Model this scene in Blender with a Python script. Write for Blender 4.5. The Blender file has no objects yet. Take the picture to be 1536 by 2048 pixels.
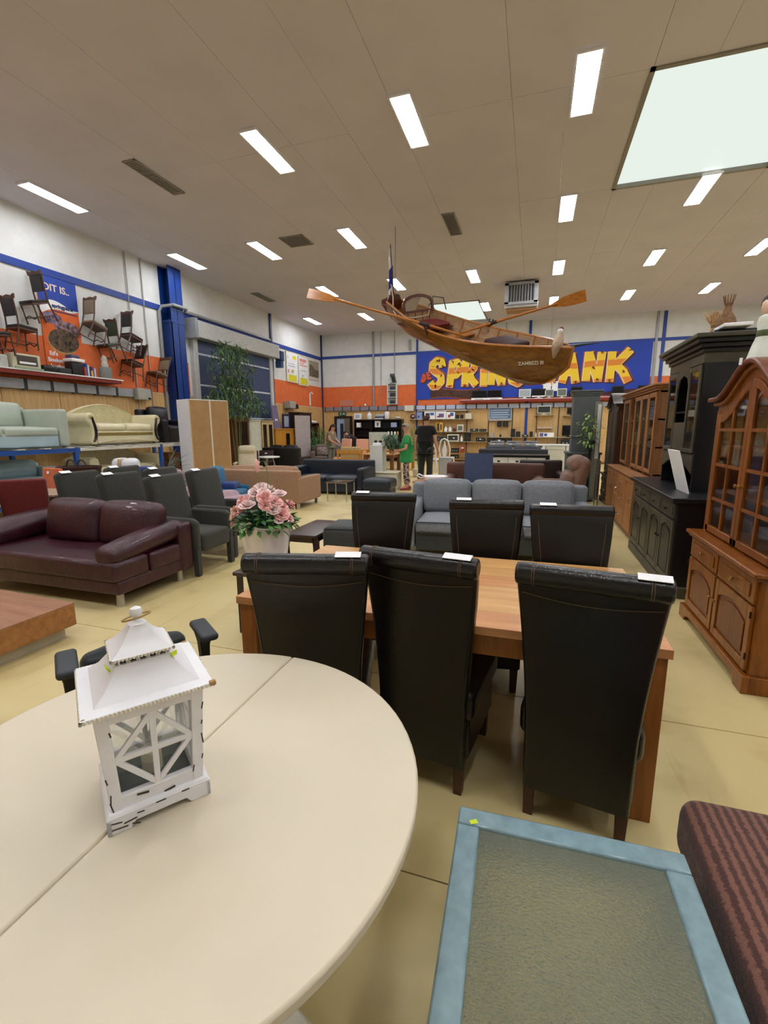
import bpy, bmesh, math, random
from mathutils import Matrix, Vector, Euler
random.seed(7)
C = bpy.context.scene.collection
SC = bpy.context.scene
PI = math.pi
# ---------------------------------------------------------------- camera
F_PX, YAW, PITCH, ROLL, EYE = 919.4, .3136, .1811, -.0051, 1.58
cy, sy, cp, sp = math.cos(YAW), math.sin(YAW), math.cos(PITCH), math.sin(PITCH)
fw = Vector((-sy * cp, cy * cp, -sp)); rt = Vector((cy, sy, 0)); up = rt.cross(fw)
r2 = rt * math.cos(ROLL) + up * math.sin(ROLL); u2 = up * math.cos(ROLL) - rt * math.sin(ROLL)
cam = bpy.data.cameras.new('camera'); cam.sensor_fit = 'VERTICAL'; cam.sensor_height = 36
cam.lens = 36 * F_PX / 2048; cam.clip_start = .05; cam.clip_end = 100
co = bpy.data.objects.new('camera', cam); C.objects.link(co)
co.matrix_world = Matrix(((r2.x, u2.x, -fw.x, 0), (r2.y, u2.y, -fw.y, 0), (r2.z, u2.z, -fw.z, EYE), (0, 0, 0, 1)))
SC.camera = co
# ---------------------------------------------------------------- world, exposure
w = bpy.data.worlds.new('world'); SC.world = w; w.use_nodes = True
w.node_tree.nodes['Background'].inputs[0].default_value = (.75, .85, 1, 1)
w.node_tree.nodes['Background'].inputs[1].default_value = .4
vs = SC.view_settings; vs.view_transform = 'Standard'; vs.look = 'None'; vs.gamma = 1
vs.use_curve_mapping = False; vs.exposure = 0.13
LAMP = 35.0        # radiance of the ceiling panels
SKY = .85          # radiance of the frosted skylight domes
# ---------------------------------------------------------------- materials
MATS = {}
def srgb(h):
    c = [int(h[i:i + 2], 16) / 255 for i in (0, 2, 4)]
    return tuple((x / 12.92 if x < .04045 else ((x + .055) / 1.055) ** 2.4) for x in c) + (1,)
def mat(name, col, rough=.5, kind='plain', metal=0, var=.06, scale=8, bump=.1, col2=None, spec=.5, coat=0):
    if name in MATS: return MATS[name]
    m = bpy.data.materials.new(name); m.use_nodes = True; MATS[name] = m
    nt = m.node_tree; N = nt.nodes; L = nt.links; b = N['Principled BSDF']
    c = srgb(col) if isinstance(col, str) else col
    b.inputs['Base Color'].default_value = c; b.inputs['Roughness'].default_value = rough
    b.inputs['Metallic'].default_value = metal; b.inputs['Specular IOR Level'].default_value = spec
    b.inputs['Coat Weight'].default_value = coat
    if kind == 'glass':
        b.inputs['Transmission Weight'].default_value = 1; b.inputs['IOR'].default_value = 1.3
        b.inputs['Alpha'].default_value = .28
        return m
    if kind == 'emit':
        b.inputs['Base Color'].default_value = (.02, .02, .02, 1); b.inputs['Emission Color'].default_value = c; b.inputs['Emission Strength'].default_value = var
        return m
    tc = N.new('ShaderNodeTexCoord'); mp = N.new('ShaderNodeMapping'); L.new(tc.outputs['Object'], mp.inputs[0])
    nz = N.new('ShaderNodeTexNoise'); nz.inputs['Scale'].default_value = scale; nz.inputs['Detail'].default_value = 4
    L.new(mp.outputs[0], nz.inputs['Vector'])
    cr = N.new('ShaderNodeValToRGB')
    d = srgb(col2) if isinstance(col2, str) else tuple(x * (1 - var * 1.6) for x in c[:3]) + (1,)
    l = c if col2 else tuple(min(1, x * (1 + var)) for x in c[:3]) + (1,)
    cr.color_ramp.elements[0].position = .3; cr.color_ramp.elements[1].position = .7
    cr.color_ramp.elements[0].color = d; cr.color_ramp.elements[1].color = l
    src = nz.outputs['Fac']
    if kind == 'wood':
        mp.inputs['Scale'].default_value = (1, 9, 9) if metal == 0 else (1, 1, 1)
        nz.inputs['Detail'].default_value = 6; nz.inputs['Distortion'].default_value = .6
    if kind == 'woodz':
        mp.inputs['Scale'].default_value = (9, 9, 1); nz.inputs['Distortion'].default_value = .6
    L.new(src, cr.inputs[0]); L.new(cr.outputs[0], b.inputs['Base Color'])
    bp = N.new('ShaderNodeBump'); bp.inputs['Strength'].default_value = bump; bp.inputs['Distance'].default_value = .01
    if kind == 'fabric':
        n2 = N.new('ShaderNodeTexNoise'); n2.inputs['Scale'].default_value = 260; n2.inputs['Detail'].default_value = 2
        L.new(tc.outputs['Object'], n2.inputs['Vector']); L.new(n2.outputs['Fac'], bp.inputs['Height'])
        b.inputs['Sheen Weight'].default_value = .15
    elif kind == 'leather':
        n2 = N.new('ShaderNodeTexVoronoi'); n2.inputs['Scale'].default_value = 130
        n3 = N.new('ShaderNodeTexNoise'); n3.inputs['Scale'].default_value = 9; n3.inputs['Detail'].default_value = 5
        ad = N.new('ShaderNodeMath'); ad.operation = 'MULTIPLY_ADD'; ad.inputs[1].default_value = 4
        L.new(tc.outputs['Object'], n2.inputs['Vector']); L.new(tc.outputs['Object'], n3.inputs['Vector'])
        L.new(n3.outputs['Fac'], ad.inputs[0]); L.new(n2.outputs['Distance'], ad.inputs[2])
        L.new(ad.outputs[0], bp.inputs['Height'])
    else:
        L.new(src, bp.inputs['Height'])
    L.new(bp.outputs[0], b.inputs['Normal'])
    return m
def P(name, col, rough=.5, **k): return mat(name, col, rough, **k)
def wood(name, col, col2, rough=.4, scale=5, kind='wood', bump=.06): return mat(name, col, rough, kind, col2=col2, scale=scale, bump=bump)
# ---------------------------------------------------------------- mesh helpers
class G:
    def __init__(s, M=None): s.v = []; s.f = []; s.M = M
    def add(s, vs, fs):
        n = len(s.v)
        s.v += [tuple(s.M @ Vector(p)) for p in vs] if s.M else [tuple(p) for p in vs]
        s.f += [tuple(i + n for i in f) for f in fs]; return s
    def box(s, c, d, rx=0, ry=0, rz=0, t=(1, 1)):
        x, y, z = (e / 2 for e in d); a, b = t      # t tapers the top in x and y
        R = Euler((rx, ry, rz)).to_matrix(); c = Vector(c)
        vs = [(-x, -y, -z), (x, -y, -z), (x, y, -z), (-x, y, -z), (-x * a, -y * b, z), (x * a, -y * b, z), (x * a, y * b, z), (-x * a, y * b, z)]
        return s.add([c + R @ Vector(p) for p in vs], [(3, 2, 1, 0), (4, 5, 6, 7), (0, 1, 5, 4), (1, 2, 6, 5), (2, 3, 7, 6), (3, 0, 4, 7)])
    def bb(s, x0, x1, y0, y1, z0, z1): return s.box(((x0 + x1) / 2, (y0 + y1) / 2, (z0 + z1) / 2), (x1 - x0, y1 - y0, z1 - z0))
    def rbox(s, c, d, r=.04, n=6, puff=(0, 0, 0), rx=0, ry=0, rz=0):
        R = Euler((rx, ry, rz)).to_matrix(); c = Vector(c); h = [e / 2 for e in d]; r = min(r, min(h) * .99)
        key = {}; vs = []; fs = []
        def pt(p):
            k = tuple(round(a, 5) for a in p)
            if k in key: return key[k]
            q = [p[i] * h[i] for i in range(3)]
            inn = [max(-(h[i] - r), min(h[i] - r, q[i])) for i in range(3)]
            dv = Vector([q[i] - inn[i] for i in range(3)])
            if dv.length > 1e-9:
                out = Vector(inn) + dv.normalized() * r
            else: out = Vector(q)
            for i in range(3):
                if puff[i]:
                    j, k2 = (i + 1) % 3, (i + 2) % 3
                    out[i] += puff[i] * p[i] * (1 - p[j] ** 2) * (1 - p[k2] ** 2)
            key[k] = len(vs); vs.append(c + R @ out); return key[k]
        g = sorted(set([-1 + 2 * i / n for i in range(n + 1)]))
        def grid(i):      # cluster samples near the edges so the rounding shows
            e = min(.9, r / h[i]); return [-1, -1 + e * .3, -1 + e * .65] + [(-1 + e) + (2 - 2 * e) * k / (n - 1) for k in range(n)] + [1 - e * .65, 1 - e * .3, 1]
        gs = [grid(i) for i in range(3)]
        for i in range(3):
            j, k = (i + 1) % 3, (i + 2) % 3
            for sg in (-1, 1):
                for a in range(len(gs[j]) - 1):
                    for b in range(len(gs[k]) - 1):
                        q = []
                        for (u, v) in ((a, b), (a + 1, b), (a + 1, b + 1), (a, b + 1)):
                            p = [0, 0, 0]; p[i] = sg; p[j] = gs[j][u]; p[k] = gs[k][v]; q.append(pt(p))
                        fs.append(tuple(q) if sg > 0 else tuple(q[::-1]))
        return s.add(vs, fs)
    def tube(s, pts, r, n=8, cap=True, sx=1):
        pts = [Vector(p) for p in pts]; m = len(pts); rs = r if isinstance(r, (list, tuple)) else [r] * m
        vs = []; prev = None
        for i, p in enumerate(pts):
            t = (pts[min(i + 1, m - 1)] - pts[max(i - 1, 0)]).normalized()
            if prev is None:
                a = Vector((0, 0, 1)) if abs(t.z) < .9 else Vector((1, 0, 0)); u = t.cross(a).normalized()
            else:
                u = (prev - t * prev.dot(t)).normalized()
            prev = u; v = t.cross(u)
            for k in range(n):
                an = 2 * PI * k / n; vs.append(p + (u * math.cos(an) * sx + v * math.sin(an)) * rs[i])
        fs = [(i * n + k, i * n + (k + 1) % n, (i + 1) * n + (k + 1) % n, (i + 1) * n + k) for i in range(m - 1) for k in range(n)]
        if cap: fs += [tuple(range(n))[::-1], tuple((m - 1) * n + k for k in range(n))]
        return s.add(vs, fs)
    def cyl(s, a, b, r0, r1=None, n=16): return s.tube([a, b], [r0, r0 if r1 is None else r1], n)
    def lathe(s, prof, c=(0, 0, 0), n=20, fl=None, ax='z'):
        vs = []; m = len(prof)
        for i, (r, z) in enumerate(prof):
            for k in range(n):
                a = 2 * PI * k / n; rr, zz = (r, z) if fl is None else fl(r, z, a)
                p = (rr * math.cos(a), rr * math.sin(a), zz)
                if ax == 'x': p = (p[2], p[0], p[1])
                if ax == 'y': p = (p[0], p[2], p[1])
                vs.append((c[0] + p[0], c[1] + p[1], c[2] + p[2]))
        fs = [(i * n + k, i * n + (k + 1) % n, (i + 1) * n + (k + 1) % n, (i + 1) * n + k) for i in range(m - 1) for k in range(n)]
        fs += [tuple(range(n))[::-1], tuple((m - 1) * n + k for k in range(n))]
        return s.add(vs, fs)
    def prism(s, poly, a, b, ax='y'):
        n = len(poly)
        def q(p, d): return {'y': (p[0], d, p[1]), 'x': (d, p[0], p[1]), 'z': (p[0], p[1], d)}[ax]
        vs = [q(p, a) for p in poly] + [q(p, b) for p in poly]
        return s.add(vs, [tuple(range(n)), tuple(range(n, 2 * n))[::-1]] + [(i, (i + 1) % n, n + (i + 1) % n, n + i) for i in range(n)])
    def loft(s, secs, closed=True, cap=True):
        n = len(secs[0]); vs = [p for q in secs for p in q]; m = len(secs); e = n if closed else n - 1
        fs = [(i * n + k, i * n + (k + 1) % n, (i + 1) * n + (k + 1) % n, (i + 1) * n + k) for i in range(m - 1) for k in range(e)]
        if cap and closed: fs += [tuple(range(n))[::-1], tuple((m - 1) * n + k for k in range(n))]
        return s.add(vs, fs)
    def ball(s, c, r, n=12, sc=(1, 1, 1)):
        pr = [(max(1e-4, math.sin(PI * i / (n // 2 + 2))) * r, -math.cos(PI * i / (n // 2 + 2)) * r) for i in range(n // 2 + 3)]
        g = G().lathe(pr, n=n)
        return s.add([(c[0] + v[0] * sc[0], c[1] + v[1] * sc[1], c[2] + v[2] * sc[2]) for v in g.v], g.f)
def finish(me, g, m, ang):
    me.from_pydata(g.v, [], g.f)
    bm = bmesh.new(); bm.from_mesh(me); bmesh.ops.recalc_face_normals(bm, faces=bm.faces); bm.to_mesh(me); bm.free()
    me.materials.append(m)
    for p in me.polygons: p.use_smooth = True
    me.set_sharp_from_angle(angle=math.radians(ang))
def obj(name, g, m, parent=None, bevel=0, ang=38, label=None, kind=None, loc=None, rz=None, sub=0):
    me = bpy.data.meshes.new(name); finish(me, g, m, ang)
    o = bpy.data.objects.new(name, me); C.objects.link(o)
    if parent is not None: o.parent = parent
    if loc is not None: o.location = loc
    if rz is not None: o.rotation_euler = (0, 0, rz)
    if bevel:
        b = o.modifiers.new('bevel', 'BEVEL'); b.width = bevel; b.segments = 2; b.limit_method = 'ANGLE'; b.angle_limit = math.radians(40)
    if sub:
        b = o.modifiers.new('sub', 'SUBSURF'); b.levels = sub; b.render_levels = sub
    if label: o['label'] = label
    if kind: o['kind'] = kind
    return o
def tag(o, label, cat, group=None):
    o['label'] = label; o['category'] = cat
    if group: o['group'] = group
    return o
def thing(name, label, cat, loc=(0, 0, 0), rz=0, group=None):
    o = bpy.data.objects.new(name, None); C.objects.link(o); o.location = loc; o.rotation_euler = (0, 0, rz); o.empty_display_size = .1
    return tag(o, label, cat, group)
def one(name, g, m, label, cat, loc=(0, 0, 0), rz=0, group=None, **k):
    return tag(obj(name, g, m, loc=loc, rz=rz, **k), label, cat, group)
def struct(name, g, m, parent=None, **k): return obj(name, g, m, parent, kind='structure' if parent is None else None, **k)
def dup(root, loc, rz=0, label=None, group=None):
    def cp(o, par):
        c = o.copy(); C.objects.link(c)
        if par: c.parent = par
        for ch in o.children: cp(ch, c)
        return c
    r = cp(root, None); r.location = loc; r.rotation_euler = (0, 0, rz)
    if label: r['label'] = label
    if group: r['group'] = group
    return r
def text_geo(body, size, ext=.004, off=0, space=1, shear=0):
    cu = bpy.data.curves.new('t', 'FONT'); cu.body = body; cu.size = size; cu.extrude = ext; cu.offset = off
    cu.align_x = 'CENTER'; cu.align_y = 'CENTER'; cu.space_character = space; cu.shear = shear; cu.resolution_u = 3
    o = bpy.data.objects.new('t', cu); C.objects.link(o)
    dg = bpy.context.evaluated_depsgraph_get(); me = bpy.data.meshes.new_from_object(o.evaluated_get(dg))
    g = G(); g.v = [tuple(v.co) for v in me.vertices]; g.f = [tuple(p.vertices) for p in me.polygons]
    bpy.data.objects.remove(o); bpy.data.curves.remove(cu); bpy.data.meshes.remove(me)
    return g
def xf(g, M): g.v = [tuple(M @ Vector(p)) for p in g.v]; return g
def T(x, y, z): return Matrix.Translation((x, y, z))
def R(a, ax): return Matrix.Rotation(a, 4, ax)
# ================================================================ room shell
XL, XR, YB, YF, ZC = -10.28, 10.4, 21.71, -5.5, 6.06
WHITE = P('wall_white', 'dcdcda', .75, var=.04, scale=3, bump=.05)
ORANGE = P('wall_orange', 'e0703a', .7, var=.06, scale=4, bump=.04)
BLUE = P('paint_blue', '1f3f93', .5, var=.05)
NAVY = P('column_blue', '0a3680', .4, var=.06)
PLY = wood('plywood', 'd8b47c', 'c59a5f', .55, 2.2, 'woodz', .03)
GREYM = P('grey_metal', '9a9c9e', .45, var=.05, metal=.3)
WPAINT = P('white_paint', 'e8e8e6', .4, var=.03)
BLACK = P('black_plastic', '0c0c0e', .35, var=.05)
CREAM = P('cream_plastic', 'dcd8c4', .45, var=.04)
CHROME = P('chrome', 'c8c8ca', .18, metal=1, var=.02)
PAPER = P('paper_white', 'f4f4f6', .7, var=.02)
def floor_mat():
    m = bpy.data.materials.new('floor_coating'); m.use_nodes = True; nt = m.node_tree; N = nt.nodes; L = nt.links; b = N['Principled BSDF']
    tc = N.new('ShaderNodeTexCoord')
    def noise(s, d, sc=None):
        n = N.new('ShaderNodeTexNoise'); n.inputs['Scale'].default_value = s; n.inputs['Detail'].default_value = d
        if sc:
            mp = N.new('ShaderNodeMapping'); mp.inputs['Scale'].default_value = sc; L.new(tc.outputs['Object'], mp.inputs[0]); L.new(mp.outputs[0], n.inputs['Vector'])
        else: L.new(tc.outputs['Object'], n.inputs['Vector'])
        return n.outputs['Fac']
    def ramp(f, p0, p1, c0, c1):
        r = N.new('ShaderNodeValToRGB'); e = r.color_ramp.elements; e[0].position = p0; e[1].position = p1; e[0].color = srgb(c0); e[1].color = srgb(c1); L.new(f, r.inputs[0]); return r.outputs[0]
    def mul(a, c, f=1):
        x = N.new('ShaderNodeMix'); x.data_type = 'RGBA'; x.blend_type = 'MULTIPLY'; x.inputs[0].default_value = f; L.new(a, x.inputs[6]); L.new(c, x.inputs[7]); return x.outputs[2]
    base = ramp(noise(.7, 4), .35, .7, 'ccb880', 'dac792')
    st = ramp(noise(2.3, 8), .34, .5, 'b8a078', 'ffffff')
    sc = ramp(noise(1.5, 6, (9, .8, 1)), .28, .36, 'a09070', 'ffffff')
    L.new(mul(mul(base, st, .3), sc, .22), b.inputs['Base Color'])
    rr = N.new('ShaderNodeMapRange'); rr.inputs[3].default_value = .3; rr.inputs[4].default_value = .5; L.new(noise(4, 5), rr.inputs[0]); L.new(rr.outputs[0], b.inputs['Roughness'])
    bp = N.new('ShaderNodeBump'); bp.inputs['Strength'].default_value = .06; bp.inputs['Distance'].default_value = .01; L.new(noise(30, 4), bp.inputs['Height']); L.new(bp.outputs[0], b.inputs['Normal'])
    return m
FLOORM = floor_mat()
fl = struct('floor', G().bb(XL - .2, XR + .2, YF - .2, YB + .2, -.12, -.012), P('joint_dark', '4a4030', .8))
for y0, y1 in ((YF, 1.352), (1.358, 2.617), (2.623, YB)):
    obj('floor_slab', G().bb(XL, XR, y0, y1, -.03, 0), FLOORM, fl)
# ceiling: slab with panels, holes for the two roof lights
SKL = [(1.2, 3.66, 7.5, 10.65), (-3.95, -2.15, 17.75, 21.05)]
xs = sorted({round(XL + 1.218 * k, 3) for k in range(18)} - {2.0}) ; xs = [x for x in xs if x < XR - .3] + [XR]
def snap(ls, v):
    i = min(range(1, len(ls) - 1), key=lambda k: abs(ls[k] - v)); ls[i] = v
ys = [YF, -3.6, 0, 3.75, 7.5, 10.65, 14.2, 17.75, 21.05, YB]
for a in SKL: snap(xs, a[0]); snap(xs, a[1])
CEIL = P('ceiling_panel_paint', 'cfcad2', .8, var=.03, scale=1.2, bump=.02)
def in_sky(x, y): return any(a <= x <= b and c <= y <= d for a, b, c, d in SKL)
g = G()
for i in range(len(xs) - 1):
    for j in range(len(ys) - 1):
        if not in_sky((xs[i] + xs[i + 1]) / 2, (ys[j] + ys[j + 1]) / 2): g.bb(xs[i], xs[i + 1], ys[j], ys[j + 1], ZC + .012, ZC + .14)
cei = struct('ceiling', g, P('joint_grey', 'b3a99d', .9))
for i in range(len(xs) - 1):
    for j in range(len(ys) - 1):
        if not in_sky((xs[i] + xs[i + 1]) / 2, (ys[j] + ys[j + 1]) / 2):
            obj('ceiling_panel', G().bb(xs[i] + .002, xs[i + 1] - .002, ys[j] + .002, ys[j + 1] - .002, ZC + random.uniform(0, .003), ZC + .012), CEIL, cei)
SKYM = P('skylight_pane', (.82, .92, .85, 1), kind='emit', var=SKY)
for n, (a, b, c, d) in enumerate(SKL):
    s = struct('window_%d' % (n + 1), G().bb(a + .02, b - .02, c + .02, d - .02, ZC + .05, ZC + .07), SKYM)
    s['label'] = ['large frosted roof light at the upper right of the ceiling', 'smaller frosted roof light behind the hanging boat'][n]
    obj('window_frame', G().bb(a - .03, a + .03, c - .03, d + .03, ZC - .02, ZC + .1).bb(b - .03, b + .03, c - .03, d + .03, ZC - .02, ZC + .1).bb(a - .03, b + .03, c - .03, c + .03, ZC - .02, ZC + .1).bb(a - .03, b + .03, d - .03, d + .03, ZC - .02, ZC + .1), P('rooflight_frame', '8f8a80', .6), s)
    obj('shaft', G().bb(a - .02, b + .02, c - .02, d + .02, ZC + .1, ZC + .14), WPAINT, s)
# walls
wl = struct('wall_left', G().bb(XL - .22, XL, YF, YB + .2, 0, ZC), WHITE)
wb = struct('wall_back', G().bb(XL, XR, YB, YB + .2, 0, ZC), WHITE)
wr = struct('wall_right', G().bb(XR, XR + .2, YF, YB + .2, 0, ZC), WHITE)
wf = struct('wall_front', G().bb(XL - .22, XR + .2, YF - .2, YF, 0, ZC), WHITE)
obj('orange_band', G().bb(XL, XL + .006, YF, 12.2, 2.6, 3.58).bb(XL, XL + .006, 17.0, YB, 2.6, 3.58), ORANGE, wl)
obj('orange_band', G().bb(XL, XR, YB - .006, YB, 2.6, 3.58), ORANGE, wb)
y = YF
while y < YB - .2:
    e = min(y + 1.22, YB)
    if not (y > 11.9 and e < 17.3): obj('wood_panel', G().bb(XL, XL + .02, y + .008, e - .008, .08, 2.58), PLY, wl)
    y += 1.22
x = XL + .03
while x < XR - .2:
    e = min(x + 1.22, XR); obj('wood_panel', G().bb(x + .008, e - .008, YB - .02, YB, .08, 2.58), PLY, wb); x += 1.22
def trim(n, g, m=BLUE): return struct('trim_%d' % n, g, m)
trim(1, G().bb(XL, XL + .03, YF, YB, 4.87, 5.02)); trim(2, G().bb(XL, XR, YB - .03, YB, 4.93, 5.05))
trim(3, G().bb(XL, XL + .07, YB - .07, YB, 0, ZC), P('corner_post', '2a3560', .5))
trim(4, G().bb(-5.42, -5.33, YB - .04, YB, 1.2, ZC)); trim(5, G().bb(-.45, -.34, YB - .04, YB, .9, ZC)); trim(6, G().bb(4.62, 4.74, YB - .04, YB, 0, ZC))
trim(7, G().bb(4.38, 4.47, YB - .06, YB, 0, ZC), GREYM); trim(8, G().bb(XL, XL + .06, 16.98, 17.1, 0, ZC), P('post_dark_blue', '24305c', .5))
struct('baseboard_left', G().bb(XL, XL + .03, YF, YB, 0, .09), P('skirting', '6a5236', .6)); struct('baseboard_back', G().bb(XL, XR, YB - .03, YB, 0, .09), MATS['skirting'])
# H-section column in front of the left wall
g = G().bb(XL, XL + .02, 11.25, 11.75, 0, ZC).bb(XL + .33, XL + .35, 11.25, 11.75, 0, ZC).bb(XL, XL + .35, 11.49, 11.51, 0, ZC).bb(XL - .0, XL + .02, 11.6, 11.75, 0, ZC)
col = struct('wall_column', g.bb(XL, XL + .35, 11.25, 11.27, 0, 4.6), NAVY)
obj('stiffener_plate', G().bb(XL, XL + .36, 11.23, 11.77, 4.56, 4.62).bb(XL, XL + .36, 11.23, 11.77, 0, .03), NAVY, col)
# conduits
def pipe(label, pts, r, m=GREYM, n=8, cat='pipe', name='conduit'):
    return one(name, G().tube(pts, r, n), m, label, cat)
pipe('thin grey conduit on the left wall, left of its twin beside the blue column', [(XL + .03, 10.12, 1.2), (XL + .03, 10.12, ZC)], .014, P('conduit_pale', 'a9a7a3', .5))
pipe('thin grey conduit on the left wall, right of its twin and nearer the blue column', [(XL + .03, 10.62, 1.2), (XL + .03, 10.62, ZC)], .014, P('conduit_pale', 'a9a7a3', .5))
pipe('thick galvanised conduit bending over the blue column and along the blue stripe', [(XL + .06, 11.12, 1.0), (XL + .06, 11.12, 4.85), (XL + .12, 11.16, 4.97), (XL + .4, 11.3, 5.02), (XL + .42, 11.8, 5.02), (XL + .1, 12.1, 5.04), (XL + .06, 16.9, 5.04)], .045)
pipe('grey conduit running down the back wall left of the mural', [(-7.52, YB - .05, 2.6), (-7.52, YB - .05, ZC)], .05)
pipe('thin cable pipe on the back wall beside the thicker conduit', [(-7.15, YB - .03, 3.0), (-7.15, YB - .03, ZC)], .015)
pipe('thin cable pipe on the back wall above the small white shelf unit', [(-6.47, YB - .03, 3.7), (-6.47, YB - .03, ZC)], .018)
pipe('thin cable pipe on the back wall above the far end of the boat', [(-1.4, YB - .03, 5.05), (-1.4, YB - .03, ZC)], .015)
one('wall_speaker', G().rbox((0, 0, 0), (.1, .1, .5), .04, 3), GREYM, 'slim grey sounder fixed high on the back wall left of the mural', 'speaker', (-5.72, YB - .06, 5.35))
# ---------------------------------------------------------------- ceiling lights, vents, heater
LEDM = P('led_diffuser', (.93, .96, 1, 1), kind='emit', var=LAMP)
FRM = P('lamp_frame', 'e4e4ea', .5)
DX, X0 = 2.4, -9.194
rows = {4: 18.69, 3: 14.98, 2: 11.21, 1: 7.52, 0: 3.83, -1: .15}
skip = {(1, 1), (5, 1), (6, 1), (3, 2), (0, 3)}
ordn = ['first', 'second', 'third', 'fourth', 'fifth', 'sixth', 'seventh', 'eighth', 'ninth']
rown = {4: 'the row nearest the back wall', 3: 'the second row from the back', 2: 'the row before the boat', 1: 'the topmost full row', 0: 'the row nearly overhead', -1: 'the row behind the viewer'}
l0 = None
for r, yy in rows.items():
    k = 0
    for c in range(9):
        if (c, r) in skip: continue
        x = X0 + DX * c
        if x > XR - .4: continue
        lab = 'ceiling light, %s from the left in %s' % (ordn[k], rown[r]); k += 1
        if l0 is None:
            l0 = thing('ceiling_light', lab, 'lamp', (x, yy, ZC), 0, 'ceiling light panels')
            obj('frame', G().bb(-.165, .165, -.63, -.6, -.03, 0).bb(-.165, .165, .6, .63, -.03, 0).bb(-.165, -.14, -.6, .6, -.03, 0).bb(.14, .165, -.6, .6, -.03, 0), FRM, l0)
            obj('diffuser', G().bb(-.14, .14, -.6, .6, -.022, -.004), LEDM, l0)
        else: dup(l0, (x, yy, ZC), 0, lab)
DARKG = P('vent_grey', '9d9892', .6)
def vent(x, y, sx, sy, n, lab, m=DARKG):
    t = thing('ceiling_vent', lab, 'vent', (x, y, ZC))
    obj('frame', G().bb(-sx, sx, -sy, -sy + .02, -.02, 0).bb(-sx, sx, sy - .02, sy, -.02, 0).bb(-sx, -sx + .02, -sy, sy, -.02, 0).bb(sx - .02, sx, -sy, sy, -.02, 0).bb(-sx, sx, -sy, sy, -.004, 0), m, t)
    g = G()
    for k in range(n): g.box((0, -sy + .04 + (2 * sy - .08) * (k + .5) / n, -.012), (2 * sx - .04, .03, .006), rx=.5)
    obj('slats', g, P('vent_slat', 'aaa5a0', .5), t, kind='stuff')
vent(-6.78, 7.57, .13, .6, 26, 'long dark ceiling grille at the upper left, nearest the viewer')
vent(-2.0, 11.23, .14, .58, 26, 'long dark ceiling grille right of the centre, above the boat')
vent(-9.2, 14.93, .15, .57, 26, 'long dark ceiling grille high above the roller door')
vent(-5.75, 10.93, .31, .31, 14, 'square brownish ceiling grille between the two rows of lights', P('vent_brown', '9c9086', .6))
t = thing('unit_heater', 'grey hanging heater with louvred front below the ceiling near the back wall', 'heater', (-.62, 16.2, 5.38))
obj('housing', G().bb(-.5, .5, -.3, .5, -.1, .62), P('heater_case', 'c6c8cc', .4, metal=.4), t, bevel=.03)
obj('louvre_frame', G().bb(-.5, -.38, -.36, -.29, .0, .62).bb(.38, .5, -.36, -.29, .0, .62).bb(-.5, .5, -.36, -.29, .55, .63).bb(-.5, .5, -.36, -.29, -.02, .06), P('heater_frame', 'a9abb0', .4, metal=.4), t)
g = G()
for k in range(9): g.box((-.34 + k * .085, -.32, .3), (.02, .07, .5), rz=.5)
obj('louvres', g, P('heater_louvre', '2c2d30', .5), t, kind='stuff')
obj('bracket', G().bb(-.44, .44, -.22, .3, -.16, -.1), P('heater_wood', 'a57a52', .6), t)
for s in (-.4, .4): obj('hanging_rod', G().cyl((s, .1, .62), (s, .1, .68), .012, n=6), GREYM, t)
# ---------------------------------------------------------------- roller door in the left wall
t = struct('door_1', G().bb(XL, XL + .06, 12.45, 16.75, 0, 4.35), P('door_core', '30363f', .6)); t['label'] = 'dark blue roller door in the left wall'
DB = P('door_slate_blue', '38486b', .45, var=.08, scale=1)
zz = [.0, .95, 1.95, 2.95, 3.9, 4.35]
for a, b in zip(zz[:-1], zz[1:]):
    obj('door_section', G().bb(XL + .06, XL + .1, 12.5, 16.7, a + .03, b - .03), DB, t)
    obj('seam_strip', G().bb(XL + .06, XL + .105, 12.5, 16.7, b - .028, b + .028), P('seam_light', 'cfd4dc', .4), t)
for a in (12.3, 16.68): obj('guide_rail', G().bb(XL, XL + .16, a, a + .2, 0, 4.4), P('guide_grey', 'c9cac8', .4), t, bevel=.01)
obj('door_housing', G().bb(XL, XL + .42, 12.2, 17.0, 4.32, 4.82), P('housing_grey', 'b9b8b3', .45), t, bevel=.02)
obj('housing_end', G().bb(XL, XL + .46, 12.1, 12.22, 4.28, 4.86), P('housing_end', '8b8e93', .45), t, bevel=.01)
obj('drive_motor', G().rbox((XL + .3, 17.2, 4.45), (.3, .25, .4), .05, 3).bb(XL + .15, XL + .4, 17.1, 17.3, 4.0, 4.25), P('motor_blue', '2d4a73', .4), t)
# ================================================================ foreground
# ---- round cream table
TOPM = P('table_top_cream', 'dacdb4', .42, var=.03, scale=1.5, bump=.02)
TPAINT = P('table_white_paint', 'e4dccb', .4, var=.03)
t = thing('round_table', 'round cream extending table with a centre seam, in the left foreground', 'table', (-.81, .79, 0))
def half(sgn):
    n = 40; r = .605; a = [(sgn * math.cos(-PI / 2 + PI * k / n) * r + sgn * .0015, math.sin(-PI / 2 + PI * k / n) * r) for k in range(n + 1)]
    return G().prism(a, .722, .75, 'z')
for s in (1, -1): obj('table_leaf', half(s), TOPM, t, bevel=.006, ang=50)
obj('apron', G().lathe([(.40, .66), (.42, .66), (.42, .722), (.40, .722)], n=40), TPAINT, t)
obj('pedestal', G().lathe([(.05, .1), (.09, .1), (.1, .16), (.07, .22), (.055, .34), (.08, .42), (.1, .5), (.07, .56), (.06, .62), (.12, .66), (.2, .69), (.2, .722), (.05, .722)], n=28), TPAINT, t)
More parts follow.
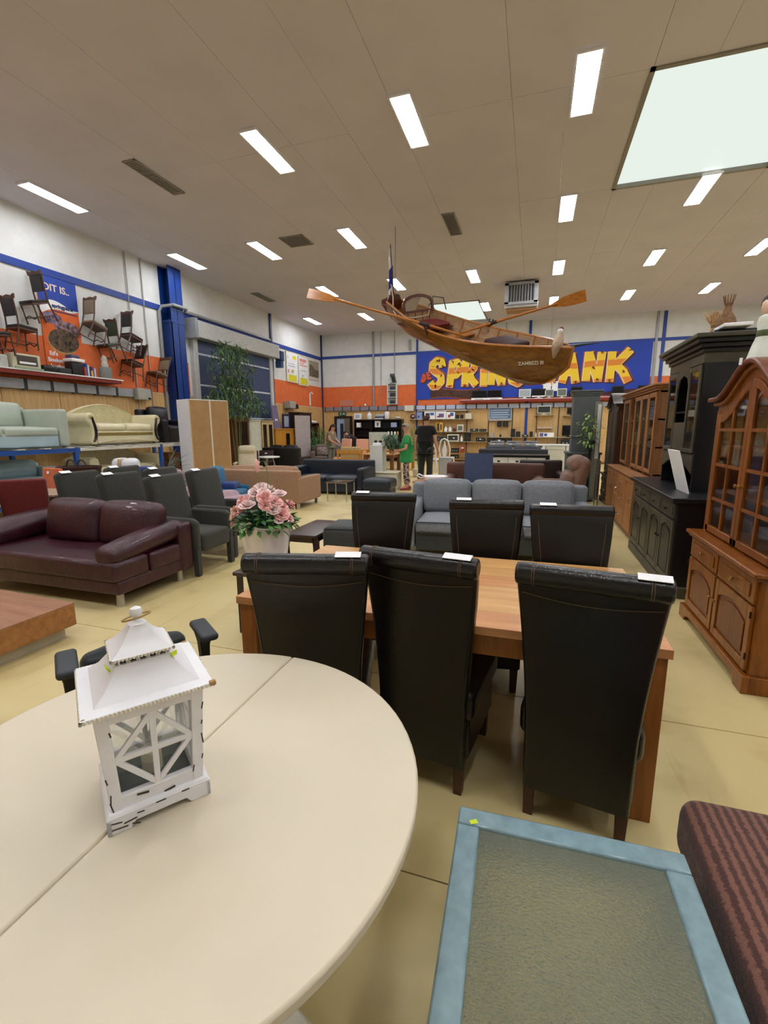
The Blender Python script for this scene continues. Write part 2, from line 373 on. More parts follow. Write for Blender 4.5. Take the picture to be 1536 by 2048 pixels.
for k in range(4):
    a = k * PI / 2 - .05
    obj('leg', G(R(a, 'Z')).loft([[(x, s * w, z + dz) for s, dz in ((-1, -h), (1, -h), (1, h), (-1, h))] for x, z, w, h in ((.05, .2, .035, .06), (.16, .19, .035, .05), (.28, .12, .035, .035), (.38, .055, .035, .03), (.47, .032, .04, .03))]), TPAINT, t, bevel=.008)
# ---- white lantern
LW = mat('lantern_white', 'e9e7e9', .5, var=.03, scale=20)
LCH = P('lantern_chip_dark', '40362e', .8); RUST = P('lantern_rust', 'b08a5a', .8, var=.3, scale=30); LROOF = P('lantern_tin_white', 'eceaec', .35, var=.03)
t = thing('lantern', 'white chipped lantern with a pagoda tin roof standing on the round cream table', 'lantern', (-.815, .74, .75), math.radians(53))
def sq(h, z): return [(-h, -h, z), (h, -h, z), (h, h, z), (-h, h, z)]
g = G()
for s in (-1, 1):
    pf = [(-.103, 0), (-.06, 0), (-.05, .014), (.05, .014), (.06, 0), (.103, 0), (.103, .034), (-.103, .034)]
    g.prism(pf, s * .103, s * .093, 'y'); g.prism(pf, s * .103, s * .093, 'x')
g.loft([sq(.1, .03), sq(.104, .036), sq(.098, .044)])
obj('plinth', g, LW, t, bevel=.002)
ca = G()
for (x, z, l, a) in ((-.08, .012, .03, .1), (-.06, .02, .025, -.1), (-.085, .026, .02, .2), (-.05, .008, .016, .4), (0, .036, .02, 0), (-.04, .03, .014, .1), (.05, .037, .016, 0)):
    ca.box((x, -.1042, z), (l, .001, .0025), ry=a)
CHIPS = ((-.086, .07, .022), (-.087, .11, .012), (.087, .2, .014), (.087, .13, .022), (.086, .165, .008), (-.086, .05, .03), (.087, .09, .01), (-.068, .2, .01), (.069, .07, .014), (.02, .046, .004), (-.03, .06, .004))
obj('paint_chips', ca, LCH, t, kind='stuff')
g = G()
for sx in (-1, 1):
    for sy_ in (-1, 1): g.box((sx * .078, sy_ * .078, .145), (.022, .022, .205))
for s in (-1, 1):
    g.box((0, s * .08, .055), (.14, .016, .026)); g.box((0, s * .08, .233), (.14, .016, .03))
    g.box((s * .08, 0, .055), (.016, .14, .026)); g.box((s * .08, 0, .233), (.016, .14, .03))
def flare(g):
    def q(p): z = .044 + (p[2] - .044) * 1.163; k = 1.03 + .15 * (z - .044) / .236; return (p[0] * k, p[1] * k, z)
    g.v = [q(p) for p in g.v]; return g
cb = G()
for s_, (x, z, l) in enumerate(CHIPS): cb.box((x, -.0893, z), (.0024 if l > .005 else .022, .001, l), ry=.15 * (-1) ** s_)
obj('paint_chips', flare(cb), LCH, t, kind='stuff')
obj('body_frame', flare(g), LW, t, bevel=.002)
def lattice(ax):
    g = G(); z0, z1, zc = .068, .218, .143; hw = .067
    def bar(a, b, w=.011, d=.008):
        (xa, za), (xb, zb) = a, b; l = math.hypot(xb - xa, zb - za); an = math.atan2(zb - za, xb - xa)
        g.box(((xa + xb) / 2, 0, (za + zb) / 2), (l, d, w), ry=-an)
    bar((0, z0), (0, z1)); bar((-hw, zc), (hw, zc), d=.0078)
    for p, q in (((0, z1), (hw, zc)), ((hw, zc), (0, z0)), ((0, z0), (-hw, zc)), ((-hw, zc), (0, z1))): bar(p, q, .010, .0074)
    return xf(g, R(ax, 'Z') @ T(0, -.083, 0))
GLS = P('clear_glass', (.75, .8, .76, 1), .03, kind='glass')
for k in range(4):
    obj('lattice', flare(lattice(k * PI / 2)), LW, t, bevel=.001)
    obj('pane', flare(xf(G().bb(-.067, .067, -.001, .001, .066, .22), R(k * PI / 2, 'Z') @ T(0, -.074, 0))), GLS, t)
obj('floor_plate', G().box((0, 0, .046), (.17, .17, .004)), P('lantern_inside', '5a6058', .6), t)
obj('candle', G().lathe([(.001, .048), (.022, .048), (.022, .1), (.001, .1)], n=14), P('candle_wax', 'e8e0c8', .5), t)
rf = obj('roof', G().loft([sq(.121, .279), sq(.123, .283), sq(.1, .288), (sq(.078, .306)), sq(.06, .33), sq(.053, .345)]), LROOF, t, ang=20)
def beadline(h, z, n, r=.0032):
    g = G()
    for k in range(n):
        u = -h + 2 * h * k / (n - 1)
        for c in ((u, -h, z), (u, h, z), (-h, u, z), (h, u, z)): g.box(c, (r * 1.5, r * 1.5, r * 2), rz=.78)
    return g
obj('bead_trim', beadline(.123, .279, 34), P('bead_cream', 'e6dfd0', .5), t, kind='stuff')
for c, q in (((.121, -.121, .282), (.014, .012, .01)), ((.113, .118, .283), (.012, .01, .007)), ((-.118, -.117, .281), (.009, .007, .007))): obj('rusty_corner', G().rbox(c, q, .003, 3), RUST, t)
g = G()
for k in range(4):
    h = .051
    for i in range(5):
        u = -.038 + .019 * i
        xf(g2 := G().tube([(u + .008 * math.cos(a), 0, .349 + .008 * math.sin(a)) for a in [PI * 2 * j / 10 for j in range(11)]], .0024, 5, False), R(k * PI / 2, 'Z') @ T(0, -h, 0)); g.add(g2.v, g2.f)
    g2 = xf(G().bb(-h, h, -.0015, .0015, .332, .342), R(k * PI / 2, 'Z') @ T(0, -h, 0)); g.add(g2.v, g2.f)
obj('fretwork', g, P('fret_cream', 'd8d2c6', .5), t, kind='stuff')
obj('vent_core', G().loft([sq(.044, .32), sq(.044, .357)]), P('lantern_dark', '3a352f', .8), t)
obj('upper_roof', G().loft([sq(.059, .357), sq(.06, .36), sq(.045, .37), sq(.03, .387), sq(.018, .406), sq(.015, .41)]), LROOF, t, ang=20)
obj('bead_trim', beadline(.06, .358, 18, .0026), MATS['bead_cream'], t, kind='stuff')
obj('finial', G().lathe([(.017, .407), (.019, .41), (.012, .416), (.008, .421), (.0075, .424), (.0125, .43), (.0135, .437), (.0105, .444), (.003, .448), (.0005, .448)], n=16), LROOF, t)
rg = obj('ring_handle', G().tube([(.028 * math.cos(a), .028 * math.sin(a), .424 + .008 * math.cos(a + 1)) for a in [2 * PI * k / 24 for k in range(25)]], .0022, 6, False), RUST, t)
ST = P('sticker_yellow', 'd9ea28', .6, var=.02)
obj('price_sticker', G().box((-.066, -.03, .334), (.002, .013, .016), ry=-.5, rx=.3), ST, t); obj('price_sticker', G().box((.06, -.057, .343), (.014, .002, .01), rz=.6), ST, t)
# ---- glass coffee table
TURQ = mat('table_turquoise', '84a0a8', .3, var=.12, scale=22, bump=.2, coat=.4)
t = thing('coffee_table', 'turquoise painted coffee table with a frosted glass inset, right foreground', 'table', (.155, .735, 0), math.radians(2))
W2, D2, fr = .295, .48, .062
obj('top_frame', G().bb(-W2, W2, D2 - fr, D2, .425, .47).bb(-W2, W2, -D2, -D2 + fr, .425, .47).bb(-W2, -W2 + fr, -D2 + fr, D2 - fr, .425, .47).bb(W2 - fr, W2, -D2 + fr, D2 - fr, .425, .47), TURQ, t, bevel=.006)
obj('apron', G().bb(-W2 + .02, W2 - .02, D2 - .05, D2 - .03, .35, .43).bb(-W2 + .02, W2 - .02, -D2 + .03, -D2 + .05, .35, .43).bb(-W2 + .02, -W2 + .04, -D2 + .05, D2 - .05, .35, .43).bb(W2 - .04, W2 - .02, -D2 + .05, D2 - .05, .35, .43), TURQ, t)
fg = bpy.data.materials.new('frosted_glass'); fg.use_nodes = True; N = fg.node_tree.nodes; L = fg.node_tree.links; b = N['Principled BSDF']
b.inputs['Base Color'].default_value = (.74, .77, .62, 1); b.inputs['Transmission Weight'].default_value = .85; b.inputs['Roughness'].default_value = .16; b.inputs['IOR'].default_value = 1.25
tc = N.new('ShaderNodeTexCoord'); nz = N.new('ShaderNodeTexNoise'); nz.inputs['Scale'].default_value = 90; nz.inputs['Detail'].default_value = 3
mp = N.new('ShaderNodeMapping'); mp.inputs['Rotation'].default_value = (0, 0, .7); mp.inputs['Scale'].default_value = (1, 2.6, 1)
L.new(tc.outputs['Object'], mp.inputs[0]); L.new(mp.outputs[0], nz.inputs['Vector']); bp = N.new('ShaderNodeBump'); bp.inputs['Strength'].default_value = .8; bp.inputs['Distance'].default_value = .01
L.new(nz.outputs['Fac'], bp.inputs['Height']); L.new(bp.outputs[0], b.inputs['Normal'])
obj('glass_inset', G().bb(-W2 + fr - .004, W2 - fr + .004, -D2 + fr - .004, D2 - fr + .004, .455, .462), fg, t, label='frosted ripple glass inset')
for sx in (-1, 1):
    for sy_ in (-1, 1): obj('leg', G().bb(sx * (W2 - .035) - .03, sx * (W2 - .035) + .03, sy_ * (D2 - .035) - .03, sy_ * (D2 - .035) + .03, 0, .43), TURQ, t, bevel=.004)
obj('lower_shelf', G().bb(-W2 + .05, W2 - .05, -.02, .03, .12, .15), TURQ, t)
obj('price_sticker', G().box((-W2 + .045, D2 - .05, .4706), (.022, .014, .001), rz=.5), ST, t)
# ---- brown ribbed bench seat
bm_ = mat('brown_rib_fabric', '6b3f34', .9, kind='fabric', var=.1, scale=60, bump=.3)
N = bm_.node_tree.nodes; L = bm_.node_tree.links; tc = N.new('ShaderNodeTexCoord'); wv = N.new('ShaderNodeTexWave'); wv.inputs['Scale'].default_value = 12; wv.inputs['Distortion'].default_value = 2.0; wv.inputs['Detail Scale'].default_value = 9
wv.bands_direction = 'X'; L.new(tc.outputs['Object'], wv.inputs['Vector']); cr = N.new('ShaderNodeValToRGB'); cr.color_ramp.elements[0].color = srgb('4a2a24'); cr.color_ramp.elements[1].color = srgb('7d5344'); cr.color_ramp.elements[0].position = .25; cr.color_ramp.elements[1].position = .8
L.new(wv.outputs['Fac'], cr.inputs[0]); L.new(cr.outputs[0], N['Principled BSDF'].inputs['Base Color'])
t = thing('footstool', 'brown ribbed fabric bench seat cut off by the right edge of the picture', 'bench', (.93, .9, 0))
obj('seat', G().rbox((0, 0, .37), (.9, 1.16, .19), .055, 8, (0, 0, .012)), bm_, t)
obj('base', G().rbox((0, 0, .19), (.84, 1.08, .2), .03, 4), bm_, t)
for sx in (-1, 1):
    for sy_ in (-1, 1): obj('leg', G().cyl((sx * .36, sy_ * .46, 0), (sx * .36, sy_ * .46, .1), .02, .026), P('dark_wood_leg', '3a2318', .45), t)
# ---- black office chair behind the table
OCH = P('office_black', '15171c', .5, kind='fabric', var=.08); PADM = P('armpad_charcoal', '2b3036', .5)
t = thing('office_chair', 'black office chair with adjustable armrests behind the round cream table', 'chair', (-1.54, 1.40, 0), math.radians(54))
obj('seat', G().rbox((0, -.04, .4), (.46, .42, .08), .04, 6, (0, 0, .01)), OCH, t)
obj('backrest', G().rbox((0, .17, .5), (.43, .08, .24), .036, 6, (0, .015, .03), rx=-.12), OCH, t)
for s in (-1, 1):
    a = obj('armrest', G().rbox((s * .255, -.02, .69), (.075, .22, .034), .016, 5), PADM, t)
    obj('armrest_post', G().loft([[(s * .255 + x, y, z) for x, y in ((-w, -d), (w, -d), (w, d), (-w, d))] for w, d, z in ((.028, .06, .675), (.02, .035, .62), (.016, .03, .52))]), BLACK, a, bevel=.004)
    obj('armrest_tube', G().tube([(s * .255, 0, .54), (s * .255, 0, .4), (s * .2, 0, .39), (s * .05, 0, .39)], .014), GREYM, a)
obj('gas_column', G().cyl((0, 0, .09), (0, 0, .42), .026), BLACK, t)
for k in range(5):
    a = 2 * PI * k / 5
    l = obj('base_arm', G().tube([(0, 0, .1), (.28 * math.cos(a), .28 * math.sin(a), .065)], [.03, .018]), BLACK, t)
    obj('caster', G().cyl((.28 * math.cos(a) - .02, .28 * math.sin(a), .03), (.28 * math.cos(a) + .02, .28 * math.sin(a), .03), .03), BLACK, l)
# ---- dining table
OAK = wood('table_oak', 'd8a768', 'c08d54', .35, 2.2, bump=.04); OAKL = wood('table_oak_leg', 'a8682c', '86501f', .4, 3, 'woodz', .04)
t = thing('dining_table', 'large light wooden dining table between two rows of dark leather chairs', 'table', (-.42, 2.37, 0))
w2, d2 = .955, .53
for k in range(6):
    a = -d2 + 2 * d2 * k / 6; o = obj('plank', G().bb(-w2, w2, a + .0008, a + 2 * d2 / 6 - .0008, .722, .76), OAK if k % 3 else wood('table_oak_red', 'd09560', 'b67a4a', .35, 2.2, bump=.04), t, bevel=.002)
obj('apron', G().bb(-w2 + .06, w2 - .06, -d2 + .03, -d2 + .055, .62, .722).bb(-w2 + .06, w2 - .06, d2 - .055, d2 - .03, .62, .722).bb(-w2 + .03, -w2 + .055, -d2 + .06, d2 - .06, .62, .722).bb(w2 - .055, w2 - .03, -d2 + .06, d2 - .06, .62, .722), OAKL, t, bevel=.003)
for sx in (-1, 1):
    for sy_ in (-1, 1): obj('leg', G().box((sx * (w2 - .055), sy_ * (d2 - .055), .361), (.085, .085, .722)), OAKL, t, bevel=.003)
# ---- dark leather dining chairs with rolled backs
LEA = mat('leather_espresso', '110d0c', .3, kind='leather', var=.15, scale=5, bump=.08, spec=.5); LEGW = wood('chair_leg_wood', '4a2416', '331509', .4, 4, 'woodz')
STI = P('stitch_tan', '6a543e', .7)
def ring(w, y, z, th, r=.018):
    o = []
    for cx, cy_, a0 in ((w - r, -th / 2 + r, -PI / 2), (w - r, th / 2 - r, 0), (-w + r, th / 2 - r, PI / 2), (-w + r, -th / 2 + r, PI)):
        for k in range(4): a = a0 + PI / 2 * k / 3; o.append((cx + r * math.cos(a), y + cy_ + r * math.sin(a), z))
    return o
def leather_chair():
    t = thing('dining_chair', 'x', 'chair', group='dark leather dining chairs')
    prof = [(.0, .14, .195, .07), (.0, .3, .197, .07), (-.002, .46, .2, .075), (-.008, .62, .21, .075), (-.02, .78, .224, .07), (-.036, .9, .236, .065), (-.058, .99, .244, .06), (-.08, 1.04, .248, .055)]
    obj('backrest', G().loft([ring(w, y, z, th) for y, z, w, th in prof]), LEA, t)
    g = G().tube([(-.25, -.085, 1.055), (.25, -.085, 1.055)], .042, 20)
    xs_ = G()
    obj('rolled_top', g, LEA, t, bevel=.012)
    s = G()
    for sx in (-1, 1):
        s.tube([(sx * .19 + .0, -.085 + .0432 * math.cos(a), 1.055 + .0432 * math.sin(a)) for a in [PI * 1.25 - PI * .95 * k / 10 for k in range(11)]], .0014, 4, False)
        s.tube([(sx * .182, -.085 + .0432 * math.cos(a), 1.055 + .0432 * math.sin(a)) for a in [PI * 1.25 - PI * .95 * k / 10 for k in range(11)]], .0014, 4, False)
        s.tube([(sx * (w - .045), y + th / 2 + .001, z) for y, z, w, th in prof[3:7]], .0016, 4, False)
    s.tube([(-.226 + .452 * k / 16, -.0905, .985 - .022 * math.sin(PI * k / 16)) for k in range(17)], .0014, 4, False)
    obj('stitching', s, STI, t, kind='stuff')
    obj('seat', G().rbox((0, .25, .41), (.45, .5, .14), .035, 6, (0, 0, .012)), LEA, t)
    obj('skirt', G().bb(-.205, .205, .02, .47, .15, .36), LEA, t, bevel=.015)
    for sx in (-1, 1):
        for y in (.0, .44): obj('leg', G().box((sx * .17, y, .075), (.036, .036, .15), t=(1.25, 1.25)), LEGW, t, bevel=.002)
    return t
def tag_price(t, x, w=.06, s=1): obj('price_tag', G().box((x, -.085 - s * .012, 1.0985), (w, .04, .002), rx=s * .28), PAPER, t)
c1 = leather_chair(); c1.location = (-.853, 1.642, 0); c1.rotation_euler = (0, 0, math.radians(15))
c1['label'] = 'dark leather high-back chair at the near side of the table, leftmost of the three'
chs = [dup(c1, (-.41, 1.805, 0), math.radians(-8), 'dark leather high-back chair at the near side of the table, middle of the three'),
       dup(c1, (.22, 1.745, 0), math.radians(-8), 'dark leather high-back chair at the near side of the table, rightmost of the three'),
       dup(c1, (-1.06, 3.22, 0), PI + math.radians(9), 'dark leather high-back chair facing us across the table, leftmost of the three'),
       dup(c1, (-.28, 3.08, 0), PI + math.radians(8), 'dark leather high-back chair facing us across the table, middle of the three'),
       dup(c1, (.25, 3.0, 0), PI + math.radians(5), 'dark leather high-back chair facing us across the table, rightmost of the three')]
tag_price(c1, .17, w=.1); tag_price(chs[0], .17, w=.11)
tag_price(chs[1], .19, w=.1)
for c, x in ((chs[2], .16), (chs[3], .15), (chs[4], .14)): tag_price(c, x, .1, -1)
# ================================================================ sofas and right-hand row
def sofa(name, label, loc, rz, w, d, m, sh=.42, bh=.82, ah=.62, aw=.2, n=3, m2=None, bt=.22, leg=.1, lm=None, cush=True, r=.05, cat='sofa', puff=.03, arms=(1, 1), lean=.12):
    t = thing(name, label, cat, loc, rz); m2 = m2 or m
    iw = w - aw * sum(arms); x0 = -w / 2 + aw * arms[0]; bx = (x0 + x0 + iw) / 2
    obj('base', G().rbox((bx, -.0, (leg + sh - .14) / 2 + .02), (iw - .02, d - .06, sh - .14 - leg + .04), .03, 4), m2, t)
    obj('backrest', G().rbox((0, d / 2 - bt * .4, (leg + bh - .04) / 2), (w - .02 if not cush else w - .04, bt * .8, bh - .04 - leg), min(r, .06), 6, rx=-.04), m, t)
    for k in range(n):
        cw = iw / n; cx = x0 + cw * (k + .5)
        obj('seat_cushion', G().rbox((cx, -d / 2 + (d - bt) / 2 + .01, sh - .075), (cw - .012, d - bt, .16), r, 6, (0, .012, puff)), m, t)
        if cush: obj('back_cushion', G().rbox((cx, d / 2 - bt - .05, sh + (bh - sh) / 2 + .01), (cw - .012, .2, bh - sh + .02), .07, 6, (0, puff * 1.3, .02), rx=-lean), m, t)
    for i, s in enumerate((-1, 1)):
        if arms[i]: obj('armrest', G().rbox((s * (w / 2 - aw / 2), 0, (ah + leg) / 2), (aw - .01, d, ah - leg), r, 6, (0, 0, .01)), m, t)
    lm = lm or P('dark_wood_leg', '3a2318', .45)
    for sx in (-1, 1):
        for s2 in (-1, 1): obj('leg', G().box((sx * (w / 2 - .08), s2 * (d / 2 - .1), leg / 2 + .01), (.05, .05, leg + .02)), lm, t)
    return t
GREYF = mat('fabric_grey', '7d8086', .9, kind='fabric', var=.08, scale=30, bump=.2); CHAR = mat('fabric_charcoal', '3a3d3d', .9, kind='fabric', var=.08, scale=30, bump=.2)
gs = sofa('sofa', 'grey fabric three-seat sofa with charcoal base facing the far side of the dining table', (-.42, 5.86, 0), math.radians(4), 2.3, 1.0, GREYF, .46, .88, .64, .2, 3, CHAR)
PIPG = P('piping_dark', '1e2020', .8)
obj('piping', G().tube([(-.93, -.495, .455), (-.3, -.5, .46), (.3, -.5, .46), (.93, -.495, .455)], .007, 5).tube([(-.93, -.5, .33), (.93, -.5, .33)], .007, 5), PIPG, gs)
t = thing('pouf', 'charcoal fabric pouf with dark piping beside the left end of the grey sofa', 'pouf', (-1.8, 4.5, 0), .1)
obj('cushion_block', G().rbox((0, 0, .34), (.56, .5, .46), .06, 6, (0, 0, .015)), CHAR, t)
obj('piping', G().tube([(-.25, -.235, .55), (.25, -.235, .55), (.25, .235, .55), (-.25, .235, .55), (-.25, -.235, .55)], .008, 5), PIPG, t)
for sx in (-1, 1):
    for s2 in (-1, 1): obj('leg', G().cyl((sx * .22, s2 * .22, 0), (sx * .22, s2 * .22, .1), .022), MATS['dark_wood_leg'], t)
DKW = wood('wood_dark_red', '38201c', '24120f', .3, 4)
t = thing('side_table', 'low dark wooden side table with curved cabriole legs left of the charcoal pouf', 'table', (-2.26, 4.52, 0), .0)
obj('tabletop', G().rbox((0, 0, .485), (.38, .8, .03), .012, 4), DKW, t); obj('apron', G().bb(-.16, .16, -.36, -.34, .41, .47).bb(-.16, .16, .34, .36, .41, .47).bb(-.16, -.14, -.34, .34, .41, .47).bb(.14, .16, -.34, .34, .41, .47), DKW, t)
for sx in (-1, 1):
    for s2 in (-1, 1): obj('leg', G().tube([(sx * .15, s2 * .34, .46), (sx * .175, s2 * .36, .38), (sx * .16, s2 * .35, .24), (sx * .145, s2 * .335, .1), (sx * .17, s2 * .365, .02), (sx * .18, s2 * .375, 0)], [.03, .036, .024, .016, .02, .024], 8), DKW, t)
obj('price_sticker', G().box((-.17, -.36, .5008), (.02, .012, .001)), ST, t)
# ---- planter with pink roses
t = thing('flower_pot', 'white swirled ceramic pot filled with pink silk roses behind the left dining chair', 'plant', (-1.98, 3.02, .5))
def swirl(r, z, a): q = .006 * math.sin(6 * a + z * 9); return r + q * (1 if r > .05 else 0), z + (.016 * math.sin(3 * a + 1) if z > .36 else 0)
POTM = P('ceramic_white', 'f6f2f8', .2, var=.02, coat=.4)
obj('pot', G().lathe([(.09, 0), (.125, .005), (.14, .08), (.155, .16), (.172, .26), (.182, .34), (.186, .37), (.178, .372), (.17, .34), (.15, .25), (.01, .22)], n=48, fl=swirl), POTM, t)
obj('soil', G().lathe([(.001, .24), (.15, .25), (.16, .3), (.001, .32)], n=16), P('moss', '2c3a1c', .9), t)
LEAFM = [P('leaf_mid', '5f9148', .5, var=.2, scale=20), P('leaf_dark', '2f6238', .5, var=.2), P('leaf_pale', '8fae86', .5, var=.15)]
def leafg(L=.08, wd=.035, n=5, curl=.3):
    vs = []; 
    for i in range(n):
        u = i / (n - 1); q = wd * math.sin(PI * min(.98, u * .95 + .04)) * .5; z = -curl * L * u * u
        vs += [(L * u, -q, z + q * .25), (L * u, 0, z), (L * u, q, z + q * .25)]
    fs = []
    for i in range(n - 1):
        a = i * 3; fs += [(a, a + 3, a + 4, a + 1), (a + 1, a + 4, a + 5, a + 2)]
    return vs, fs
random.seed(3)
gl = [G(), G(), G()]
for k in range(330):
    a = random.uniform(0, 2 * PI); r = random.uniform(.03, .2); z = .33 + random.uniform(0, .17) * (1 - r / .3)
    M = T(r * math.cos(a), r * math.sin(a), z) @ R(a + random.uniform(-.8, .8), 'Z') @ R(random.uniform(-.9, .5), 'Y') @ R(random.uniform(-.6, .6), 'X')
    v, f = leafg(random.uniform(.05, .085), random.uniform(.026, .045)); g = gl[0 if random.random() < .5 else 1 if random.random() < .75 else 2]; g.M = M; g.add(v, f)
for k in range(3): obj('leaves', gl[k], LEAFM[k], t, kind='stuff')
ROSE = [P('rose_pink', 'f8bdb9', .55, var=.12, scale=25), P('rose_pale', 'f8dcd9', .55, var=.1, scale=25), P('rose_peach', 'efc6b4', .55, var=.12, scale=25)]
def rose(s):
    g = G()
    for lay, (n, r, tilt, hh) in enumerate(((3, .012, 1.35, .05), (4, .022, 1.1, .055), (5, .034, .8, .06), (6, .045, .45, .062))):
        for k in range(n):
            a = 2 * PI * k / n + lay * .6; vs = []; fs = []
            for i in range(4):
                for j in range(5):
                    u = i / 3; q = (j - 2) / 2; rr = (r * .35 + hh * u * math.cos(tilt)) ; zz = hh * u * math.sin(tilt) - (.012 * u ** 3 if lay > 1 else 0)
                    an = a + q * (.75 if lay < 2 else .6) * (1 - .15 * u * abs(q)); vs.append((rr * math.cos(an) * s, rr * math.sin(an) * s, (zz - .008 * q * q) * s))
            for i in range(3):
                for j in range(4): fs.append((i * 5 + j, (i + 1) * 5 + j, (i + 1) * 5 + j + 1, i * 5 + j + 1))
            g.add(vs, fs)
    return g
random.seed(17)
RS = [(.12, -.06, .54, 0, .85), (.07, -.1, .575, 0, .85), (.15, -.02, .49, 0, .8), (.175, -.07, .455, 0, .8), (.11, .02, .585, 1, .75), (.13, -.1, .5, 1, .75), (-.11, -.08, .53, 0, .9), (-.06, -.12, .515, 1, .85), (-.15, -.03, .53, 0, .8), (-.09, -.13, .48, 0, .8), (-.03, .02, .63, 1, .8), (0, .06, .61, 1, .8), (-.05, -.02, .6, 1, .8), (.03, -.05, .61, 1, .7), (-.2, -.06, .46, 2, .7), (-.19, .05, .47, 2, .7), (-.21, -.07, .41, 2, .6), (-.19, -.1, .36, 2, .55), (.16, .07, .5, 0, .7), (-.02, -.18, .37, 2, .5), (.17, -.1, .41, 1, .5), (.2, -.03, .42, 0, .65), (-.16, -.13, .43, 2, .6), (.09, -.13, .53, 0, .7)]
for k, (x, y_, z, c, s) in enumerate(RS):
    g = rose(s); d = Vector((x + random.uniform(-.1, .1), y_ - .05 + random.uniform(-.1, .1), .2)).normalized()
    xf(g, T(x, y_, z) @ d.to_track_quat('Z', 'Y').to_matrix().to_4x4()); o = obj('rose', g, ROSE[c], t)
    obj('stem', G().tube([(x * .3, y_ * .3, .34), (x * .8, y_ * .8, (z + .36) / 2), (x, y_, z)], .003, 5), LEAFM[1], o)
t.scale = (1.08, 1.08, 1.0); t.location.x += .04
obj('spray', G().tube([(.02, 0, .5), (.03, .01, .62), (.02, .02, .78), (.0, .02, .84)], .003, 5).ball((.0, .02, .86), .005), LEAFM[0], t)
obj('bud', G().ball((-.06, .02, .8), .026, 10, (.7, .7, 2.0)), ROSE[0], t); obj('stem', G().tube([(-.02, 0, .5), (-.05, .02, .75)], .003, 5), LEAFM[0], t)
t = thing('pedestal', 'small wooden stand under the white pot of roses', 'stand', (-1.98, 3.02, 0))
obj('top', G().rbox((0, 0, .485), (.34, .34, .03), .01, 3), DKW, t)
for sx in (-1, 1):
    for s2 in (-1, 1): obj('leg', G().box((sx * .13, s2 * .13, .235), (.035, .035, .47)), DKW, t)
# ---- honey display cabinet (front faces -x)
HON = wood('wood_honey', '99581c', '6e3a0c', .3, 3, 'woodz', .05); HOND = wood('wood_honey_dark', '7c3d14', '5a290b', .35, 3, 'woodz', .05)
INT = P('cabinet_inside', '4a3320', .6); CGL = mat('cabinet_glass', (.85, .88, .88, 1), .02, kind='glass'); BRASS = P('brass', 'b78a4c', .3, metal=.9)
def ogee(u, w, h): return h * .5 * (1 + math.cos(PI * min(1, abs(u) / (w * .82))))
def arch_strip(w, z0, z1, h, y0, y1, n=28, x0=None, x1=None, h0=None):
    a = -w if x0 is None else x0; b = w if x1 is None else x1
    ps = [a + (b - a) * k / n for k in range(n + 1)]; hh = h if h0 is None else h0
    return G().prism([(p, z0 + ogee(p, w, hh)) for p in ps] + [(p, z1 + ogee(p, w, h)) for p in ps[::-1]], y0, y1, 'y')
def panel_door(x0, x1, z0, z1, y, m, arch=True, md=None):
    g = G(); f = .055
    g.bb(x0, x0 + f, y, y + .022, z0, z1).bb(x1 - f, x1, y, y + .022, z0, z1).bb(x0 + f, x1 - f, y, y + .022, z0, z0 + f)
    n = 10; rise = .05 if arch else 0
    ps = [x0 + f + (x1 - x0 - 2 * f) * k / n for k in range(n + 1)]
    g.prism([(p, z1 - f - rise + rise * math.sin(PI * k / n)) for k, p in enumerate(ps)] + [(x1 - f, z1), (x0 + f, z1)], y, y + .022, 'y')
    pn = G().bb(x0 + f, x1 - f, y + .012, y + .018, z0 + f, z1 - f + .0)
    pn.prism([(x0 + f + .03, z0 + f + .03), (x1 - f - .03, z0 + f + .03)] + [(p2, z1 - f - rise - .03 + rise * math.sin(PI * k / n)) for k, p2 in list(enumerate([x0 + f + .03 + (x1 - x0 - 2 * f - .06) * k / n for k in range(n + 1)]))[::-1]], y + .004, y + .013, 'y')
    return g, pn
def knob(x, y, z, r=.014): return G().lathe([(.004, 0), (.006, .008), (r, .014), (r * .9, .024), (.002, .028)], (0, 0, 0), 10, ax='y') if False else xf(G().lathe([(.004, 0), (.006, .008), (r, .014), (r * .9, .024), (.002, .028)], n=10), T(x, y, z) @ R(PI / 2, 'X'))
